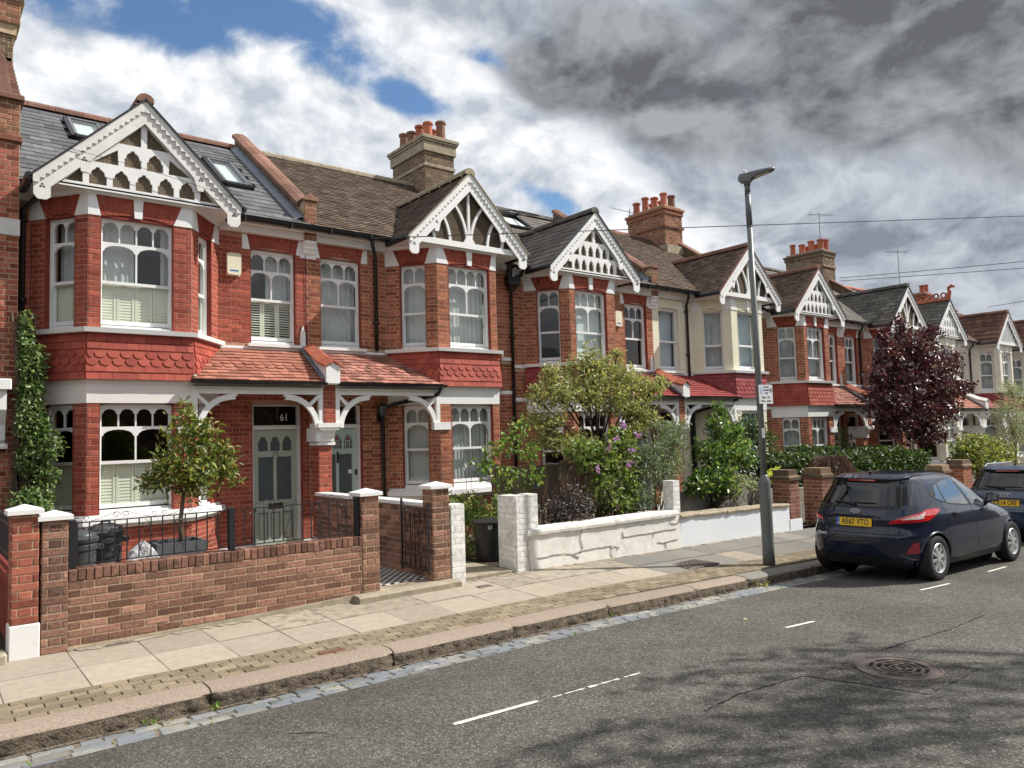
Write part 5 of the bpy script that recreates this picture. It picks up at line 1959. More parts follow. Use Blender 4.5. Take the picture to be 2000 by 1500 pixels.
def party(H, P, z0, cfg):
    det = cfg.get('det', 0)
    wp = cfg.get('trim', 'white_paint')
    br = cfg.get('col_brick', cfg['brick'])
    mo = cfg.get('mortar')
    lim = 60 if det == 2 else 0
    # porch pier: shaft, moulded capital, short brick pier between the two friezes
    box_bricks(H, P - .125, P + .115, YB + .16, YB + .42, z0 + .30, z0 + 1.84, br, mo, limit=lim, body='porch_pier')
    solid('pier_base', H, wp, lambda m: m.bbox((P - .16, YB + .12, z0 - .05), (P + .15, YB + .45, z0 + .305), .015))
    def cap(m):
        m.bbox((P - .17, YB + .11, z0 + 1.835), (P + .16, YB + .46, z0 + 1.885), .012)
        m.box((P - .125, YB + .13, z0 + 1.885), (P + .12, YB + .45, z0 + 2.0))
        pr = [(YB + .13, 1.885), (YB + .10, 1.90), (YB + .10, 1.95), (YB + .06, 2.0), (YB + .06, 2.04), (YB - .02, 2.10), (YB - .04, 2.13), (YB - .04, 2.19), (YB + .46, 2.19), (YB + .46, 1.885)]
        m.prism([(P - .13, y, z0 + z) for y, z in pr], (.26, 0, 0))
        m.box((P - .22, YB - .055, z0 + 2.13), (P + .21, YB + .30, z0 + 2.205))
        m.box((P - .18, YB - .04, z0 + 2.09), (P + .17, YB + .30, z0 + 2.131))
        m.box((P - .215, YB + .06, z0 + 1.90), (P - .126, YB + .44, z0 + 2.13))
    solid('capital', H, wp, cap)
    box_bricks(H, P - .115, P + .105, YB - .03, YB + .25, z0 + 2.205, z0 + 2.88, br, mo, limit=lim, body='porch_pier')
    # little parapet that divides the porch roofs
    zPe, zPt = 2.88, 3.50
    yP = YB - .13
    sl_ = (zPt - zPe) / (YM - yP)
    def up(m):
        m.prism([(P - .115, yP - .02, z0 + 2.84), (P - .115, yP - .02, z0 + 3.12), (P - .115, yP + .18, z0 + 3.20), (P - .115, YM, z0 + zPt + .10), (P - .115, YM, z0 + 2.9)], (.22, 0, 0))
        m.prism([(P - .13, yP - .055, z0 + 2.86), (P + .12, yP - .055, z0 + 2.86), (P + .12, yP - .055, z0 + 3.14), (P - .005, yP - .055, z0 + 3.20), (P - .13, yP - .055, z0 + 3.14)], (0, .06, 0))
    solid('porch_parapet', H, cfg.get('kneeler', wp), up)
    def cp(m):
        for q in (-1, 1):
            a0 = [(P - .005, yP - .09, z0 + 3.26), (P - .005 + q * .165, yP - .09, z0 + 3.16), (P - .005 + q * .165, yP + .20, z0 + 3.24), (P - .005, yP + .20, z0 + 3.34)]
            a1 = [a0[3], a0[2], (P - .005 + q * .15, YM - .12, z0 + zPt + .05), (P - .005, YM - .12, z0 + zPt + .14)]
            for a in (a0, a1):
                m.prism(a, (0, 0, -.03))
    solid('parapet_cap', H, 'terracotta' if det else 'white_old', cp)
    solid('lead_flashing', H, 'lead', lambda m: m.prism([(P - .19, yP + .0, z0 + zPe + .045), (P - .115, yP + .0, z0 + zPe + .06), (P - .115, YM - .02, z0 + zPt + .07), (P - .19, YM - .02, z0 + zPt + .045)], (0, 0, .012)))
    solid('finial_board', H, wp, lambda m: m.prism([(P - .16, YM - .03, z0 + 3.50), (P - .07, YM - .03, z0 + 3.50), (P - .07, YM - .03, z0 + 3.80), (P - .115, YM - .03, z0 + 3.95), (P - .16, YM - .03, z0 + 3.80)], (0, .035, 0)))
    # corbel at the eaves
    def cb(m):
        m.prism([(P - .15, YM - .022, z0 + 5.16), (P + .15, YM - .022, z0 + 5.16), (P + .075, YM - .022, z0 + 5.46), (P - .075, YM - .022, z0 + 5.46)], (0, .05, 0))
        pr = [(YM - .02, 5.22), (YM - .06, 5.25), (YM - .07, 5.30), (YM - .10, 5.33), (YM - .10, 5.37), (YM - .15, 5.42), (YM - .15, 5.46), (YM, 5.46)]
        m.prism([(P - .115, y, z0 + z) for y, z in pr], (.22, 0, 0))
    solid('eaves_corbel', H, wp, cb)
    # brick parapet over the roof
    yE = YM - .27
    zR = z0 + Z_GUT + (RIDGE_Y - yE) * RS
    if cfg.get('parapet', True):
        pb = cfg.get('parapet_brick', 'brick_brown')
        x0, x1 = P - .115, P + .115
        y0 = YM - .14
        zf0, zf1 = z0 + 5.47, z0 + 6.22
        box_bricks(H, x0, x1, y0, y0 + .33, z0 + 5.47, z0 + 6.20, 'brick_stock', 'mortar_buff', ('front',), limit=lim, body='parapet')
        topz = lambda y: z0 + 6.16 + (y - y0 - .25) * RS
        solid('parapet', H, 'mortar_dark', lambda m: m.prism([(x0 + .008, y0 + .30, z0 + 5.5), (x0 + .008, y0 + .30, topz(y0 + .3)), (x0 + .008, RIDGE_Y + .1, topz(RIDGE_Y + .1)), (x0 + .008, RIDGE_Y + .1, zR - .4)], (x1 - x0 - .016, 0, 0)))
        # bricks on the flank, laid level and stepping up with the slope
        F2 = lambda a, z, e=0.0: Vector((x0 + .008 - e, RIDGE_Y - a, z))
        F2.n, F2.d = Vector((-1, 0, 0)), Vector((0, -1, 0))
        F2.L = RIDGE_Y - y0
        def spans(z):
            yl = y0 + .25 + (z - z0 - 6.12) / RS
            yh = yE + (z - z0 - Z_GUT) / RS + .10
            yl = max(yl, y0 + .004)
            if yh < yl + .05:
                return []
            return [(RIDGE_Y - min(yh, RIDGE_Y), RIDGE_Y - min(yl, RIDGE_Y))]
        lay_bricks([(F2, courses(F2, z0 + 5.6, zR + .5, spans))], H, pb, limit=120 if det == 2 else 0)
        n = Vector((0, -RS, 1)).normalized()
        u = Vector((0, 1, RS)).normalized()
        Lc = (RIDGE_Y + .1 - y0 - .20) / u.y
        k = 0
        while k * .46 < Lc - .02:
            a, b = k * .46 + .004, min((k + 1) * .46, Lc) - .004
            m = MB()
            o = Vector((P, y0 + .20, topz(y0 + .20)))
            q = []
            for t in (a, b):
                c = o + u * t
                q.append([c + Vector((-.165, 0, 0)) - n * .01, c + Vector((-.165, 0, 0)) + n * .055, c + Vector((-.06, 0, 0)) + n * .10, c + Vector((.06, 0, 0)) + n * .10, c + Vector((.165, 0, 0)) + n * .055, c + Vector((.165, 0, 0)) - n * .01])
            m.grid(q, closed=True)
            m.poly(q[0])
            m.poly(q[1])
            m.build('coping', cfg.get('coping', 'terracotta_dark'), H)
            k += 1
        solid('parapet_cap', H, 'terracotta_dark', lambda m: (m.prism([(x0 - .04, y0 - .03, z0 + 6.19), (x1 + .04, y0 - .03, z0 + 6.19), (x1 + .04, y0 - .03, z0 + 6.215), (P, y0 - .03, z0 + 6.33), (x0 - .04, y0 - .03, z0 + 6.215)], (0, .42, 0))))
        solid('lead_flashing', H, 'lead', lambda m: m.prism([(x0 - .16, y0 + .05, z0 + Z_GUT + (y0 + .05 - yE) * RS + .03), (x0 - .001, y0 + .05, z0 + Z_GUT + (y0 + .05 - yE) * RS + .10), (x0 - .001, RIDGE_Y - .05, zR + .07), (x0 - .16, RIDGE_Y - .05, zR + .0)], (0, 0, .012)))

def chimney(H, x, y, zb, zt, w, l, material, mortar, npots, det=1, stone_cap=False, ph=0):
    """stack across the party wall: w along the street, l front to back"""
    x0, x1, y0, y1 = x - w / 2, x + w / 2, y - l / 2, y + l / 2
    C = solid('chimney', H, mortar, lambda m: m.box((x0, y0, zb), (x1, y1, zt)))
    def sub(name, mtl, fn):
        m = MB()
        fn(m)
        return m.build(name, mtl, C)
    # bricks
    F = frame((x0, y0), (x1, y0))
    F2 = lambda a, z, e=0.0: Vector((x0 - e, y1 - a, z))
    F2.n, F2.d, F2.L = Vector((-1, 0, 0)), Vector((0, -1, 0)), l
    zc = zt - (.34 if stone_cap else .02)
    lay_bricks([(F, courses(F, zb, zc, lambda z: [(0, w)])), (F2, courses(F2, zb, zc, lambda z: [(0, l)], phase=1))], C, material, limit=0)
    def ring(m, e, za, zb_):
        m.bbox((x0 - e, y0 - e, za), (x1 + e, y1 + e, zb_), .01)
    if stone_cap:
        sub('chimney_band', 'coping_stone', lambda m: (ring(m, .03, zt - .72, zt - .64), ring(m, .05, zt - .34, zt - .10), ring(m, .08, zt - .10, zt - .04), ring(m, .11, zt - .04, zt + .04)))
    else:
        sub('chimney_band', material, lambda m: (ring(m, .05, zt - .64, zt - .56), ring(m, .04, zt - .20, zt - .06), ring(m, .075, zt - .06, zt + .02)))
    sub('flaunching', 'mortar_grey', lambda m: m.prism([(x0 + .02, y0 + .02, zt + .02), (x1 - .02, y0 + .02, zt + .02), (x1 - .02, y1 - .02, zt + .02), (x0 + .02, y1 - .02, zt + .02)], (0, 0, .07)))
    k = 0
    for i in range(npots):
        row = i % 2
        px = x + (-.19 if row == 0 else .19)
        py = y0 + .20 + (l - .40) * (i // 2) / max(1, (npots - 1) // 2)
        h = random.uniform(.36, .52)
        r = random.uniform(.115, .13)
        mtl = 'terracotta' if random.random() < .75 else 'terracotta_dark'
        sub('chimney_pot', mtl, lambda m: m.lathe((px, py, zt + .06), [(r * .98, 0), (r, .02), (r * .9, h * .5), (r * .88, h - .07), (r * 1.08, h - .06), (r * 1.10, h - .01), (r * 1.0, h), (r * .8, h), (r * .75, h - .15)], 14))
    return C

def aerial(H, x, y, z, h, yaw, flat=False):
    def fn(m):
        m.tube([(x, y, z), (x, y, z + h)], .014, 5)
        c, s = math.cos(yaw), math.sin(yaw)
        L = 1.1
        up = .35 if not flat else 0
        p = lambda t: Vector((x + c * t, y + s * t, z + h - .1 + up * t))
        m.tube([p(-.45), p(L - .45)], .009, 4)
        for k in range(9):
            t = -.40 + k * .11
            q = p(t)
            m.tube([q + Vector((-s * .16, c * .16, 0)), q + Vector((s * .16, -c * .16, 0))], .005, 3)
        for k in (-1, 0, 1):
            q = p(-.45) + Vector((0, 0, k * .07))
            m.tube([q + Vector((-s * .2, c * .2, 0)), q + Vector((s * .2, -c * .2, 0))], .005, 3)
    return solid('aerial', H, 'lamp_paint', fn)

# ------------------------------------------------------------------ build the terrace
P1, P2, P3, P4 = 4.06, 13.28, 22.6, 31.8
Z1, Z2, Z3, Z4 = 0.0, -.15, -.34, -.46
cfg1 = dict(label='nearest red brick house with shuttered bay windows, slate roof and pale green door 61', det=2, brick='brick_red', mortar='mortar_pink', stone='white_paint', tile='tile_red', roof='slate', ridge='terracotta_dark',
            win=dict(uf='shut_left', ui='shut_full', uo='shut_full', um='shut_right', gf='shut_dark', gi='shut_dark', go='shut_dark'), gable_style='cusp', fascia='pink_white', w=4.39,
            pipes=[(4.31, YM - .05, 0, .05)], skylights=[(.60, 1.18, 1.55, 3.05), (2.8, 3.42, 2.75, 3.95)], timber='white_paint', board='white_old', hip=True, zridge=6.97, door='door_sage', cornice='pink_white')
H1, X1 = house(P1, -1, Z1, cfg1)
party(H1, P1, Z1, cfg1)
cfg2 = dict(label='red brick house with net curtained bay, brown tiled roof and pale blue-green door', det=2, brick='brick_orange', mortar='mortar_buff', stone='white_paint', tile='tile_red', roof='tile_brown', ridge='coping_stone', ptile='tile_porch_b',
            win=dict(uf='net', ui='net', uo='net', um='net', gf='net', gi='net', go='net'), gable_style='fan', door='door_aqua', hardware='pull', pipes=[(1.33, YM - .05, 0, 3.56), (4.60, YM - .05, 0, 0.05)], zridge=7.02)
H2, X2 = house(P1, 1, Z1, cfg2)
cfg3 = dict(label='red brick house behind the big garden shrub, with dark slate roof and clear bay window', det=1, brick='brick_orange', mortar='mortar_buff', stone='white_paint', tile='tile_maroon', roof='slate_brown', ridge='slate_dark', groof='slate_brown', ptile='tile_maroon',
            win=dict(uf='blind', ui='none', uo='none', um='none', gf='none', gi='none', go='none'), gable_style='cusp_narrow', door='door_grey', skylights=[(2.0, 2.9, 2.9, 3.9)], sky_open=.38, zridge=6.97, trim='white_paint')
H3, X3 = house(P2, -1, Z2, cfg3)
party(H3, P2, Z2, cfg3)
cfg4 = dict(label='cream painted house with brown tiled roof and bright red porch roof behind the lamp post', det=1, brick='cream_paint', mortar='cream_paint', gauged='cream_paint', stone='white_paint', tile='tile_maroon', roof='tile_brown', ridge='terracotta_dark', ptile='tile_maroon', reveal='cream_paint',
            win=dict(uf='blue', ui='grey', uo='blue', um='blue', gf='blue', gi='grey', go='blue'), wstyle='plain', gable_style='fan', door='door_grey', pipes=[(1.33, YM - .05, 0, 0.05), (4.66, YM - .05, 0, 0.05)], zridge=6.98, psoffit='cream_paint', infill='roughcast')
H4, X4 = house(P2, 1, Z2, cfg4)
cfg5 = dict(label='red brick house behind the hedge, with steep brown tiled gable and grey curtains', det=1, brick='brick_orange', mortar='mortar_buff', stone='white_paint', tile='tile_red', roof='slate_dark', groof='tile_darkbrown' if False else 'tile_brown', ridge='terracotta_dark', ptile='tile_porch_b',
            win=dict(uf='grey', ui='grey', uo='grey', um='grey', gf='grey', gi='grey', go='grey'), gable_style='cusp_narrow', door='white_old', zridge=6.97)
H5, X5 = house(P3, -1, Z3, cfg5)
party(H5, P3, Z3, dict(cfg5, parapet=False))
cfg6 = dict(label='red brick house half hidden by the dark purple tree, with dark slate gable roof', det=1, brick='brick_orange', mortar='mortar_buff', stone='white_paint', tile='tile_red', roof='slate_dark', ridge='slate_dark', ptile='tile_porch_b',
            win=dict(uf='grey', ui='grey', uo='grey', um='grey', gf='none', gi='none', go='none'), gable_style='fan', door='white_old', pipes=[(1.20, YM - .05, 0, 0.05)], zridge=7.02)
H6, X6 = house(P3, 1, Z3, cfg6)
cfg7 = dict(label='white house behind the dark purple tree, with slate gable and red crested ridge', det=0, brick='ivory_paint', mortar='ivory_paint', gauged='ivory_paint', stone='white_paint', tile='tile_porch', roof='slate_dark', ridge='terracotta', ptile='tile_porch', reveal='ivory_paint',
            win=dict(uf='grey', ui='grey', uo='grey', um='grey', gf='none', gi='none', go='none'), gable_style='cusp_white', infill='roughcast_white', gridge='terracotta', door='white_old', zridge=6.95, psoffit='ivory_paint')
H7, X7 = house(P4, -1, Z4, cfg7)
party(H7, P4, Z4, dict(cfg7, parapet=False, col_brick='ivory_paint'))
cfg8 = dict(label='white house at the far right with dark brown tiled gable roof and black downpipe', det=0, brick='ivory_paint', mortar='ivory_paint', gauged='ivory_paint', stone='white_paint', tile='tile_maroon', roof='tile_darkbrown', ridge='terracotta_dark', ptile='tile_maroon', reveal='ivory_paint',
            win=dict(uf='grey', ui='grey', uo='grey', um='grey', gf='grey', gi='grey', go='grey'), gable_style='plain', infill='roughcast_white', door='white_old', pipes=[(1.20, YM - .05, 0, 0.05)], zridge=6.95, psoffit='ivory_paint')
H8, X8 = house(P4, 1, Z4, cfg8)
cfg9 = dict(cfg8, label='farthest white house cut off by the right edge of the picture', roof='tile_darkbrown')
H9, X9 = house(41.0, -1, Z4 - .12, cfg9)

# chimneys on the party walls between pairs
chimney(H2, 8.72, 7.82, 7.45, 9.27, .86, 1.55, 'brick_brown', 'mortar_grey', 7, stone_cap=True)
c4 = chimney(H4, 17.55, 7.75, 7.3, 8.98, .86, 1.55, 'brick_stock', 'mortar_grey', 7)
aerial(H4, 17.2, 8.5, 8.3, 1.0, 2.2)
solid('chimney_apron', H4, 'coping_stone', lambda m: m.box((17.05, 6.85, 7.0), (18.05, 7.2, 7.75)))
chimney(H6, 27.0, 7.75, 7.1, 8.80, .9, 1.6, 'brick_brown', 'mortar_grey', 7)
aerial(H6, 27.1, 7.3, 8.8, 1.7, -.5, True)
chimney(H8, 36.3, 7.75, 6.9, 8.0, .8, 1.3, 'brick_stock', 'mortar_grey', 4)
aerial(H7, 33.6, 7.2, 7.2, 2.6, 2.6, True)
# raised party walls beyond, seen above the roofs
for (x, za, HH, lab) in ((17.95, Z2, H4, 0), (27.1, Z3, H6, 0), (8.70, Z2, H3, 0)):
    yE = YM - .27
    zb = za + Z_GUT
    solid('party_wall', HH, 'brick_brown', lambda m: m.prism([(x - .11, 5.0, zb + (5 - yE) * RS - .1), (x - .11, 5.0, zb + (5 - yE) * RS + .30), (x - .11, 7.8, zb + (7.8 - yE) * RS + .30), (x - .11, 9.5, zb + (6.1 - yE) * RS + .30), (x - .11, 9.5, zb + (6.1 - yE) * RS - .1)], (.22, 0, 0)))
    solid('coping', HH, 'terracotta_dark', lambda m: m.prism([(x - .16, 4.95, zb + (4.95 - yE) * RS + .30), (x - .16, 4.95, zb + (4.95 - yE) * RS + .37), (x - .16, 7.8, zb + (7.8 - yE) * RS + .37), (x - .16, 9.5, zb + (6.1 - yE) * RS + .37), (x - .16, 9.5, zb + (6.1 - yE) * RS + .30), (x - .16, 7.8, zb + (7.8 - yE) * RS + .30)], (.32, 0, 0)))
# crested ridge of the white gable and its scroll finial
def crest(m):
    xg = P4 - 2.91
    zz = Z4 + 6.95 + .08
    for k in range(12):
        y = YG + .1 + k * .26
        m.tube([(xg, y + .09 * math.cos(t), zz + .10 + .09 * math.sin(t)) for t in np.linspace(0, 2 * pi, 13)], .032, 5)
    m.tube([(xg, YG - .05, zz), (xg, YG - .12, zz + .22), (xg, YG - .08, zz + .34), (xg, YG - .20, zz + .42), (xg, YG - .30, zz + .36)], [.10, .07, .06, .07, .04], 7)
solid('ridge_crest', H7, 'terracotta', crest)
# small fittings
def alarm(H, x, z, y=YM):
    A = solid('alarm_box', H, 'alarm_cream', lambda m: m.hexa([(x - .115, y - .012, z - .19), (x + .115, y - .012, z - .19), (x + .115, y - .001, z - .19), (x - .115, y - .001, z - .19), (x - .115, y - .012, z + .19), (x + .115, y - .012, z + .19), (x + .115, y - .001, z + .19), (x - .115, y - .001, z + .19)]))
    m = MB()
    pts = []
    for (cx_, cz_, a0) in ((.075, .15, 0), (-.075, .15, 90), (-.075, -.14, 180), (.075, -.14, 270)):
        for t in (0, 30, 60, 90):
            pts.append((x + cx_ + .04 * math.cos(math.radians(a0 + t)), z + cz_ + .04 * math.sin(math.radians(a0 + t))))
    m.prism([(px, y - .075, pz) for px, pz in pts], (0, .063, 0))
    m.build('alarm_cover', 'alarm_cream', A)
    solid('alarm_lamp', A, 'plate_blue', lambda m: m.prism([(x - .07, y - .078, z - .10), (x + .07, y - .078, z - .10), (x + .075, y - .07, z - .17), (x - .075, y - .07, z - .17)], (0, .02, 0)))
    return A
alarm(H1, 2.735, 4.90)
alarm(H3, 11.98, 4.65)
def wall_lamp(H, x, z):
    L = solid('wall_lamp', H, 'black_iron', lambda m: (m.box((x - .04, YM - .02, z - .14), (x + .04, YM, z + .02)), m.tube([(x, YM - .02, z - .06), (x, YM - .12, z - .10), (x, YM - .15, z - .04)], .012, 5),
          m.lathe((x, YM - .15, z + .17), [(.001, .06), (.02, .045), (.10, 0), (.105, -.012)], 8), m.lathe((x, YM - .15, z - .05), [(.03, 0), (.06, .02), (.06, .03)], 8)))
    solid('lamp_glass', L, 'etched', lambda m: m.lathe((x, YM - .15, z - .02), [(.05, 0), (.085, .18)], 8))
    solid('lamp_bar', L, 'black_iron', lambda m: [m.tube([(x + .053 * math.cos(a), YM - .15 + .053 * math.sin(a), z - .02), (x + .09 * math.cos(a), YM - .15 + .09 * math.sin(a), z + .16)], .007, 4) for a in np.arange(.3, 6.3, pi / 3)])
wall_lamp(H2, X2(1.36), 2.36)
# number on the fanlight, stained glass in the neighbour's door
Fm = frame((P1 - 1.57, YM), (P1, YM))
text_mesh('house_number', '61', .17, 'white_ink', H1, (X1(.42), YM + .112, 2.33), (1, 0, 0), (0, 0, 1), .001, sx=.92)
def lights(m, colr):
    d0, d1 = P1 + .14 + .05, P1 + 1.02 - .05
    ww = d1 - d0
    lw = ww * .215
    for k in range(3):
        xc = d0 + ww * .12 + k * (lw + ww * .058) + lw / 2
        y = YM + .139
        if colr == 'lead':
            m.tube([(xc + .045 * math.cos(t), y, 1.94 + .045 * math.sin(t)) for t in np.linspace(0, 2 * pi, 15)], .004, 4)
            m.tube([(xc + .025 * math.cos(t), y, 1.86 + .025 * math.sin(t)) for t in np.linspace(0, 2 * pi, 11)], .004, 4)
            for a, b in (((-.07, 1.90), (.07, 1.90)), ((0, 1.76), (0, 1.835)), ((-.04, 1.76), (-.04, 1.90)), ((.04, 1.76), (.04, 1.90)), ((-.07, 1.82), (-.025, 1.86)), ((.07, 1.82), (.025, 1.86))):
                m.tube([(xc + a[0], y, a[1]), (xc + b[0], y, b[1])], .004, 4)
        elif colr == 'red':
            m.poly([(xc - .03, y + .003, 1.965), (xc + .03, y + .003, 1.965), (xc, y + .003, 1.91)])
        else:
            m.poly([(xc - .065, y + .003, 1.77), (xc - .045, y + .003, 1.77), (xc - .045, y + .003, 1.89), (xc - .065, y + .003, 1.89)])
solid('leaded_light', H2, 'sign_white', lambda m: lights(m, 'lead'))
solid('stained_glass', H2, 'red_ink', lambda m: lights(m, 'red'))
solid('stained_glass', H2, 'leaf_hibiscus', lambda m: lights(m, 'green'))
solid('door_sticker', H2, 'sign_white', lambda m: m.box((P1 + .80, YM + .143, 1.30), (P1 + .87, YM + .146, 1.37)))
# rainwater hopper between the second and third houses
def hopper(m):
    x = P1 + 4.60
    m.box((x - .16, YM - .20, 5.15), (x + .16, YM - .03, 5.30))
    m.prism([(x - .16, YM - .20, 5.15), (x + .16, YM - .20, 5.15), (x + .05, YM - .12, 5.02), (x - .05, YM - .12, 5.02)], (0, .12, 0))
    m.tube([(x - .09, YM - .10, 5.60), (x - .09, YM - .10, 5.28)], .045, 8)
    m.tube([(x + .22, YM - .22, 5.50), (x + .22, YM - .14, 5.36), (x + .09, YM - .10, 5.33)], .04, 8)
solid('hopper', H2, 'black_gloss', hopper)
# porch downpipe of the second house
solid('porch_downpipe', H2, 'black_gloss', lambda m: m.tube([(X2(2.18), YB - .12, 2.82), (X2(2.14), YB - .05, 2.70), (X2(1.62), YM - .10, 2.55), (X2(1.42), YM - .06, 2.48), (X2(1.42), YM - .06, .05)], .036, 8), smooth=True)
solid('porch_downpipe', H4, 'black_gloss', lambda m: m.tube([(X4(2.18), YB - .12, Z2 + 2.82), (X4(1.62), YM - .10, Z2 + 2.55), (X4(1.42), YM - .06, Z2 + 2.48), (X4(1.42), YM - .06, Z2 + .05)], .036, 8), smooth=True)
solid('cable', H1, 'black_iron', lambda m: m.tube([(P1 - .06, YM - .03, 5.5), (P1 - .05, YM - .02, 4.7), (P1 - .045, YM - .015, 3.6)], .006, 4))
solid('cable', H1, 'black_iron', lambda m: m.tube([(.2, YG - .12, 6.02), (1.1, YG - .12, 5.93), (2.45, YG - .12, 5.72)], .004, 3))

# ------------------------------------------------------------------ neighbour at the left edge
HX = -.33
H0 = thing('end_house', 'brick house cut off by the left edge, with tall chimney and white band', 'house', (-1.5, 4.0, 0))
solid('wall', H0, 'mortar_buff', lambda m: (m.box((-5, 4.0, -.1), (HX, 4.5, 6.80)), m.box((-5, 4.5, -.1), (HX, 9, 5.6))))
F0 = frame((-1.5, 4.0), (HX, 4.0))
bl0 = [(F0, courses(F0, .06, 4.86, lambda z: [(0, F0.L)]) + courses(F0, 5.11, 6.20, lambda z: [(0, F0.L)], phase=1))]
lay_bricks(bl0, H0, 'brick_pier', limit=160)
lay_bricks([(F0, courses(F0, 6.28, 6.80, lambda z: [(0, F0.L)]))], H0, 'brick_stock', limit=40)
solid('band', H0, 'white_old', lambda m: m.box((-5, 3.965, 4.87), (HX + .012, 4.2, 5.10)))
solid('string_course', H0, 'brick_stock', lambda m: m.bbox((-5, 3.94, 6.20), (HX + .025, 4.5, 6.28), .01))
solid('console', H0, 'white_paint', lambda m: (m.bbox((-.95, 3.70, 2.72), (-.41, 4.0, 2.86), .012), m.prism([(-.90, 3.76, 2.72), (-.90, 3.76, 2.45), (-.90, 3.90, 2.25), (-.90, 3.90, 2.05), (-.90, 4.0, 1.98), (-.90, 4.0, 2.72)], (.44, 0, 0)), m.bbox((-.92, 3.86, 1.93), (-.43, 4.0, 2.0), .012)))
C0 = solid('chimney', H0, 'mortar_buff', lambda m: (m.box((-1.6, 4.05, 6.8), (-.42, 4.45, 8.25)),))
solid('ledge', C0, 'terracotta_dark', lambda m: m.bbox((-2, 3.93, 6.80), (-.285, 4.5, 6.87), .012))
def weather(m):
    rows = []
    for k in range(9):
        t = k / 8
        zz = 6.87 + .78 * t
        r = .40 - .26 * t ** .7
        ring = []
        for a in np.linspace(0, pi, 9):
            ring.append((-.70 + (.36 - .20 * t) * math.cos(a), 4.06 - .10 * math.sin(a) * (1 - t), zz))
        rows.append(ring)
    m.grid(rows)
    for k in range(10):
        z = 6.87 + .055 * k
        m.box((-.72, 4.0 + .005 * k, z), (-.33 - .012 * k, 4.4, z + .05))
solid('weathering', C0, 'terracotta_dark', weather, smooth=False)
Fc = frame((-1.2, 4.05), (-.42, 4.05))
lay_bricks([(Fc, courses(Fc, 7.2, 7.75, lambda z: [(0, Fc.L)]))], C0, 'brick_brown', limit=0)
solid('corbelled_head', C0, 'mortar_buff', lambda m: (m.box((-1.4, 4.02, 7.75), (-.385, 4.47, 7.90)), m.box((-1.4, 3.98, 7.90), (-.345, 4.5, 8.22)), m.box((-1.4, 3.95, 8.22), (-.30, 4.52, 8.38))))
Fc2 = frame((-1.2, 3.98), (-.345, 3.98))
lay_bricks([(Fc2, courses(Fc2, 7.90, 8.22, lambda z: [(0, Fc2.L)]))], C0, 'brick_stock', limit=0)
Fc3 = frame((-1.2, 3.95), (-.30, 3.95))
lay_bricks([(Fc3, courses(Fc3, 8.22, 8.38, lambda z: [(0, Fc3.L)]))], C0, 'brick_brown', limit=0)
solid('chimney_pot', C0, 'terracotta', lambda m: m.lathe((-.63, 4.22, 8.38), [(.145, 0), (.15, .04), (.135, .3), (.13, .42), (.155, .44), (.155, .5), (.13, .5)], 20), smooth=False)
# ------------------------------------------------------------------ front gardens
def sheetq(name, x0, x1, y0, y1, z, material, parent=None, kind='structure', th=.05):
    m = MB()
    m.box((x0, y0, z - th), (x1, y1, z))
    return m.build(name, material, parent, kind=kind)

def pillar(label, x0, x1, y0, y1, z0, z1, brick, mortar, cap='white_paint', capz=.09, sides=('front', 'left'), lim=70, base=None, over=.035, group='brick gate piers', capstyle='pyramid'):
    t = thing('gate_pier', label, 'gate pier', ((x0 + x1) / 2, (y0 + y1) / 2, z0), group)
    zb = z0
    if base:
        solid('base', t, 'white_paint', lambda m: m.bbox((x0 - .012, y0 - .014, z0 - .05), (x1 + .01, y1, z0 + base), .008))
        zb = z0 + base
    box_bricks(t, x0, x1, y0, y1, zb, z1, brick, mortar, sides, limit=lim)
    o = over
    if capstyle == 'pyramid':
        def cp(m):
            a = [(x0 - o, y0 - o), (x1 + o, y0 - o), (x1 + o, y1 + o), (x0 - o, y1 + o)]
            cx_, cy_ = (x0 + x1) / 2, (y0 + y1) / 2
            m.add([(x, y, z1) for x, y in a] + [(x, y, z1 + capz * .45) for x, y in a] + [(cx_, cy_, z1 + capz)], [(3, 2, 1, 0), (0, 1, 5, 4), (1, 2, 6, 5), (2, 3, 7, 6), (3, 0, 4, 7), (4, 5, 8), (5, 6, 8), (6, 7, 8), (7, 4, 8)])
        solid('cap', t, cap, cp)
    elif capstyle == 'brick':
        solid('cap', t, cap, lambda m: (m.bbox((x0 - o, y0 - o, z1), (x1 + o, y1 + o, z1 + .055), .006), m.hexa([(x0 - o, y0 - o, z1 + .055), (x1 + o, y0 - o, z1 + .055), (x1 + o, y1 + o, z1 + .055), (x0 - o, y1 + o, z1 + .055), (x0 + .01, y0 + .01, z1 + .09), (x1 - .01, y0 + .01, z1 + .09), (x1 - .01, y1 - .01, z1 + .09), (x0 + .01, y1 - .01, z1 + .09)]), m.bbox((x0 + .012, y0 + .012, z1 + .09), (x1 - .012, y1 - .012, z1 + .20), .006)))
    return t

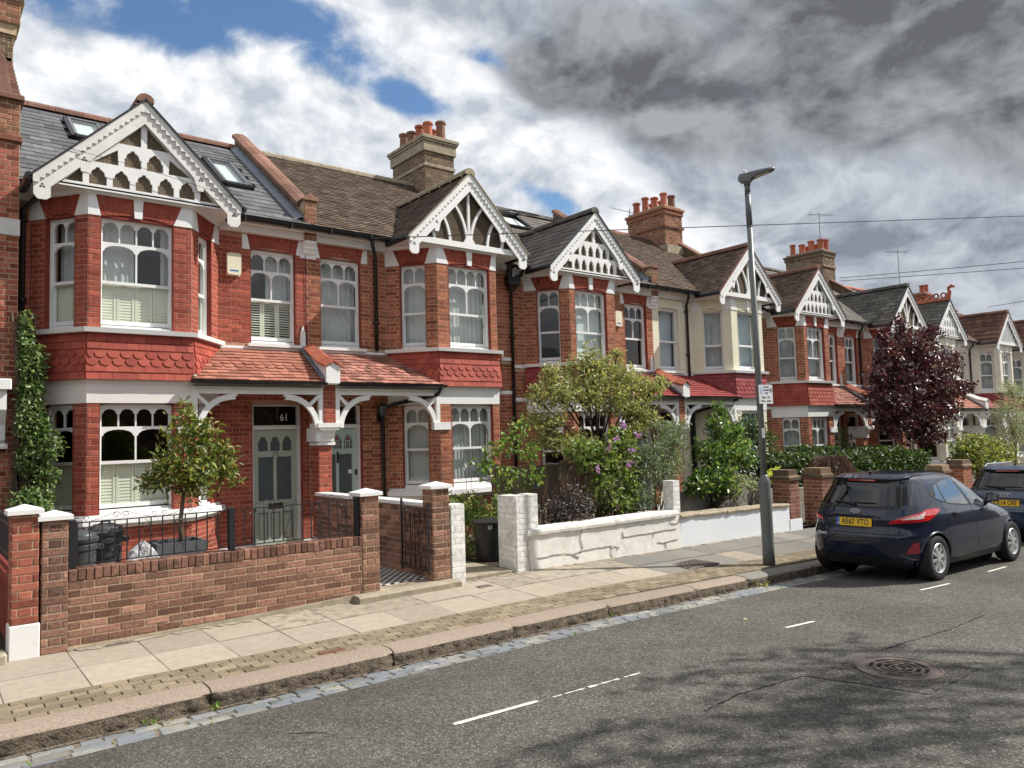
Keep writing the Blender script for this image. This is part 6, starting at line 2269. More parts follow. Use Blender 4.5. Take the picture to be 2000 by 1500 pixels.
# --- brick front wall of the nearest house
GW = thing('garden_wall', 'low rustic brick garden wall with brick-on-edge coping in front of house 61', 'garden wall', (1.3, 0, 0))
solid('wall_core', GW, 'mortar_buff', lambda m: m.box((-.275, .006, -.05), (2.80, .21, .64)))
solid('footing', GW, 'concrete', lambda m: m.prism([(-.28, -.015, -.06), (2.72, -.035, -.06), (2.72, -.03, .075), (1.6, -.02, .05), (.6, -.012, .03), (-.28, -.008, .02)], (0, .10, 0)))
FW = frame((-.275, .006), (2.80, .006))
lay_bricks([(FW, courses(FW, .04, .64, lambda z: [(0, FW.L)], bond='stretcher', ch=.075, joint=.012))], GW, 'brick_rustic', limit=300)
x = -.272
me = [piece_mesh(('coping_brick', i), brick_fn(.066, .108, .20, 40 + i), 'brick_coping') for i in range(5)]
while x < 2.78:
    o = put_piece('coping_brick', random.choice(me), GW, (x + .035, .004 + random.uniform(-.005, .004), .698 + random.uniform(-.004, .004)), (math.cos(.03), 0, math.sin(random.uniform(-.03, .03))), (0, 1, 0), (0, 0, 1))
    x += .0722
pillar('brick gate pier with white cap at the left end of the railing', -.495, -.275, 0, .23, 0, 1.235, 'brick_rustic', 'mortar_grey', lim=60, sides=('front', 'left'))
pillar('leftmost brick gate pier, with white cap and white painted base block', -.735, -.515, -.01, .22, 0, 1.31, 'brick_pier', 'mortar_buff', base=.31, lim=60)
pillar('brick gate pier with white cap at the right end of the railing', 2.80, 3.035, -.004, .235, .02, 1.225, 'brick_rustic', 'mortar_buff', lim=70)
pillar('brick gate pier with white cap beside the white brick post, holding the open iron gate', 3.80, 4.065, 0, .235, .03, 1.245, 'brick_rustic', 'mortar_buff', lim=70)
# --- wall between the two front paths
BW = thing('boundary_wall', 'brick boundary wall with white coping between the front paths of the first two houses', 'garden wall', (3.97, 2, .1))
solid('wall_core', BW, 'mortar_grey', lambda m: m.box((3.885, .236, -.05), (4.05, YB + .15, 1.0)))
F2 = lambda a, z, e=0.0: Vector((3.885 - e, YB + .15 - a, z))
F2.n, F2.d, F2.L = Vector((-1, 0, 0)), Vector((0, -1, 0)), YB + .15 - .24
lay_bricks([(F2, courses(F2, .08, 1.0, lambda z: [(0, F2.L)], bond='stretcher'))], BW, 'brick_rustic', limit=200)
solid('coping', BW, 'white_paint', lambda m: m.bbox((3.85, .236, 1.0), (4.085, YB + .16, 1.05), .008))

# --- railing with scrolls
RL = thing('railing', 'black wrought iron railing with scrolls on top of the brick garden wall', 'railing', (1.28, .06, .75))
yR0 = .075
for (x, lab) in ((-.235, 0), (1.275, 0), (2.775, 0)):
    solid('post', RL, 'black_iron', lambda m: m.bbox((x - .032, yR0 - .032, .745), (x + .032, yR0 + .032, 1.215), .004))
def rail(z, x0, x1):
    solid('rail', RL, 'black_iron', lambda m: m.box((x0, yR0 - .009, z - .005), (x1, yR0 + .009, z + .005)))
def spiral(cx_, cz_, r, a0, turns, sgn=1, n=16, y=yR0):
    return [(cx_ + r * (1 - .72 * k / n) * math.cos(a0 + sgn * turns * 2 * pi * k / n), y, cz_ + r * (1 - .72 * k / n) * math.sin(a0 + sgn * turns * 2 * pi * k / n)) for k in range(n + 1)]
for (x0, x1, nb) in ((-.20, 1.245, 13), (1.305, 2.745, 13)):
    for z in (.79, 1.185):
        rail(z, x0, x1)
    sp = (x1 - x0) / nb
    for k in range(nb + 1):
        xx = x0 + k * sp
        xx = min(max(xx, x0 + .006), x1 - .006)
        solid('bar', RL, 'black_iron', lambda m: m.box((xx - .0055, yR0 - .0055, .795), (xx + .0055, yR0 + .0055, 1.18)))
    for k in (1, 5, 8, 11):
        a, b = x0 + k * sp, x0 + (k + 1) * sp
        c = (a + b) / 2
        r = sp * .40
        fl = 1 if k in (1, 8) else -1
        def sc(m):
            m.tube(spiral(c, 1.118, r, pi / 2 if fl > 0 else pi / 2, 1.25, fl), .0035, 4)
            m.tube(spiral(c, .857, r, -pi / 2, 1.25, fl), .0035, 4)
            m.tube([(c - fl * r, yR0, 1.118), (c - fl * r * .6, yR0, 1.05), (c + fl * r * .6, yR0, .93), (c + fl * r, yR0, .857)], .0035, 4)
        solid('scroll', RL, 'black_iron', sc)
    for q in (.27, .76):
        c = x0 + (x1 - x0) * q
        def top(m):
            for s in (-1, 1):
                m.tube([(c + s * .005, yR0, 1.245)] + spiral(c + s * .042, 1.232, .036, pi / 2 if False else (pi if s > 0 else 0), 1.1, -s), .003, 4)
                m.tube([(c + s * .035, yR0, 1.268), (c + s * .16, yR0, 1.222), (c + s * .27, yR0, 1.19)], .003, 4)
                m.tube(spiral(c + s * .30, 1.222, .030, -pi / 2, 1.0, s), .003, 4)
        solid('crest', RL, 'black_iron', top)

# --- garden gate standing open against the boundary wall
GA = thing('garden_gate', 'ornate black iron garden gate standing open against the boundary wall', 'gate', (3.74, .05, .12))
gx = 3.755
def gb(m):
    for y in (.03, .70):
        m.box((gx - .012, y - .012, .16), (gx + .012, y + .012, 1.07 if y < .1 else 1.10))
    for z in (.20, .98):
        m.box((gx - .006, .03, z - .008), (gx + .006, .70, z + .008))
    m.tube([(gx, .70, 1.08), (gx, .58, .99), (gx, .40, .98)], .008, 4)
    m.tube([(gx, .03, 1.06), (gx, .14, .99), (gx, .28, .98)], .008, 4)
solid('gate_frame', GA, 'black_iron', gb)
def gi(m):
    for y in (.10, .255, .365, .475, .62):
        m.box((gx - .005, y - .005, .20), (gx + .005, y + .005, .98))
    def sp(yc, zc, r, a0, sg, t=1.2):
        m.tube([(gx, yc + r * (1 - .7 * k / 14) * math.cos(a0 + sg * t * 2 * pi * k / 14), zc + r * (1 - .7 * k / 14) * math.sin(a0 + sg * t * 2 * pi * k / 14)) for k in range(15)], .005, 4)
    for yc in (.175, .555):
        for s in (-1, 1):
            sp(yc + s * .033, .93, .030, 0 if s > 0 else pi, s)
            m.tube([(gx, yc + s * .06, .92), (gx, yc + s * .045, .82), (gx, yc, .70)], .005, 4)
            sp(yc + s * .033, .25, .030, 0 if s > 0 else pi, -s)
            m.tube([(gx, yc + s * .06, .26), (gx, yc + s * .045, .36), (gx, yc, .48)], .005, 4)
            sp(yc + s * .018, .69, .018, 0 if s > 0 else pi, -s)
            sp(yc + s * .018, .49, .018, 0 if s > 0 else pi, s)
    yc = .365
    for s in (-1, 1):
        m.tube([(gx, yc, .86), (gx, yc + s * .07, .72), (gx, yc + s * .075, .60), (gx, yc + s * .075, .55), (gx, yc + s * .07, .44), (gx, yc, .30)], .005, 4)
        sp(yc + s * .036, .63, .034, 0 if s > 0 else pi, s)
        sp(yc + s * .036, .52, .034, 0 if s > 0 else pi, -s)
        sp(yc + s * .022, .87, .02, 0 if s > 0 else pi, s)
        sp(yc + s * .022, .29, .02, 0 if s > 0 else pi, -s)
solid('scrollwork', GA, 'black_iron', gi)

# --- front path with black and white tiles, step slab
TP = thing('tiled_path', 'front path of small black and white chequered tiles behind the gate', 'path', (3.4, 1.5, .09), kind='structure')
solid('path_bed', TP, 'mortar_grey', lambda m: m.box((3.04, .10, -.02), (3.885, YM, .088)))
tb, tw_ = MB(), MB()
ts = .063
for i in range(12):
    for j in range(64):
        x, y = 3.08 + i * ts, .16 + j * ts
        (tb if (i + j) % 2 else tw_).box((x + .002, y + .002, .089), (x + ts - .002, y + ts - .002, .096))
tb.build('black_tiles', 'tile_black', TP, kind='stuff')
tw_.build('white_tiles', 'tile_white', TP, kind='stuff')
ST = MB()
rows = []
for k in range(15):
    t = k / 14
    x = 2.66 + 1.44 * t
    j = random.uniform(-.008, .008)
    rows.append([(x, .12, .075), (x, -.10, .078), (x, -.165 + j, .072), (x, -.19 + j, .055), (x, -.185 + j, -.03)])
ST.grid(rows)
ST.poly(rows[0] + [(2.66, .12, -.03)])
ST.poly(rows[-1] + [(4.1, .12, -.03)])
ST.build('entrance_step', 'concrete', None, label='worn concrete step slab at the gateway of the nearest house', cat='step', loc=(3.4, -.05, .05))
# --- yard of the nearest house
sheetq('front_yard', -.27, 3.04, .21, YM, .085, 'yard')
sheetq('front_path', 4.05, 5.10, .02, YM, .045, 'concrete')
sheetq('neighbour_path', -2.4, -.74, .0, 3.9, -.03, 'stone_grey')
m = MB()
m.bbox((-2.4, -.12, -.08), (-.76, .12, .10), .02)
m.build('entrance_step', 'concrete', None, label='stone step at the left edge beside the leftmost gate pier', cat='step', loc=(-1.5, 0, 0))

# --- left neighbour's railing and low wall running back from the street
NB = thing('side_wall', 'low red wall with black railing running back from the leftmost gate pier', 'garden wall', (-.68, 1.5, 0))
solid('wall_core', NB, 'brick_reveal', lambda m: (m.box((-.70, .215, -.05), (-.52, 3.9, .66)), m.bbox((-.74, .215, .66), (-.50, 3.9, .73), .01)))
def nrail(m):
    xx = -.63
    for z in (.80, 1.12):
        m.box((xx - .012, .22, z - .012), (xx + .012, 3.9, z + .012))
    y = .26
    while y < 3.9:
        m.box((xx - .007, y - .007, .72), (xx + .007, y + .007, 1.17))
        m.tube([(xx, y - .04, 1.17), (xx, y, 1.21), (xx, y + .04, 1.17)], .007, 4)
        y += .085
solid('railing', NB, 'black_iron', nrail)

# --- bins, bag and planter
def bin_(x, y, z, r, h, label, mtl='grey_plastic', lid='grey_plastic', lidstyle=0, group='dustbins in the front gardens', cant=0):
    t = thing('dustbin', label, 'dustbin', (x, y, z), group)
    if lidstyle == 0:
        solid('body', t, mtl, lambda m: m.lathe((x, y, z), [(r * .80, 0), (r * .83, .02), (r * .95, h * .80), (r * 1.03, h * .81), (r * 1.03, h * .87), (r * .98, h * .88), (r * .98, h * .93)], 28), smooth=False)
        solid('lid', t, lid, lambda m: (m.lathe((x, y, z), [(r * 1.06, h * .90), (r * 1.10, h * .915), (r * 1.10, h * .955), (r * 1.0, h * .97), (r * .98, h * 1.0), (r * .85, h * 1.025), (r * .40, h * 1.055), (r * .12, h * 1.06)], 28), m.tube([(x - r * .26, y, z + h * 1.045), (x - r * .2, y, z + h * 1.085), (x + r * .2, y, z + h * 1.085), (x + r * .26, y, z + h * 1.045)], .014, 6)))
        solid('handle', t, mtl, lambda m: [m.bbox((x + q * r * 1.02 - .015, y - .06, z + h * .80), (x + q * r * 1.02 + .04 * q + .015, y + .06, z + h * .86), .006) for q in (1,)])
    else:
        solid('body', t, mtl, lambda m: m.lathe((x, y, z), [(r * .80, 0), (r * .82, .02), (r * .98, h * .88), (r * 1.0, h * .93)], 28), smooth=False)
        solid('lid', t, lid, lambda m: (m.lathe((x, y, z), [(r * 1.08, h * .91), (r * 1.12, h * .925), (r * 1.12, h * .96), (r * 1.0, h * .985), (r * .5, h * 1.01), (r * .1, h * 1.02)], 28), m.bbox((x - .10, y - r * .2, z + h * .99), (x + .10, y + r * .1, z + h * 1.03), .008)))
        solid('handle', t, mtl, lambda m: m.tube([(x + r * .98, y - .10, z + h * .90), (x + r * 1.16, y - .10, z + h * .80), (x + r * 1.16, y + .02, z + h * .80), (x + r * 1.0, y + .02, z + h * .90)], .010, 5))
    return t
for o_ in (bin_(.04, 1.35, .085, .165, .86, 'dark grey dustbin with domed lid at the left behind the railing'), bin_(.335, 1.62, .085, .185, .89, 'taller dark grey dustbin with domed lid beside the clear rubbish bag')):
    for c in o_.children:
        smooth_by_angle(c, 40)
b63 = bin_(5.44, 1.0, .045, .235, .60, 'black dustbin numbered 63 in the gateway between the white brick posts', 'black_plastic', 'black_plastic', 1)
for c in b63.children:
    smooth_by_angle(c, 40)
an = math.radians(238)
text_mesh('number', '63', .085, 'white_ink', b63, (5.44 + .232 * math.cos(an), 1.0 + .232 * math.sin(an), .045 + .50), (-math.sin(an), math.cos(an), 0), (0, 0, 1), .002, sx=.8)
# clear sack
bg = MB()
cxb, cyb = .60, 1.12
rows = []
for i in range(15):
    t = i / 14
    row = []
    for k in range(26):
        a = 2 * pi * k / 26
        r = (.22 * (1 - t ** 2.4) ** .6 + .006) * (1 + .14 * math.sin(3 * a + i * .9) + .13 * math.sin(7 * a - i * 1.7) + random.uniform(-.10, .10))
        row.append((cxb + .03 * t + r * math.cos(a), cyb + r * .8 * math.sin(a), .09 + .74 * t + random.uniform(-.012, .012)))
    rows.append(row)
bg.grid(rows, closed=True)
bg.poly(rows[-1])
tb_ = thing('rubbish_bag', 'crumpled clear plastic rubbish bag leaning between the bin and the grey planter', 'rubbish bag', (cxb, cyb, .085))
bg.build('sack', 'bag_clear', tb_)
solid('contents', tb_, 'ink', lambda m: m.lathe((cxb, cyb, .10), [(.05, 0), (.13, .1), (.12, .3), (.03, .42)], 9))
solid('red_print', tb_, 'red_ink', lambda m: m.prism([(cxb - .16, cyb - .13, .44), (cxb - .05, cyb - .15, .55), (cxb - .045, cyb - .15, .57), (cxb - .165, cyb - .13, .47)], (0, .006, 0)))
# planter and bay tree
PT = thing('planter', 'large square slate grey planter holding the bay tree', 'planter', (1.14, 1.55, .085))
def plnt(m):
    x0, x1, y0, y1, z0, z1 = .80, 1.36, 1.22, 1.72, .085, .76
    t = .035
    m.add([(x0, y0, z0), (x1, y0, z0), (x1, y1, z0), (x0, y1, z0), (x0, y0, z1), (x1, y0, z1), (x1, y1, z1), (x0, y1, z1), (x0 + t, y0 + t, z1), (x1 - t, y0 + t, z1), (x1 - t, y1 - t, z1), (x0 + t, y1 - t, z1), (x0 + t, y0 + t, z1 - .12), (x1 - t, y0 + t, z1 - .12), (x1 - t, y1 - t, z1 - .12), (x0 + t, y1 - t, z1 - .12)],
          [(3, 2, 1, 0), (0, 1, 5, 4), (1, 2, 6, 5), (2, 3, 7, 6), (3, 0, 4, 7), (4, 5, 9, 8), (5, 6, 10, 9), (6, 7, 11, 10), (7, 4, 8, 11), (8, 9, 13, 12), (9, 10, 14, 13), (10, 11, 15, 14), (11, 8, 12, 15)])
solid('box', PT, 'planter_grey', plnt)
solid('soil', PT, 'soil', lambda m: m.box((.836, 1.256, .60), (1.324, 1.684, .69)))

# --- white brick posts and walls of the second and third houses
pillar('white painted brick post beside the brick gate pier', 4.08, 4.30, -.01, .22, -.02, 1.02, 'white_brick', 'white_joint', cap='white_brick', capstyle='none', lim=50, group='white painted brick posts')
pillar('weathered white brick post right of the black dustbin', 5.17, 5.40, -.01, .42, -.02, 1.05, 'white_brick', 'white_joint', capstyle='none', lim=70, group='white painted brick posts')
pillar('short white brick return behind the weathered white post', 5.402, 5.60, .02, .25, .50, 1.06, 'white_brick', 'white_joint', capstyle='none', lim=20, group='white painted brick posts')
pillar('slim white brick post between the cracked wall and the smooth white wall', 8.60, 8.78, .04, .26, .50, 1.06, 'white_brick', 'white_joint', capstyle='none', lim=30, group='white painted brick posts')
CW = thing('garden_wall', 'cracked white rendered garden wall below the big shrub', 'garden wall', (7, 0, -.05))
def cwf(m):
    rows = []
    n = 66
    for i in range(n + 1):
        x = 5.40 + (8.70 - 5.40) * i / n
        w = lambda: random.uniform(-.0012, .0012)
        rows.append([(x, .20, .47), (x, -.004 + w(), .48), (x, -.004 + w(), .36), (x, -.008 + w(), .22), (x, -.012 + w(), .12), (x, -.018 + w(), .02), (x, -.022 + w(), zf(x) - .04)])
    m.grid(rows)
    m.poly(rows[0] + [(5.40, .20, -.1)])
    m.poly(rows[-1] + [(8.70, .20, -.1)])
solid('render', CW, 'render_old', cwf)
def ccf(m):
    xs = [5.352, 6.30, 7.12, 7.95, 8.62]
    for a, b in zip(xs[:-1], xs[1:]):
        n = 8
        rows = []
        for i in range(n + 1):
            x = a + .004 + (b - a - .008) * i / n
            e = random.uniform(-.006, .006)
            rows.append([(x, .24, .48), (x, -.04 + e, .482 + random.uniform(-.004, .004)), (x, -.046 + e, .52), (x, -.036 + e, .56), (x, -.01, .572), (x, .24, .575)])
        m.grid(rows)
        m.poly(rows[0])
        m.poly(rows[-1])
solid('coping', CW, 'render_old', ccf)
def cracks(m):
    def crack(pts, w=.006):
        for (a, b) in zip(pts[:-1], pts[1:]):
            n = max(2, int(math.dist(a, b) / .05))
            prev = None
            for k in range(n + 1):
                t = k / n
                p = (a[0] + (b[0] - a[0]) * t + random.uniform(-.008, .008), a[1] + (b[1] - a[1]) * t + random.uniform(-.006, .006))
                ww = w * random.uniform(.15, .6)
                if prev:
                    y0 = -.021 - max(0, .012 * (1 - p[1] / .25))
                    m.prism([(prev[0], y0, prev[1] - ww / 2), (p[0], y0, p[1] - ww / 2), (p[0], y0, p[1] + ww / 2), (prev[0], y0, prev[1] + ww / 2)], (0, .012, 0))
                prev = p
    crack([(5.52, .16), (6.05, .17), (6.22, .13), (6.42, .16), (6.60, .17), (7.05, .16)], .005)
    crack([(6.40, .46), (6.38, .33), (6.42, .2), (6.34, .12)], .006)
    crack([(6.20, .13), (6.28, .09), (6.33, .06)], .03)
    crack([(7.3, .265), (8.0, .27), (8.60, .28)], .005)
    crack([(7.30, .26), (7.30, .36)], .005)
    crack([(8.0, .27), (8.0, .20)], .005)
    crack([(7.02, .16), (7.0, .06), (7.03, -.02)], .006)
    crack([(7.03, .12), (7.10, .155), (7.2, .12), (7.12, .08)], .005)
    crack([(8.1, .10), (8.28, .07), (8.30, -.02)], .012)
    crack([(8.28, .08), (8.60, .10)], .007)
    crack([(8.42, .46), (8.45, .38), (8.55, .36), (8.66, .37)], .005)
    crack([(5.36, -.04), (5.365, .45)], .008)
solid('crack', CW, 'crack', cracks)
SW = thing('garden_wall', 'smooth white garden wall with crumbling stone coping behind the lamp post', 'garden wall', (10.4, 0, -.1))
solid('render', SW, 'render_blue', lambda m: m.prism([(8.705, -.008, -.16), (11.99, -.008, -.22), (11.99, -.008, .36), (8.705, -.008, .43)], (0, .20, 0)))
solid('base_block', SW, 'render_blue', lambda m: m.box((11.99, -.02, -.25), (12.42, .25, .10)))
def sco(m):
    x = 8.70
    while x < 11.95:
        w = min(random.uniform(.35, .7), 11.99 - x)
        z = .43 - .07 * (x - 8.7) / 3.29
        n = 5
        rows = []
        for i in range(n + 1):
            xx = x + .004 + (w - .008) * i / n
            e = random.uniform(-.012, .008)
            rows.append([(xx, .24, z), (xx, -.035 + e, z - .004), (xx, -.042 + e, z + .03), (xx, -.02 + e, z + .055 + random.uniform(-.006, .006)), (xx, .24, z + .06)])
        m.grid(rows)
        m.poly(rows[0])
        m.poly(rows[-1])
        x += w
solid('coping_stone', SW, 'coping_stone', sco)
GWl = solid('wall', thing('garden_wall', 'grey mouldy rendered wall between the purple brick piers', 'garden wall', (12.7, .5, -.1)), 'render_grey', lambda m: m.prism([(12.05, .62, -.3), (16, .62, -.36), (16, .62, .50), (12.05, .62, .66)], (0, .18, 0)))
solid('wall', thing('garden_wall', 'grey rendered back wall behind the smooth white garden wall', 'garden wall', (10.5, .9, -.1)), 'render_grey', lambda m: m.prism([(9.9, .95, -.2), (12.02, .95, -.2), (12.02, .95, .72), (9.9, .95, .74)], (0, .15, 0)))
pillar('purple brown brick pier at the end of the smooth white wall', 12.05, 12.40, .0, .38, .10, .86, 'brick_purple', 'mortar_buff', cap='brick_brown', capstyle='brick', lim=60, group='brick piers down the street')
pillar('purple brown brick pier behind the dark hatchback, nearest its rear window', 13.25, 13.68, .0, .42, -.2, .84, 'brick_purple', 'mortar_buff', cap='brick_brown', capstyle='brick', lim=60, group='brick piers down the street')
pillar('brick pier above the roof of the dark hatchback', 19.05, 19.5, .0, .42, -.35, .62, 'brick_orange', 'mortar_buff', cap='brick_brown', capstyle='brick', lim=0, group='brick piers down the street')
pillar('brick pier left of the second car', 20.3, 20.85, .0, .42, -.4, .70, 'brick_orange', 'mortar_buff', cap='brick_brown', capstyle='brick', lim=0, group='brick piers down the street')
pillar('small brick pier just above the car roof', 17.7, 18.0, .0, .3, -.35, .56, 'brick_purple', 'mortar_buff', cap='brick_brown', capstyle='none', lim=0, group='brick piers down the street')
m = MB()
m.box((13.68, .1, -.4), (19.05, .3, .12))
m.box((20.85, .1, -.5), (30, .3, .25))
m.build('wall_core', 'brick_purple', thing('garden_wall', 'low brick wall under the hedge behind the parked cars', 'garden wall', (16.5, .2, -.35)))
for (x, lab) in ((16.05, 'first wooden post with flat cap before the hedge'), (17.05, 'second wooden post with flat cap before the hedge')):
    t = thing('wooden_post', lab, 'post', (x, .25, -.3), 'wooden posts before the hedge')
    solid('post', t, 'wood_post', lambda m: m.box((x - .07, .19, -.3), (x + .07, .33, .60)))
    solid('cap', t, 'wood_post', lambda m: m.bbox((x - .10, .16, .60), (x + .10, .36, .64), .006))
# --- close-boarded fence
FE = thing('board_fence', 'weathered brown board fence behind the cracked white wall', 'fence', (7.8, 1.9, 0))
x = 6.35
meb = [piece_mesh(('fence_board', i), (lambda i: lambda m: m.hexa([(-.05, -.012 + .001 * i, 0), (.05, -.004, 0), (.05, .012, 0), (-.05, .012, 0), (-.05, -.012, 1.36 + .006 * i), (.05, -.004, 1.36), (.05, .012, 1.36), (-.05, .012, 1.36 + .006 * i)]))(i), 'wood_fence') for i in range(4)]
while x < 9.4:
    put_piece('fence_board', random.choice(meb), FE, (x, 1.9 + random.uniform(-.004, .004), 0), (1, 0, random.uniform(-.008, .008)), (0, 1, 0), (0, 0, 1))
    x += .088
solid('rail', FE, 'wood_fence', lambda m: (m.box((6.3, 1.915, .3), (9.4, 1.96, .38)), m.box((6.3, 1.915, 1.05), (9.4, 1.96, 1.13))))
for x in (6.33, 7.9, 9.4):
    solid('post', FE, 'wood_fence', lambda m: m.box((x - .05, 1.92, 0), (x + .05, 2.02, 1.42)))
WIRES = [('long telephone wire crossing the gables of the second to fourth houses', (4.6, 2.95, 5.30), (33.0, -4.6, 8.6), .0, .010),
         ('upper of the two parallel wires at the right edge of the sky', (25.3, 5.66, 7.33), (26.3, -2.3, 6.75), .02, .012),
         ('lower of the two parallel wires at the right edge of the sky', (25.3, 5.66, 7.22), (26.3, -2.3, 6.50), .02, .012),
         ('short wire above the white gables near the right edge', (34.0, 3.85, 6.69), (32.5, 1.4, 6.55), .0, .012)]
# ------------------------------------------------------------------ planting
def pl(*a, **k):
    return plant(*a, **k)
# bay tree in the planter
pl('bay_tree', 'small bay tree with round leafy crown growing in the grey planter', 'tree', (1.13, 1.46, .68),
   [(1.20, 1.45, 1.98, .34, .32, .36), (.95, 1.42, 1.62, .30, .30, .26), (1.52, 1.45, 1.66, .32, .30, .28), (1.24, 1.25, 1.60, .32, .24, .28), (1.20, 1.62, 1.60, .34, .26, .30), (1.20, 1.45, 2.28, .16, .16, .20), (1.70, 1.45, 1.52, .18, .2, .18), (.80, 1.45, 1.46, .17, .18, .16), (1.25, 1.40, 1.36, .30, .25, .14), (1.42, 1.42, 2.05, .2, .2, .22), (1.62, 1.4, 1.82, .16, .2, .16)],
   2300, .085, 'leaf_bay', stem_r=.026, trunk=(1.16, 1.45, 1.34), aspect=2.7, droop=-.15, fill=.3)
# climber on the wall at the left
cl = thing('climbing_plant', 'tall leafy climber growing up the corner beside the end house', 'climbing plant', (-.30, 3.75, .05))
P = []
for (x, y, z, rx, ry, rz, n) in ((-.24, 3.86, 3.45, .10, .10, .40, 520), (-.16, 3.8, 3.05, .18, .14, .35, 700), (-.18, 3.8, 2.65, .18, .14, .32, 600), (-.16, 3.75, 2.25, .22, .16, .32, 800), (-.02, 3.7, 1.95, .24, .18, .26, 700), (-.18, 3.75, 1.75, .20, .15, .22, 500), (-.10, 3.7, 1.25, .22, .16, .25, 560), (-.22, 3.6, 1.15, .24, .2, .25, 520), (-.05, 3.6, .95, .26, .2, .22, 520), (.0, 3.7, 1.55, .18, .12, .16, 260)):
    P.append(ball((x, y, z), (rx, ry, rz), n, .35))
leaf_mesh('foliage', np.concatenate(P), .062, 'leaf_climber', cl, 2.0, .35, .4, kind='stuff')
def vines(m):
    for k in range(16):
        x0 = -.30 + random.uniform(-.05, .10)
        pts = [(x0 + .10 * math.sin(t * 3 + k), 3.92 + random.uniform(-.05, .03), .05 + 3.75 * t) for t in np.linspace(0, 1 if k < 9 else .6, 14)]
        m.tube(pts, random.uniform(.006, .016), 4)
    for k in range(40):
        p = Vector((-.26 + random.uniform(-.1, .2), 3.86, random.uniform(1.3, 1.75)))
        m.tube([p, p + Vector((random.uniform(-.08, .12), -.05, random.uniform(-.25, .1)))], .005, 3, caps=False)
solid('stem', cl, 'bark', vines)
# shrub beside bin 63
pl('garden_shrub', 'green leafy shrub behind the black dustbin', 'shrub', (5.45, 1.9, .04), [(5.35, 1.85, .78, .36, .32, .28), (5.75, 1.95, .72, .40, .34, .30), (5.60, 1.65, .52, .40, .25, .25), (6.02, 1.85, .58, .3, .28, .26), (5.2, 1.8, .45, .25, .25, .25), (5.15, 1.3, .22, .2, .2, .16)], 2100, .07, 'leaf_shrub', stem='stem_brown', stem_r=.018, aspect=2.3, up=.6)
# white flowers and the rose in front of the second house
pl('rose_bush', 'sparse climbing rose with long stems in front of the second house', 'rose', (6.0, 1.15, .05), [(5.75, 1.1, 1.72, .26, .22, .20), (6.15, 1.2, 1.98, .26, .22, .22), (5.45, 1.1, 1.45, .22, .2, .18), (6.42, 1.2, 1.62, .30, .22, .22), (6.0, 1.15, 1.28, .30, .22, .18), (6.35, 1.0, 1.25, .25, .2, .18), (5.75, 1.0, .95, .25, .2, .2), (6.3, 1.1, 2.15, .10, .1, .10)], 620, .075, 'leaf_rose', stem='stem_brown', stem_r=.009, aspect=1.5, fill=.2, twig_r=.003)
wf_ = thing('white_flower', 'pair of white flowers on thin stems before the net curtained bay', 'flower', (5.55, 1.75, .1))
solid('stem', wf_, 'stem_brown', lambda m: (m.tube([(5.6, 1.8, .6), (5.6, 1.78, 1.0), (5.56, 1.75, 1.42)], .004, 4), m.tube([(5.65, 1.8, .6), (5.68, 1.78, 1.05), (5.69, 1.75, 1.46)], .004, 4)))
leaf_mesh('petal', np.concatenate([np.array((5.56, 1.75, 1.42)) + rs.normal(size=(9, 3)) * .008, np.array((5.69, 1.75, 1.46)) + rs.normal(size=(9, 3)) * .008]), .055, 'petal_white', wf_, 1.4, .1, .3, kind='stuff')
# big variegated shrub before the third house
pl('garden_tree', 'large pale variegated shrub with open branches in front of the third house', 'tree', (8.3, 1.55, .05),
   [(7.35, 1.5, 2.62, .52, .42, .34), (7.0, 1.5, 2.15, .40, .36, .28), (8.0, 1.5, 2.98, .50, .44, .34), (8.45, 1.6, 3.02, .48, .42, .36), (9.0, 1.55, 2.92, .50, .42, .36), (9.5, 1.6, 2.75, .46, .40, .34), (9.95, 1.6, 2.70, .36, .34, .24), (8.6, 1.5, 2.55, .56, .46, .34), (7.9, 1.5, 2.52, .50, .42, .30), (9.3, 1.55, 2.32, .52, .40, .28), (8.15, 1.45, 3.30, .22, .22, .30), (7.3, 1.55, 1.78, .42, .34, .24), (7.9, 1.5, 1.75, .42, .34, .24), (9.75, 1.6, 2.10, .36, .32, .22), (10.3, 1.65, 2.86, .22, .22, .16), (6.85, 1.5, 2.55, .22, .22, .2), (8.9, 1.5, 3.3, .2, .2, .18), (9.25, 1.55, 1.95, .4, .34, .2), (7.15, 1.5, 2.95, .18, .2, .22)],
   10500, .074, 'leaf_elaeagnus', stem='bark_dark', stem_r=.045, trunk=(8.35, 1.55, 1.45), aspect=2.4, fill=.25, twig_r=.006, droop=.1)
# purple-black shrub
pl('purple_shrub', 'round purple black shrub spilling over the cracked white wall', 'shrub', (6.6, .50, .45), [(6.55, .45, .82, .34, .30, .26), (6.85, .45, .76, .26, .26, .22), (6.28, .45, .72, .22, .24, .22), (6.6, .35, .60, .44, .26, .15), (6.7, .5, 1.0, .22, .22, .14)], 2600, .042, 'leaf_purple', stem='bark_dark', stem_r=.012, aspect=1.8)
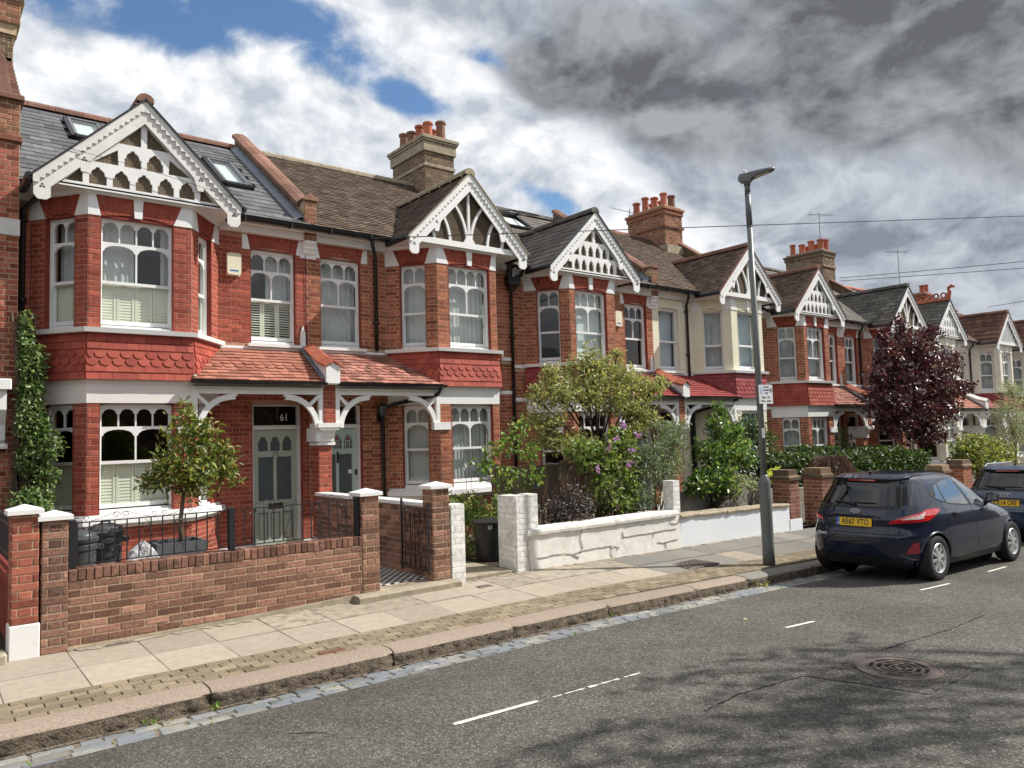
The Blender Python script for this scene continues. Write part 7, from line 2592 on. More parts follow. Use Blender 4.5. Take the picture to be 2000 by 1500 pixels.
# hibiscus with mauve flowers
hb = pl('hibiscus_bush', 'tall green bush with mauve flowers in the middle of the planting', 'shrub', (7.9, .75, .3), [(7.7, .7, 1.62, .34, .28, .24), (8.1, .75, 1.78, .30, .26, .24), (7.4, .7, 1.42, .32, .28, .24), (8.35, .75, 1.5, .30, .26, .26), (7.9, .65, 1.30, .40, .28, .24), (7.1, .7, 1.62, .30, .26, .2), (7.55, .6, 1.02, .36, .24, .24), (8.1, .6, 1.0, .3, .24, .3), (7.9, .55, .75, .45, .2, .2)], 2500, .075, 'leaf_hibiscus', stem='stem_brown', stem_r=.013, aspect=1.6)
fl = []
for (x, y, z) in ((7.62, .52, 1.72), (7.95, .5, 2.02), (7.78, .5, 1.80), (8.12, .5, 1.60), (7.3, .5, 1.3), (7.95, .42, 1.36), (8.12, .48, 1.38), (7.55, .5, 1.6), (8.3, .5, 1.85)):
    fl.append(np.array((x, y, z)) + rs.normal(size=(9, 3)) * .014)
leaf_mesh('flower', np.concatenate(fl), .062, 'petal_mauve', hb, 1.25, 0, .2, kind='stuff')
# grassy tuft
gr = thing('grassy_plant', 'tuft of tall upright grassy leaves among the shrubs', 'grass plant', (7.35, .9, .3))
def tuft(m):
    for k in range(150):
        a = random.uniform(0, 2 * pi)
        sp_ = random.uniform(.0, .22)
        b = Vector((7.33 + .05 * math.cos(a), .9 + .05 * math.sin(a), 1.22))
        tip = b + Vector((math.cos(a) * sp_ - .03, math.sin(a) * sp_ * .6, random.uniform(.35, .72)))
        mid = b.lerp(tip, .5) + Vector((0, 0, .06))
        w = Vector((-math.sin(a), math.cos(a), 0)) * .005
        m.add([b - w, b + w, mid + w, tip, mid - w], [(0, 1, 2, 4), (4, 2, 3)])
    
solid('leaf_blades', gr, 'leaf_grassy', tuft, kind='stuff')
solid('stem', gr, 'stem_brown', lambda m: [m.tube([(7.33 + random.uniform(-.1, .1), .9, .4), (7.33 + random.uniform(-.04, .04), .9, 1.3)], .012, 5) for _ in range(4)])
# dense grey-green shrub at the wall's right end
pl('dense_shrub', 'dense grey green shrub beside the slim white brick post', 'shrub', (8.9, .7, .3), [(8.75, .65, 1.50, .40, .32, .30), (9.15, .7, 1.62, .40, .34, .32), (9.5, .75, 1.72, .34, .3, .28), (8.6, .6, 1.15, .38, .3, .28), (9.05, .6, 1.18, .42, .32, .28), (9.75, .8, 1.98, .26, .24, .2), (8.45, .55, .80, .36, .25, .25), (9.45, .7, 1.35, .36, .3, .26), (9.3, .75, 2.0, .26, .24, .18)], 5200, .05, 'leaf_grey', stem='stem_brown', stem_r=.014, aspect=2.6)
pl('undergrowth', 'tangle of low green stems and leaves along the foot of the fence', 'shrub', (8.0, 1.1, .2), [(7.3, 1.1, .7, .4, .25, .28), (8.0, 1.0, .65, .45, .25, .3), (8.5, .9, .6, .3, .2, .28), (6.3, 1.1, .85, .2, .2, .3)], 700, .065, 'leaf_hibiscus', stem='stem_brown', stem_r=.008, aspect=1.6)
def twigs(m):
    for k in range(70):
        x = random.uniform(6.4, 8.6)
        y = random.uniform(.6, 1.5)
        h = random.uniform(.5, 1.1)
        m.tube([(x, y, .3), (x + random.uniform(-.08, .08), y, .3 + h * .5), (x + random.uniform(-.2, .2), y, .3 + h)], [.008, .006, .004], 4, caps=False)
solid('bare_stem', thing('bare_stems', 'thicket of thin brown stems standing before the board fence', 'shrub', (7.5, 1.0, .3)), 'stem_brown', twigs, kind='stuff')
# camellia behind the smooth white wall
pl('camellia', 'glossy dark green camellia behind the smooth white wall', 'shrub', (10.6, .75, .35), [(10.5, .75, .98, .42, .32, .30), (10.95, .8, 1.08, .40, .34, .30), (10.2, .75, .85, .34, .3, .26), (10.65, .8, 1.48, .40, .34, .28), (11.2, .85, 1.52, .36, .3, .28), (10.9, .8, 1.95, .28, .26, .24), (11.5, .9, 1.85, .32, .28, .24), (11.75, .9, 1.42, .30, .28, .24), (11.1, .8, 2.28, .18, .18, .20), (11.15, .75, .75, .32, .26, .22), (12.0, 1.0, 1.60, .25, .25, .2), (12.15, 1.0, 1.25, .22, .22, .2)], 3300, .088, 'leaf_camellia', stem='bark_dark', stem_r=.022, aspect=1.75, droop=.15, fill=.3)
pl('silver_plant', 'silvery green low plant at the foot of the camellia, right of the lamp post', 'plant', (11.5, .7, .45), [(11.5, .75, .85, .25, .2, .2), (11.85, .75, .80, .25, .2, .18), (11.2, .7, .7, .2, .2, .14)], 700, .07, 'leaf_olive', stem='stem_brown', stem_r=.006, aspect=4)
# hedges further along
pl('climbing_shrub', 'dark green climbing shrub against the red brick house behind the lamp post', 'shrub', (14.3, 2.6, -.2), [(13.7, 2.6, 1.75, .55, .4, .45), (14.4, 2.6, 1.95, .55, .4, .35), (15.1, 2.6, 1.7, .5, .4, .3), (13.9, 2.4, 1.1, .7, .4, .5), (14.9, 2.3, 1.1, .7, .4, .5), (13.2, 2.3, 1.3, .45, .4, .5)], 4200, .075, 'leaf_hedge', stem='bark_dark', stem_r=.02, aspect=2.0)
hx = np.concatenate([np.stack([rs.uniform(14.0, 20.8, 17000), np.where(rs.rand(17000) < .55, 1.1 + rs.normal(size=17000) * .07, rs.uniform(1.0, 2.2, 17000)), rs.uniform(-.2, 1, 17000)], 1)])
top_ = 1.30 + .10 * np.sin(hx[:, 0] * 2.1) + .07 * np.sin(hx[:, 0] * 5.3) - .02 * (hx[:, 0] - 14)
inner = hx[:, 1] > 1.3
hx[:, 2] = np.where(inner, top_ - np.abs(rs.normal(size=len(hx))) * .10, rs.uniform(0, 1, len(hx)) ** .8 * (top_ + .1) - .1)
hg = thing('hedge', 'long dark green clipped hedge behind the piers and parked cars', 'hedge', (17.3, 1.6, -.3))
leaf_mesh('foliage', hx, .085, 'leaf_hedge', hg, 1.9, 0, .5, kind='stuff')
solid('core', hg, 'bark_dark', lambda m: m.box((14.1, 1.2, -.35), (20.7, 2.1, 1.0)))
pl('weeping_tree', 'bare weeping dwarf tree with hanging red brown twigs before the hedge', 'tree', (15.1, .9, -.2), [(15.1, .9, 1.05, .1, .1, .06)], 30, .05, 'leaf_purple', stem='stem_twig', stem_r=.03, trunk=(15.1, .9, .85), twigs=False)
wt = [o for o in bpy.data.objects if o.name.startswith('weeping_tree')][0]
def weep(m):
    for k in range(330):
        a = random.uniform(0, 2 * pi)
        r = random.uniform(.35, .98) ** .8
        c = Vector((15.1, .9, 1.12))
        o1 = Vector((math.cos(a) * r * .55, math.sin(a) * r * .45, random.uniform(.0, .12)))
        o2 = Vector((math.cos(a) * r * .95, math.sin(a) * r * .7, -.22 - .2 * r))
        o3 = Vector((math.cos(a) * r * 1.12, math.sin(a) * r * .8, -random.uniform(.6, 1.15)))
        j = lambda: Vector((random.uniform(-.05, .05), random.uniform(-.05, .05), random.uniform(-.03, .03)))
        m.tube([c, c + o1 + j(), c + o2 + j(), c + o3 + j()], [.008, .006, .005, .004], 3, caps=False)
solid('twig', wt, 'stem_twig', weep, kind='stuff')
pl('golden_shrub', 'bright yellow green low shrub between the two purple brick piers', 'shrub', (12.95, .95, .2), [(12.85, .9, .86, .20, .18, .16), (13.15, .95, .90, .16, .16, .14)], 800, .06, 'leaf_yellow', stem='stem_brown', stem_r=.008, aspect=1.8)
# purple-leaved plum
pl('plum_tree', 'dark purple leaved tree spreading over the hedge', 'tree', (21.7, 1.6, -.4),
   [(21.6, 1.6, 3.2, 1.1, .9, .8), (20.4, 1.6, 3.0, .9, .8, .7), (22.8, 1.6, 3.1, 1.0, .8, .75), (19.6, 1.6, 2.5, .7, .7, .5), (21.2, 1.6, 4.05, .8, .7, .55), (20.0, 1.6, 3.75, .55, .5, .5), (22.3, 1.6, 3.95, .75, .6, .5), (23.6, 1.6, 3.6, .6, .5, .45), (24.4, 1.6, 2.95, .65, .5, .3), (21.0, 1.6, 2.2, 1.0, .8, .6), (22.3, 1.6, 2.2, 1.0, .8, .6), (23.4, 1.6, 2.4, .7, .6, .5), (19.75, 1.6, 4.3, .2, .2, .5), (20.7, 1.6, 4.7, .3, .3, .4), (24.3, 1.6, 3.9, .3, .3, .3), (22.6, 1.6, 4.5, .4, .4, .35), (20.0, 1.6, 1.9, .6, .5, .4), (21.8, 1.6, 1.55, .9, .7, .3), (19.2, 1.6, 3.25, .35, .3, .3), (25.2, 1.6, 3.0, .3, .3, .2)],
   12500, .125, 'leaf_plum', stem='bark_dark', stem_r=.075, trunk=(21.7, 1.6, 1.35), aspect=1.9, fill=.3, droop=0)
pl('variegated_shrub', 'yellow and green mottled shrub right of the dark purple tree', 'shrub', (25.0, 1.2, -.5), [(24.2, 1.2, 1.05, .8, .6, .5), (25.2, 1.2, 1.0, .8, .6, .55), (26.2, 1.2, .8, .7, .6, .5), (23.6, 1.2, .75, .6, .5, .5), (25.0, 1.0, .5, 1.2, .5, .4)], 4600, .12, 'leaf_yellowgreen', stem='bark_dark', stem_r=.03, aspect=1.9)
pl('olive_tree', 'silvery grey green olive tree at the right edge', 'tree', (28.6, 1.5, -.6), [(28.3, 1.5, 2.2, .7, .6, .6), (29.2, 1.5, 2.5, .8, .7, .7), (28.6, 1.5, 1.5, .8, .6, .5), (29.6, 1.5, 1.6, .8, .6, .6), (28.9, 1.5, 3.0, .6, .5, .4), (27.8, 1.5, 1.2, .5, .5, .4)], 5200, .085, 'leaf_olive', stem='bark', stem_r=.05, trunk=(28.7, 1.5, .9), aspect=4)
pl('green_creeper', 'narrow green creeper hanging beside the porch behind the hedge', 'climbing plant', (19.5, 2.8, -.3), [(19.5, 2.8, 1.5, .18, .15, .6), (19.5, 2.8, .9, .3, .2, .4)], 500, .08, 'leaf_hedge', stem='bark_dark', stem_r=.01)

# ------------------------------------------------------------------ lamp post with parking sign
lx, ly = 8.76, -1.62
lz = zp(lx, ly)
LP = thing('street_lamp', 'grey steel street lamp post with parking sign on the pavement', 'street lamp', (lx, ly, lz))
lean = Vector((-.012, 0, 1))
lo = lambda z: Vector((lx - .010 * z, ly, lz + z))
solid('base_column', LP, 'lamp_paint', lambda m: m.tube([lo(0), lo(.3), lo(1.24), lo(1.28), lo(1.33), lo(1.36)], [.090, .088, .088, .082, .060, .052], 24), smooth=True)
solid('access_door', LP, 'lamp_paint', lambda m: m.add([lo(z) + Vector((.0905 * math.cos(a), .0905 * math.sin(a), 0)) for z in (.45, 1.0) for a in np.linspace(-2.2, -1.2, 7)], [(k, k + 1, 8 + k, 7 + k) for k in range(6)]), smooth=True)
solid('pole', LP, 'lamp_paint', lambda m: m.tube([lo(1.30), lo(3), lo(5.42)], [.050, .047, .042], 20), smooth=True)
solid('sleeve', LP, 'lamp_head_grey', lambda m: (m.tube([lo(5.20), lo(5.72)], [.0455, .0455], 20), m.tube([lo(5.195), lo(5.21)], [.048, .048], 20), m.tube([lo(5.715), lo(5.73)], [.0475, .0475], 20), m.tube([lo(5.73), lo(5.90)], [.042, .042], 20)), smooth=True)
hd_ = Vector((.42, -.907, 0)).normalized()
sd_ = Vector((hd_.y, -hd_.x, 0)) * -1
hp = lo(5.93)
def head(m):
    rows = []
    for (t, w, za, zb_) in ((-.13, .03, .02, .08), (-.10, .065, -.01, .11), (.03, .072, -.04, .115), (.08, .08, .02, .12), (.20, .09, .06, .13), (.33, .085, .085, .135), (.40, .06, .10, .138), (.42, .02, .11, .132)):
        c = hp + hd_ * t
        rows.append([c - sd_ * w + Vector((0, 0, za)), c + sd_ * w + Vector((0, 0, za)), c + sd_ * w * 1.0 + Vector((0, 0, (za + zb_) / 2)), c + sd_ * w * .7 + Vector((0, 0, zb_)), c - sd_ * w * .7 + Vector((0, 0, zb_)), c - sd_ * w + Vector((0, 0, (za + zb_) / 2))])
    m.grid(rows, closed=True)
    m.poly(rows[0])
    m.poly(rows[-1])
LH = solid('lantern', LP, 'lamp_head_grey', head)
smooth_by_angle(LH, 50)
solid('lens', LH, 'lamp_lens', lambda m: m.hexa([hp + hd_ * t + sd_ * q * .06 + Vector((0, 0, z)) for z_ in (0, 1) for (t, q, z) in ((.12, -1, .038 - .006 * z_), (.12, 1, .038 - .006 * z_), (.34, 1, .085 - .006 * z_), (.34, -1, .085 - .006 * z_))]))
solid('photocell', LH, 'sign_white', lambda m: m.lathe(hp + hd_ * -.03 + Vector((0, 0, .115)), [(.035, 0), (.035, .05), (.022, .06)], 12))
solid('bracket', LH, 'lamp_head_grey', lambda m: m.tube([hp - Vector((0, 0, .08)), hp + Vector((0, 0, .06))], .05, 14), smooth=True)
# parking sign, square to the footway
sx_, sy_ = Vector((.985, -.17, 0)).normalized(), None
sn_ = Vector((sx_.y, -sx_.x, 0))
sc_c = lo(2.60) + sn_ * .062
SG = thing('parking_sign', 'small white permit parking sign fixed to the lamp post', 'sign', tuple(sc_c))
def SP(a, z, e=0.0):
    return sc_c + sx_ * a + Vector((0, 0, z)) + sn_ * e
so_ = .05
solid('plate', SG, 'sign_white', lambda m: m.hexa([SP(-.125 + so_, -.16, .004), SP(.165 + so_, -.16, .004), SP(.165 + so_, -.16, 0), SP(-.125 + so_, -.16, 0), SP(-.125 + so_, .13, .004), SP(.165 + so_, .13, .004), SP(.165 + so_, .13, 0), SP(-.125 + so_, .13, 0)]))
solid('blue_panel', SG, 'sign_blue', lambda m: m.poly([SP(-.10 + so_, -.01, .0055), SP(-.03 + so_, -.01, .0055), SP(-.03 + so_, .10, .0055), SP(-.10 + so_, .10, .0055)]))
text_mesh('letter', 'P', .10, 'sign_white', SG, SP(-.065 + so_, .045, .0065), sx_, (0, 0, 1), .0005)
for (t, z, sz, xo) in (('Permit', .098, .040, .035), ('holders', .052, .040, .035), ('only', .006, .040, .035), ('Mon - Fri', -.062, .044, .02), ('9.30am - 5.30pm', -.118, .034, .02)):
    text_mesh('lettering', t, sz, 'ink', SG, SP(xo + so_, z, .0055), sx_, (0, 0, 1), .0004, bold=.0007)
def zone(m):
    for (a, b, c, d) in ((.105, .15, .068, .076), (.105, .15, .016, .024), (.105, .112, .016, .076), (.143, .15, .016, .076)):
        m.poly([SP(a + so_, c, .0055), SP(b + so_, c, .0055), SP(b + so_, d, .0055), SP(a + so_, d, .0055)])
solid('zone_box', SG, 'ink', zone)
text_mesh('lettering', 'B3', .030, 'ink', SG, SP(.1275 + so_, .046, .0055), sx_, (0, 0, 1), .0004)
solid('clip', SG, 'lamp_head_grey', lambda m: [m.tube([lo(2.60 + q) - Vector((0, 0, .012)), lo(2.60 + q) + Vector((0, 0, .012))], .054, 14) for q in (.06, -.08)])
solid('sticker', LP, 'sign_white', lambda m: m.add([lo(z) + Vector((.0515 * math.cos(a), .0515 * math.sin(a), 0)) for z in (1.92, 2.07) for a in np.linspace(-2.5, -1.6, 6)], [(k, k + 1, 7 + k, 6 + k) for k in range(5)]))

# ------------------------------------------------------------------ overhead wires
def wire(label, a, b, sag, r=.012):
    a, b = Vector(a), Vector(b)
    pts = [a.lerp(b, t) - Vector((0, 0, 4 * sag * t * (1 - t))) for t in np.linspace(0, 1, 15)]
    m = MB()
    m.tube(pts, r, 4)
    m.build('telephone_wire', 'black_iron', None, label=label, cat='wire', group='overhead telephone wires', loc=tuple(a))
for q in WIRES:
    wire(*q)
# ------------------------------------------------------------------ parked cars
def make_car(name, label, O, th, P):
    t = thing(name, label, 'car', (O[0] + 2 * math.cos(th), O[1] + 2 * math.sin(th), O[2]), 'cars parked along the kerb')
    c, s = math.cos(th), math.sin(th)
    pitch = -.012
    def T(p):
        x, y, z = p
        return Vector((O[0] + c * x - s * y, O[1] + s * x + c * y, O[2] + z + pitch * x))
    zs = P['z']
    def prof(tab, z):
        return float(np.interp(z, zs, tab))
    NN = 4.6
    def dims(z):
        r, f, w = prof(P['xr'], z), prof(P['xf'], z), prof(P['w'], z)
        return r, f, w
    def side_y(x, z, off=0.0):
        r, f, w = dims(z)
        xc, a = (r + f) / 2, (f - r) / 2
        q = min(.9999, abs((x - xc) / a))
        n = NN if x < xc else P.get('nf', 3.2)
        return w * (1 - q ** n) ** (1 / n) + off
    def rear_x(y, z, off=0.0):
        r, f, w = dims(z)
        xc, a = (r + f) / 2, (f - r) / 2
        q = min(.9999, abs(y) / w)
        return xc - a * (1 - q ** NN) ** (1 / NN) - off
    # normalised half outline from the tail centre to the nose centre
    half = []
    for y in np.linspace(0, .90, 14):
        half.append((-(1 - y ** NN) ** (1 / NN), y, NN))
    x_s = half[-1][0]
    nf = P.get('nf', 3.2)
    for x in np.linspace(x_s, .80, 92)[1:]:
        n = NN if x < 0 else nf
        half.append((x, (1 - abs(x) ** n) ** (1 / n), n))
    y_e = half[-1][1]
    for y in np.linspace(y_e, 0, 12)[1:]:
        half.append(((1 - y ** nf) ** (1 / nf), y, nf))
    zz = list(P['slices'])
    rows = []
    for z in zz:
        r, f, w = dims(z)
        xc, a = (r + f) / 2, (f - r) / 2
        row = [(xc + a * px, -w * py, z) for px, py, n in half]
        row += [(xc + a * px, w * py, z) for px, py, n in half[-2:0:-1]]
        rows.append(row)
    wheels = P['wheels']
    R = P['wr']
    m = MB()
    N = len(rows[0])
    vs = [T(p) for row in rows for p in row]
    fs = []
    for i in range(len(rows) - 1):
        for k in range(N):
            j = (k + 1) % N
            q = (i * N + k, i * N + j, (i + 1) * N + j, (i + 1) * N + k)
            px = (rows[i][k][0] + rows[i][j][0] + rows[i + 1][k][0] + rows[i + 1][j][0]) / 4
            pz = (zz[i] + zz[i + 1]) / 2
            py = rows[i][k][1]
            if abs(py) > .4 and any(math.hypot(px - wx, pz - R) < P['arch'] for wx in wheels):
                continue
            fs.append(q)
    fs.append(tuple((len(rows) - 1) * N + k for k in range(N)))
    m.add(vs, fs)
    B = m.build('body', P['paint'], t)
    smooth_by_angle(B, 28)
    def S(x, z, sgn, off=.004):
        return T((x, sgn * side_y(x, z, off), z))
    def Rr(y, z, off=.004):
        return T((rear_x(y, z, off), y, z))
    def part(name, material, fn, parent=t, smooth=False):
        mm = MB()
        fn(mm)
        o = mm.build(name, material, parent)
        if smooth and o:
            smooth_by_angle(o, 40)
        return o
    def side_patch(mm, sgn, x0, x1, lo, hi, off, nx=24, nz=6):
        g = []
        for i in range(nx + 1):
            x = x0 + (x1 - x0) * i / nx
            a, b = lo(x), hi(x)
            g.append([S(x, a + (b - a) * k / nz, sgn, off) for k in range(nz + 1)])
        mm.grid(g)
    def rear_patch(mm, z0, z1, yl, yh, off, nz=8, ny=14):
        g = []
        for i in range(nz + 1):
            z = z0 + (z1 - z0) * i / nz
            a, b = yl(z), yh(z)
            g.append([Rr(a + (b - a) * k / ny, z, off) for k in range(ny + 1)])
        mm.grid(g)
    # arch lips and inner wells
    for wx in wheels:
        for sg in (-1, 1):
            pts = []
            for a in np.linspace(-.25, pi + .25, 30):
                x, z = wx + P['arch'] * 1.0 * math.cos(a), R + P['arch'] * 1.0 * math.sin(a)
                if z > zs[0]:
                    pts.append(S(x, z, sg, -.004))
            part('wheel_arch', P['paint'], lambda mm: mm.tube(pts, .017, 6), B, True)
            def well(mm):
                g = []
                for a in np.linspace(-.3, pi + .3, 20):
                    x, z = wx + P['arch'] * 1.02 * math.cos(a), R + P['arch'] * 1.02 * math.sin(a)
                    y0 = side_y(x, max(z, zs[0]), -.012)
                    g.append([T((x, sg * y0, z)), T((x, sg * .45, z))])
                mm.grid(g)
                mm.poly([T((wx + P['arch'] * math.cos(a), sg * .45, R + P['arch'] * math.sin(a))) for a in np.linspace(0, 2 * pi, 20)[:-1]])
            part('wheel_well', 'hole_black', well, B)
    # wheels
    for wx in wheels:
        for sg in (-1, 1):
            yo = sg * P['track']
            Wm = MB()
            prof_ = [(.62, -.17), (.66, -.185), (.80, -.193), (.93, -.188), (.985, -.165), (1.0, -.12), (1.0, -.03), (.985, .0), (.93, .012), (.80, .014), (.70, .008), (.665, -.01)]
            g = []
            for k in range(40):
                a = 2 * pi * k / 40
                g.append([T((wx + R * rr * math.cos(a), yo + sg * (-q - .19) * -1 if False else yo + sg * (q), R + R * rr * math.sin(a))) for rr, q in prof_])
            g.append(g[0])
            Wm.grid(g)
            WO = Wm.build('wheel', 'rubber', t)
            smooth_by_angle(WO, 45)
            def rim(mm):
                rr = R * .672
                def pt(r, a, q):
                    return T((wx + r * math.cos(a), yo + sg * q, R + r * math.sin(a)))
                A = np.linspace(0, 2 * pi, 37)
                mm.grid([[pt(rr, a, .004), pt(rr * .97, a, .012), pt(rr * .92, a, .006), pt(rr * .88, a, -.03), pt(rr * .86, a, -.09)] for a in A])
                ns = P['spokes']
                for k in range(ns):
                    a0 = 2 * pi * k / ns + .2
                    d = P.get('spw', .13)
                    tip = [pt(rr * .93, a0 - d * .75, -.004), pt(rr * .93, a0 + d * .75, -.004), pt(rr * .25, a0 + d * 1.7, .004), pt(rr * .25, a0 - d * 1.7, .004)]
                    bk = [pt(rr * .93, a0 - d * .9, -.03), pt(rr * .93, a0 + d * .9, -.03), pt(rr * .25, a0 + d * 2, -.03), pt(rr * .25, a0 - d * 2, -.03)]
                    mm.hexa(bk + tip)
                mm.poly([pt(rr * .26, a, .006) for a in np.linspace(0, 2 * pi, 19)[:-1]])
            part('rim', 'alloy', rim, WO, False)
            part('brake', 'hole_black', lambda mm: mm.poly([T((wx + R * .65 * math.cos(a), yo + sg * -.06, R + R * .65 * math.sin(a))) for a in np.linspace(0, 2 * pi, 25)[:-1]]), WO)
    # underside
    part('underside', 'hole_black', lambda mm: mm.hexa([T(p) for p in ((.25, -.62, .17), (3.7, -.62, .17), (3.7, .62, .17), (.25, .62, .17), (.25, -.62, .32), (3.7, -.62, .32), (3.7, .62, .32), (.25, .62, .32))]))
    # glazing
    dl, dh = P['dlo_lo'], P['dlo_hi']
    for sg in (-1, 1):
        part('window_surround', 'car_trim', lambda mm: side_patch(mm, sg, P['dlo'][0], P['dlo'][1], lambda x: dl(x), lambda x: max(dl(x) + .004, dh(x)), .003, 40))
        for (x0, x1, ins) in P['panes']:
            def hi(x, x0=x0, x1=x1):
                return max(dl(x) + .02, dh(x) - .022)
            def glass(mm, x0=x0, x1=x1):
                g = []
                for i in range(17):
                    f_ = i / 16
                    col = []
                    for k in range(7):
                        h = k / 6
                        xa, xb = x0[0] + (x0[1] - x0[0]) * h, x1[0] + (x1[1] - x1[0]) * h
                        x = xa + (xb - xa) * f_
                        a, b = dl(x) + .016, hi(x)
                        col.append(S(x, a + (b - a) * h, sg, .006))
                    g.append(col)
                mm.grid(g)
            part('side_window', 'car_glass_side', glass, t, True)
    z0, z1, y0, y1 = P['rw']
    part('rear_window_surround', 'car_trim', lambda mm: rear_patch(mm, z0 - .02, z1 + .03, lambda z: -(y0 + .04 + (y1 - y0) * (z - z0) / (z1 - z0)), lambda z: y0 + .04 + (y1 - y0) * (z - z0) / (z1 - z0), .003))
    def rwg(mm):
        g = []
        for i in range(9):
            f_ = i / 8
            col = []
            for k in range(17):
                u = -1 + 2 * k / 16
                zl = z0 + .012 + .035 * (u * u) * 0 + .03 * abs(u) ** 3
                z = zl + (z1 - zl) * f_
                col.append(Rr(u * (y0 + (y1 - y0) * f_), z, .007))
            g.append(col)
        mm.grid(g)
    RW = part('rear_window', 'car_glass', rwg, t, True)
    # lamps
    def lamp(mm, zl, zh, pa, pb, off):
        """wraps from the tail on to the flank; position p: metres of outline from the corner reference"""
        g = []
        for i in range(7):
            f_ = i / 6
            row = []
            for k in range(21):
                u = k / 20
                z_a, z_b = zl(u), zh(u)
                z = z_a + (z_b - z_a) * f_
                p = pa + (pb - pa) * u
                r, fx, w = dims(z)
                if p < 0:
                    y = .70 * w / .86 + p * 1.0 if False else (.74 + p)
                    row.append(T((rear_x(y, z, off), -y if mm.sg < 0 else y, z)))
                else:
                    # blend round the corner
                    A_ = min(1, p / .30)
                    y1_ = .74 + .10 * A_
                    ymax = side_y(rear_x(.74, z) + .001, z)
                    x = rear_x(.74, z) + p * (.55 + .45 * A_)
                    row.append(T((x, mm.sg * side_y(x, z, off), z)))
            g.append(row)
        mm.grid(g)
    for sg in (-1, 1):
        def red(mm):
            mm.sg = sg
            L_ = P['lamp']
            lamp(mm, L_['lo'], L_['hi'], L_['a'], L_['b'], .012)
        TL = part('tail_light', 'lens_red', red, t, True)
        def clr(mm):
            mm.sg = sg
            L_ = P['lamp']
            a, b = L_['a'], L_['b']
            lo, hi = L_['lo'], L_['hi']
            lamp(mm, lambda u: lo(.2 + .36 * u) + .042, lambda u: hi(.2 + .36 * u) - .03, a + (b - a) * .2, a + (b - a) * .56, .0155)
        part('reversing_lens', 'lens_clear', clr, TL, True)
    for sg in (-1, 1):
        part('reflector', 'reflector_red', lambda mm: rear_patch(mm, .40, .55, lambda z: sg * (.655 + .55 * (z - .40)), lambda z: sg * (.765 + .05 * (z - .40)), .006, 5, 6), t)
    # lower valance
    part('bumper_valance', 'car_trim', lambda mm: rear_patch(mm, zs[0] + .005, .335, lambda z: -.62, lambda z: .62, .010, 4, 16), t, True)
    part('sill_trim', 'car_trim', lambda mm: [side_patch(mm, sg, wheels[0] + P['arch'] + .02, wheels[1] - P['arch'] - .02, lambda x: zs[0] + .004, lambda x: .27, .006, 12, 2) for sg in (-1, 1)])
    # number plate, badge and lettering
    px, pz = rear_x(0, P['plate'][1]) - .014, P['plate'][1]
    ax = T((0, -1, 0)) - T((0, 0, 0))
    tilt = P['plate'][3]
    az = (T((tilt, 0, 1)) - T((0, 0, 0))).normalized()
    pc = T((px, 0, pz))
    nrm = ax.cross(az)
    def PLT(a, z, e=0.0):
        return pc + ax * a + az * z + nrm * e
    NP = part('number_plate', 'plate_yellow', lambda mm: mm.hexa([PLT(a, z, e) for e in (-.006, .004) for a, z in ((-.26, -.056), (.26, -.056), (.26, .056), (-.26, .056))]))
    part('plate_band', 'plate_blue', lambda mm: mm.poly([PLT(-.26, -.056, .0046), (PLT(-.215, -.056, .0046)), PLT(-.215, .056, .0046), PLT(-.26, .056, .0046)]), NP)
    text_mesh('registration', P['reg'], .112, 'ink', NP, PLT(.022, .0, .0048), ax, az, .0006, sx=.74, bold=.003, space=1.10)
    text_mesh('country_code', 'GB', .03, 'white_ink', NP, PLT(-.237, -.03, .0048), ax, az, .0005)
    part('tailgate_recess', P['paint'], lambda mm: mm.tube([PLT(-.36, .085), PLT(-.30, .10, .004), PLT(.30, .10, .004), PLT(.36, .085)], .012, 6), t, True)
    bz = P['badge'][0]
    bc = T((rear_x(0, bz) - .010, 0, bz))
    if P['badge'][1] == 'oval':
        BD = part('badge', 'chrome', lambda mm: mm.prism([bc + ax * (.072 * math.cos(a)) + az * (.029 * math.sin(a)) for a in np.linspace(0, 2 * pi, 25)[:-1]], nrm * .006))
        part('badge_field', 'logo_blue', lambda mm: mm.prism([bc + ax * (.064 * math.cos(a)) + az * (.0225 * math.sin(a)) + nrm * .006 for a in np.linspace(0, 2 * pi, 25)[:-1]], nrm * .001), BD)
        text_mesh('badge_script', 'Ford', .036, 'chrome', BD, bc + nrm * .0078, ax, az, .0006, shear=.25)
        mc = T((rear_x(.46, .60) - .009, .46, .62))
        text_mesh('model_script', 'Fiesta', .062, 'chrome', t, mc, ax, az, .001, shear=.1)
    else:
        for k in range(4):
            part('badge_ring', 'chrome', lambda mm: mm.tube([bc + ax * (-.075 + .05 * k + .033 * math.cos(a)) + az * (.033 * math.sin(a)) for a in np.linspace(0, 2 * pi, 21)], .005, 6), t, True)
    # wiper, spoiler, lamp strip, aerial, handles, mirrors, seams
    wz = P['rw'][0] + .035
    part('rear_wiper', 'car_trim', lambda mm: (mm.tube([Rr(.02, wz - .01, .02), Rr(.1, wz + .012, .03), Rr(.36, wz + .03, .03)], [.022, .016, .010], 6), mm.tube([Rr(-.28, wz + .022, .022), Rr(.30, wz + .02, .022)], .008, 5)))
    sz = P['rw'][1] + .045
    def spoiler(mm):
        g = []
        for k in range(19):
            y = -.56 + 1.12 * k / 18
            e = .075 * (1 - (abs(y) / .62) ** 4)
            x0_ = rear_x(y, sz - .01)
            g.append([T((x0_ + .03, y, sz - .022)), T((x0_ - e, y, sz - .006)), T((x0_ - e + .008, y, sz + .012)), T((rear_x(y, sz + .05) + .02, y, sz + .052)), ])
        mm.grid(g)
    part('spoiler', P['paint'], spoiler, t, True)
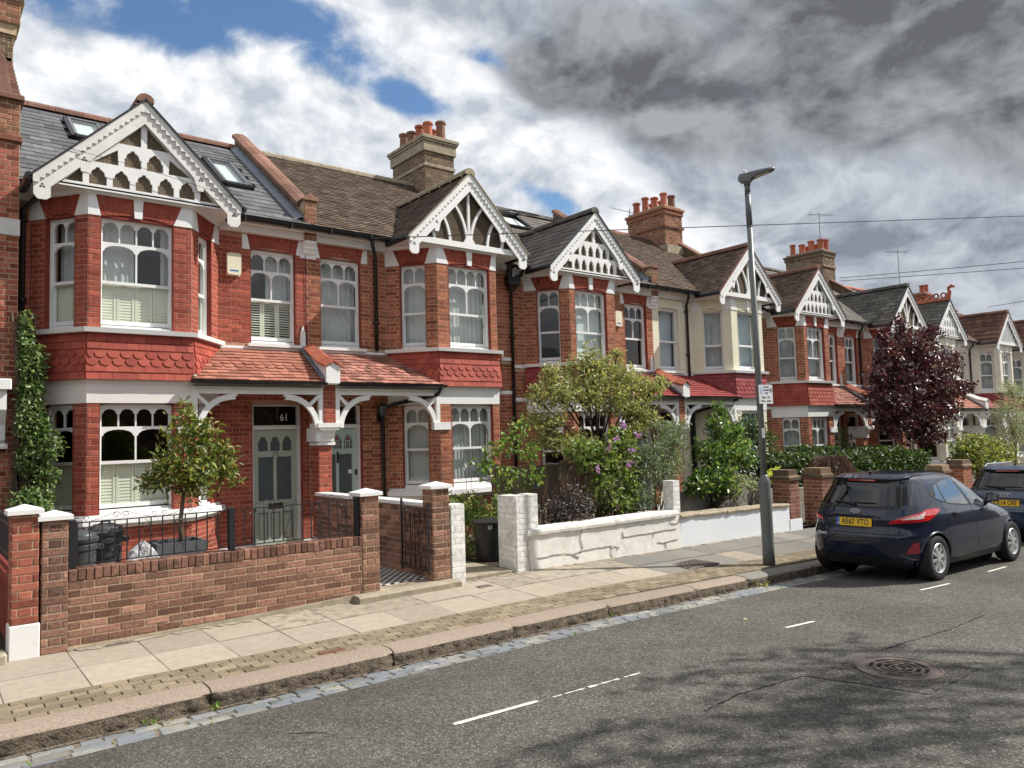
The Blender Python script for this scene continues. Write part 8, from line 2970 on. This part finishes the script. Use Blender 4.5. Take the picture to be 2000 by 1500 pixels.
    part('brake_light', 'lens_red', lambda mm: mm.hexa([T((rear_x(0, sz) - .055 + d, y, z)) for z in (sz - .034, sz - .014) for y, d in ((-.20, 0), (.20, 0), (.20, .04), (-.20, .04))]))
    axx, azz = P['aerial']
    part('roof_aerial', 'car_trim', lambda mm: (mm.tube([T((axx, 0, azz - .02)), T((axx - .02, 0, azz + .03))], [.03, .014], 8), mm.tube([T((axx - .01, 0, azz + .02)), T((axx - .16, 0, azz + .19))], .0035, 4)))
    for sg in (-1, 1):
        for hx in P['handles']:
            part('door_handle', P['paint'], lambda mm: mm.tube([S(hx - .085, .885, sg, .004), S(hx - .07, .887, sg, .028), S(hx + .07, .884, sg, .028), S(hx + .085, .882, sg, .004)], [.010, .015, .015, .010], 8), t, True)
            part('handle_recess', 'car_trim', lambda mm: side_patch(mm, sg, hx - .06, hx + .06, lambda x: .858, lambda x: .905, .0025, 6, 2), t)
        mxp = P['mirror']
        def mir(mm):
            y = side_y(mxp, 1.0)
            b0 = [(mxp - .05, y + .08, .96), (mxp - .05, y + .24, .98), (mxp - .05, y + .25, 1.08), (mxp - .05, y + .17, 1.115), (mxp - .05, y + .08, 1.09)]
            b1 = [(mxp + .07, y + .10, .97), (mxp + .06, y + .22, .985), (mxp + .06, y + .23, 1.06), (mxp + .07, y + .17, 1.095), (mxp + .07, y + .10, 1.08)]
            mm.grid([[T((p[0], sg * p[1], p[2])) for p in b0], [T((p[0], sg * p[1], p[2])) for p in b1]], closed=True)
            mm.poly([T((p[0], sg * p[1], p[2])) for p in b0])
            mm.poly([T((p[0], sg * p[1], p[2])) for p in b1])
            mm.tube([T((mxp + .02, sg * (y - .01), .955)), T((mxp + .01, sg * (y + .12), .985))], [.035, .03], 8)
        MI = part('mirror', 'car_trim', mir)
        y = side_y(mxp, 1.0)
        part('mirror_glass', 'car_glass_side', lambda mm: mm.poly([T((mxp - .052, sg * (y + q), z)) for q, z in ((.10, .98), (.225, .992), (.235, 1.07), (.17, 1.098), (.10, 1.075))]), MI)
        for sx0, lean_ in P['seams']:
            part('door_seam', 'hole_black', lambda mm: mm.tube([S(sx0 + lean_ * (z - .6), z, sg, -.001) for z in np.linspace(.30, dl(sx0) - .0, 12)], .0035, 4, caps=False), t)
    def tg(mm):
        for sg in (-1, 1):
            pts = [T((rear_x(.60, z, .0), sg * .60, z)) for z in (.66, .74)] + [T((rear_x(.66, z, .0), sg * .66, z)) for z in (.80, .90)]
            mm.tube(pts, .004, 4, caps=False)
        mm.tube([T((rear_x(y, .655, .0), y, .655)) for y in np.linspace(-.6, .6, 21)], .005, 4, caps=False)
    part('tailgate_seam', 'hole_black', tg, t)
    return t, T

hz = [.19, .26, .35, .45, .55, .62, .68, .74, .80, .86, .91, .95, .99, 1.04, 1.12, 1.20, 1.28, 1.34, 1.39, 1.425, 1.45, 1.467, 1.476]
hatch = dict(paint='car_paint', z=hz,
    xr=[.16, .09, .05, .03, .012, .012, .055, .085, .088, .092, .112, .14, .165, .20, .255, .31, .365, .40, .41, .43, .52, .75, 1.1],
    xf=[3.90, 3.97, 4.02, 4.035, 4.03, 4.015, 3.98, 3.92, 3.80, 3.60, 3.36, 3.18, 3.02, 2.91, 2.77, 2.62, 2.46, 2.32, 2.17, 2.02, 1.86, 1.66, 1.4],
    w=[.80, .83, .856, .868, .870, .868, .865, .860, .852, .841, .825, .808, .790, .772, .736, .70, .662, .630, .598, .562, .51, .42, .25],
    slices=[.19, .22, .26, .30, .35, .40, .45, .50, .55, .59, .62, .65, .68, .71, .74, .77, .80, .83, .86, .885, .91, .93, .95, .97, .99, 1.015, 1.04, 1.08, 1.12, 1.16, 1.20, 1.24, 1.28, 1.31, 1.34, 1.365, 1.39, 1.41, 1.425, 1.44, 1.45, 1.46, 1.467, 1.473, 1.476],
    wheels=(.72, 3.213), wr=.307, arch=.352, track=.845, spokes=8, spw=.15,
    dlo=(.86, 2.96), dlo_lo=lambda x: float(np.interp(x, [.86, 1.0, 1.3, 1.7, 2.2, 2.96], [1.16, 1.08, 1.01, .975, .955, .945])),
    dlo_hi=lambda x: float(np.interp(x, [.86, .98, 1.15, 1.45, 1.8, 2.05, 2.3, 2.55, 2.78, 2.96], [1.19, 1.27, 1.325, 1.372, 1.383, 1.367, 1.305, 1.205, 1.085, .972])),
    panes=[((.96, 1.05), (1.16, 1.16), 0), ((1.20, 1.20), (1.86, 1.70), 0), ((1.95, 1.79), (2.60, 2.58), 0), ((2.64, 2.62), (2.90, 2.80), 0)],
    rw=(1.01, 1.355, .645, .55), lamp=dict(a=-.25, b=.44, lo=lambda u: .80 + .045 * u + .10 * max(0, u - .70) / .30, hi=lambda u: .82 + .155 * min(1, u / .55) ** .8 + .012 * u - .02 * max(0, u - .8) / .2),
    plate=(0, .80, 0, .10), reg='AE67 VTO', badge=(.955, 'oval'), aerial=(.62, 1.462), handles=(1.33, 2.26), mirror=2.60, seams=((1.08, -.05), (1.93, -.06), (2.93, .05)))
CAR1, T1 = make_car('hatchback_car', 'dark navy five door hatchback parked by the lamp post, with yellow rear plate', (9.03, -2.80, -.270), math.radians(-1.9), hatch)
solid('exhaust', CAR1, 'car_trim', lambda m: m.tube([T1((.12, -.28, .24)), T1((.4, -.28, .26))], .028, 8))
z_ = [q * 1.0 for q in hz]
suv = dict(hatch, paint='car_paint_blue', reg='LX14 CPE', badge=(.92, 'rings'), plate=(0, .77, 0, .10), nf=3.4, aerial=(.75, 1.46), rw=(1.01, 1.34, .65, .56))
CAR2, T2 = make_car('estate_car', 'dark blue car with four ring badge, cut off by the right edge', (14.72, -2.78, -.42), math.radians(-1.5), suv)
solid('roof_rail', CAR2, 'chrome', lambda m: [m.tube([T2((.62, q * .50, 1.43)), T2((.8, q * .53, 1.475)), T2((2.0, q * .53, 1.475)), T2((2.2, q * .52, 1.42))], .014, 6) for q in (-1, 1)])

# ------------------------------------------------------------------ behind the camera: what casts the soft shade on the road and shows in the glass
OT = thing('opposite_terrace', 'row of houses across the street, seen only mirrored in window panes and car paint', 'house', (8, -20, 0))
solid('wall', OT, 'brick_brown', lambda m: m.box((-40, -28, -1), (70, -19.5, 5.6)))
solid('roof', OT, 'slate', lambda m: m.prism([(-40, -19.1, 5.6), (-40, -28, 5.6), (-40, -23.5, 8.4)], (110, 0, 0)))
solid('bay', OT, 'white_paint', lambda m: [m.box((x, -19.52, z), (x + 1.2, -19.3, z + 1.5)) for x in np.arange(-38, 68, 4.6) for z in (1.0, 3.6)])
solid('window', OT, 'hole_black', lambda m: [m.box((x + .12, -19.31, z + .12), (x + 1.08, -19.28, z + 1.38)) for x in np.arange(-38, 68, 4.6) for z in (1.0, 3.6)])
SE = thing('added_dark_house', 'dark house mass added out of view to darken what the car paint mirrors', 'house', (-34, -8, 0))  # unseen dark mass, added so the car tail mirrors less bright sky
solid('wall', SE, 'tile_darkbrown', lambda m: m.box((-40, -19, -1), (-32, 14, 6.5)))
solid('roof', SE, 'slate', lambda m: m.prism([(-31.5, -19, 6.5), (-40, -19, 6.5), (-36, -19, 9.5)], (0, 33, 0)))
pl('street_tree', 'tree across the street whose crown throws soft shade on the near road', 'tree', (14.3, -12.4, 0), [(11.1, -9.3, 9.0, 1.5, .5, .5), (9.3, -8.9, 8.6, 1.3, .35, .4), (12.9, -9.5, 9.4, 1.3, .5, .5), (10.3, -8.5, 8.6, 1.5, .25, .3), (13.1, -8.5, 8.6, 1.0, .3, .3), (11.7, -10.1, 9.2, 1.4, .5, .5), (13.9, -10.3, 9.4, 1.2, .5, .5), (11.3, -7.9, 8.2, 1.1, .2, .25)], 900, .15, 'leaf_hedge', stem='bark', stem_r=.07, trunk=(14.3, -12.3, 5.0), aspect=1.7)
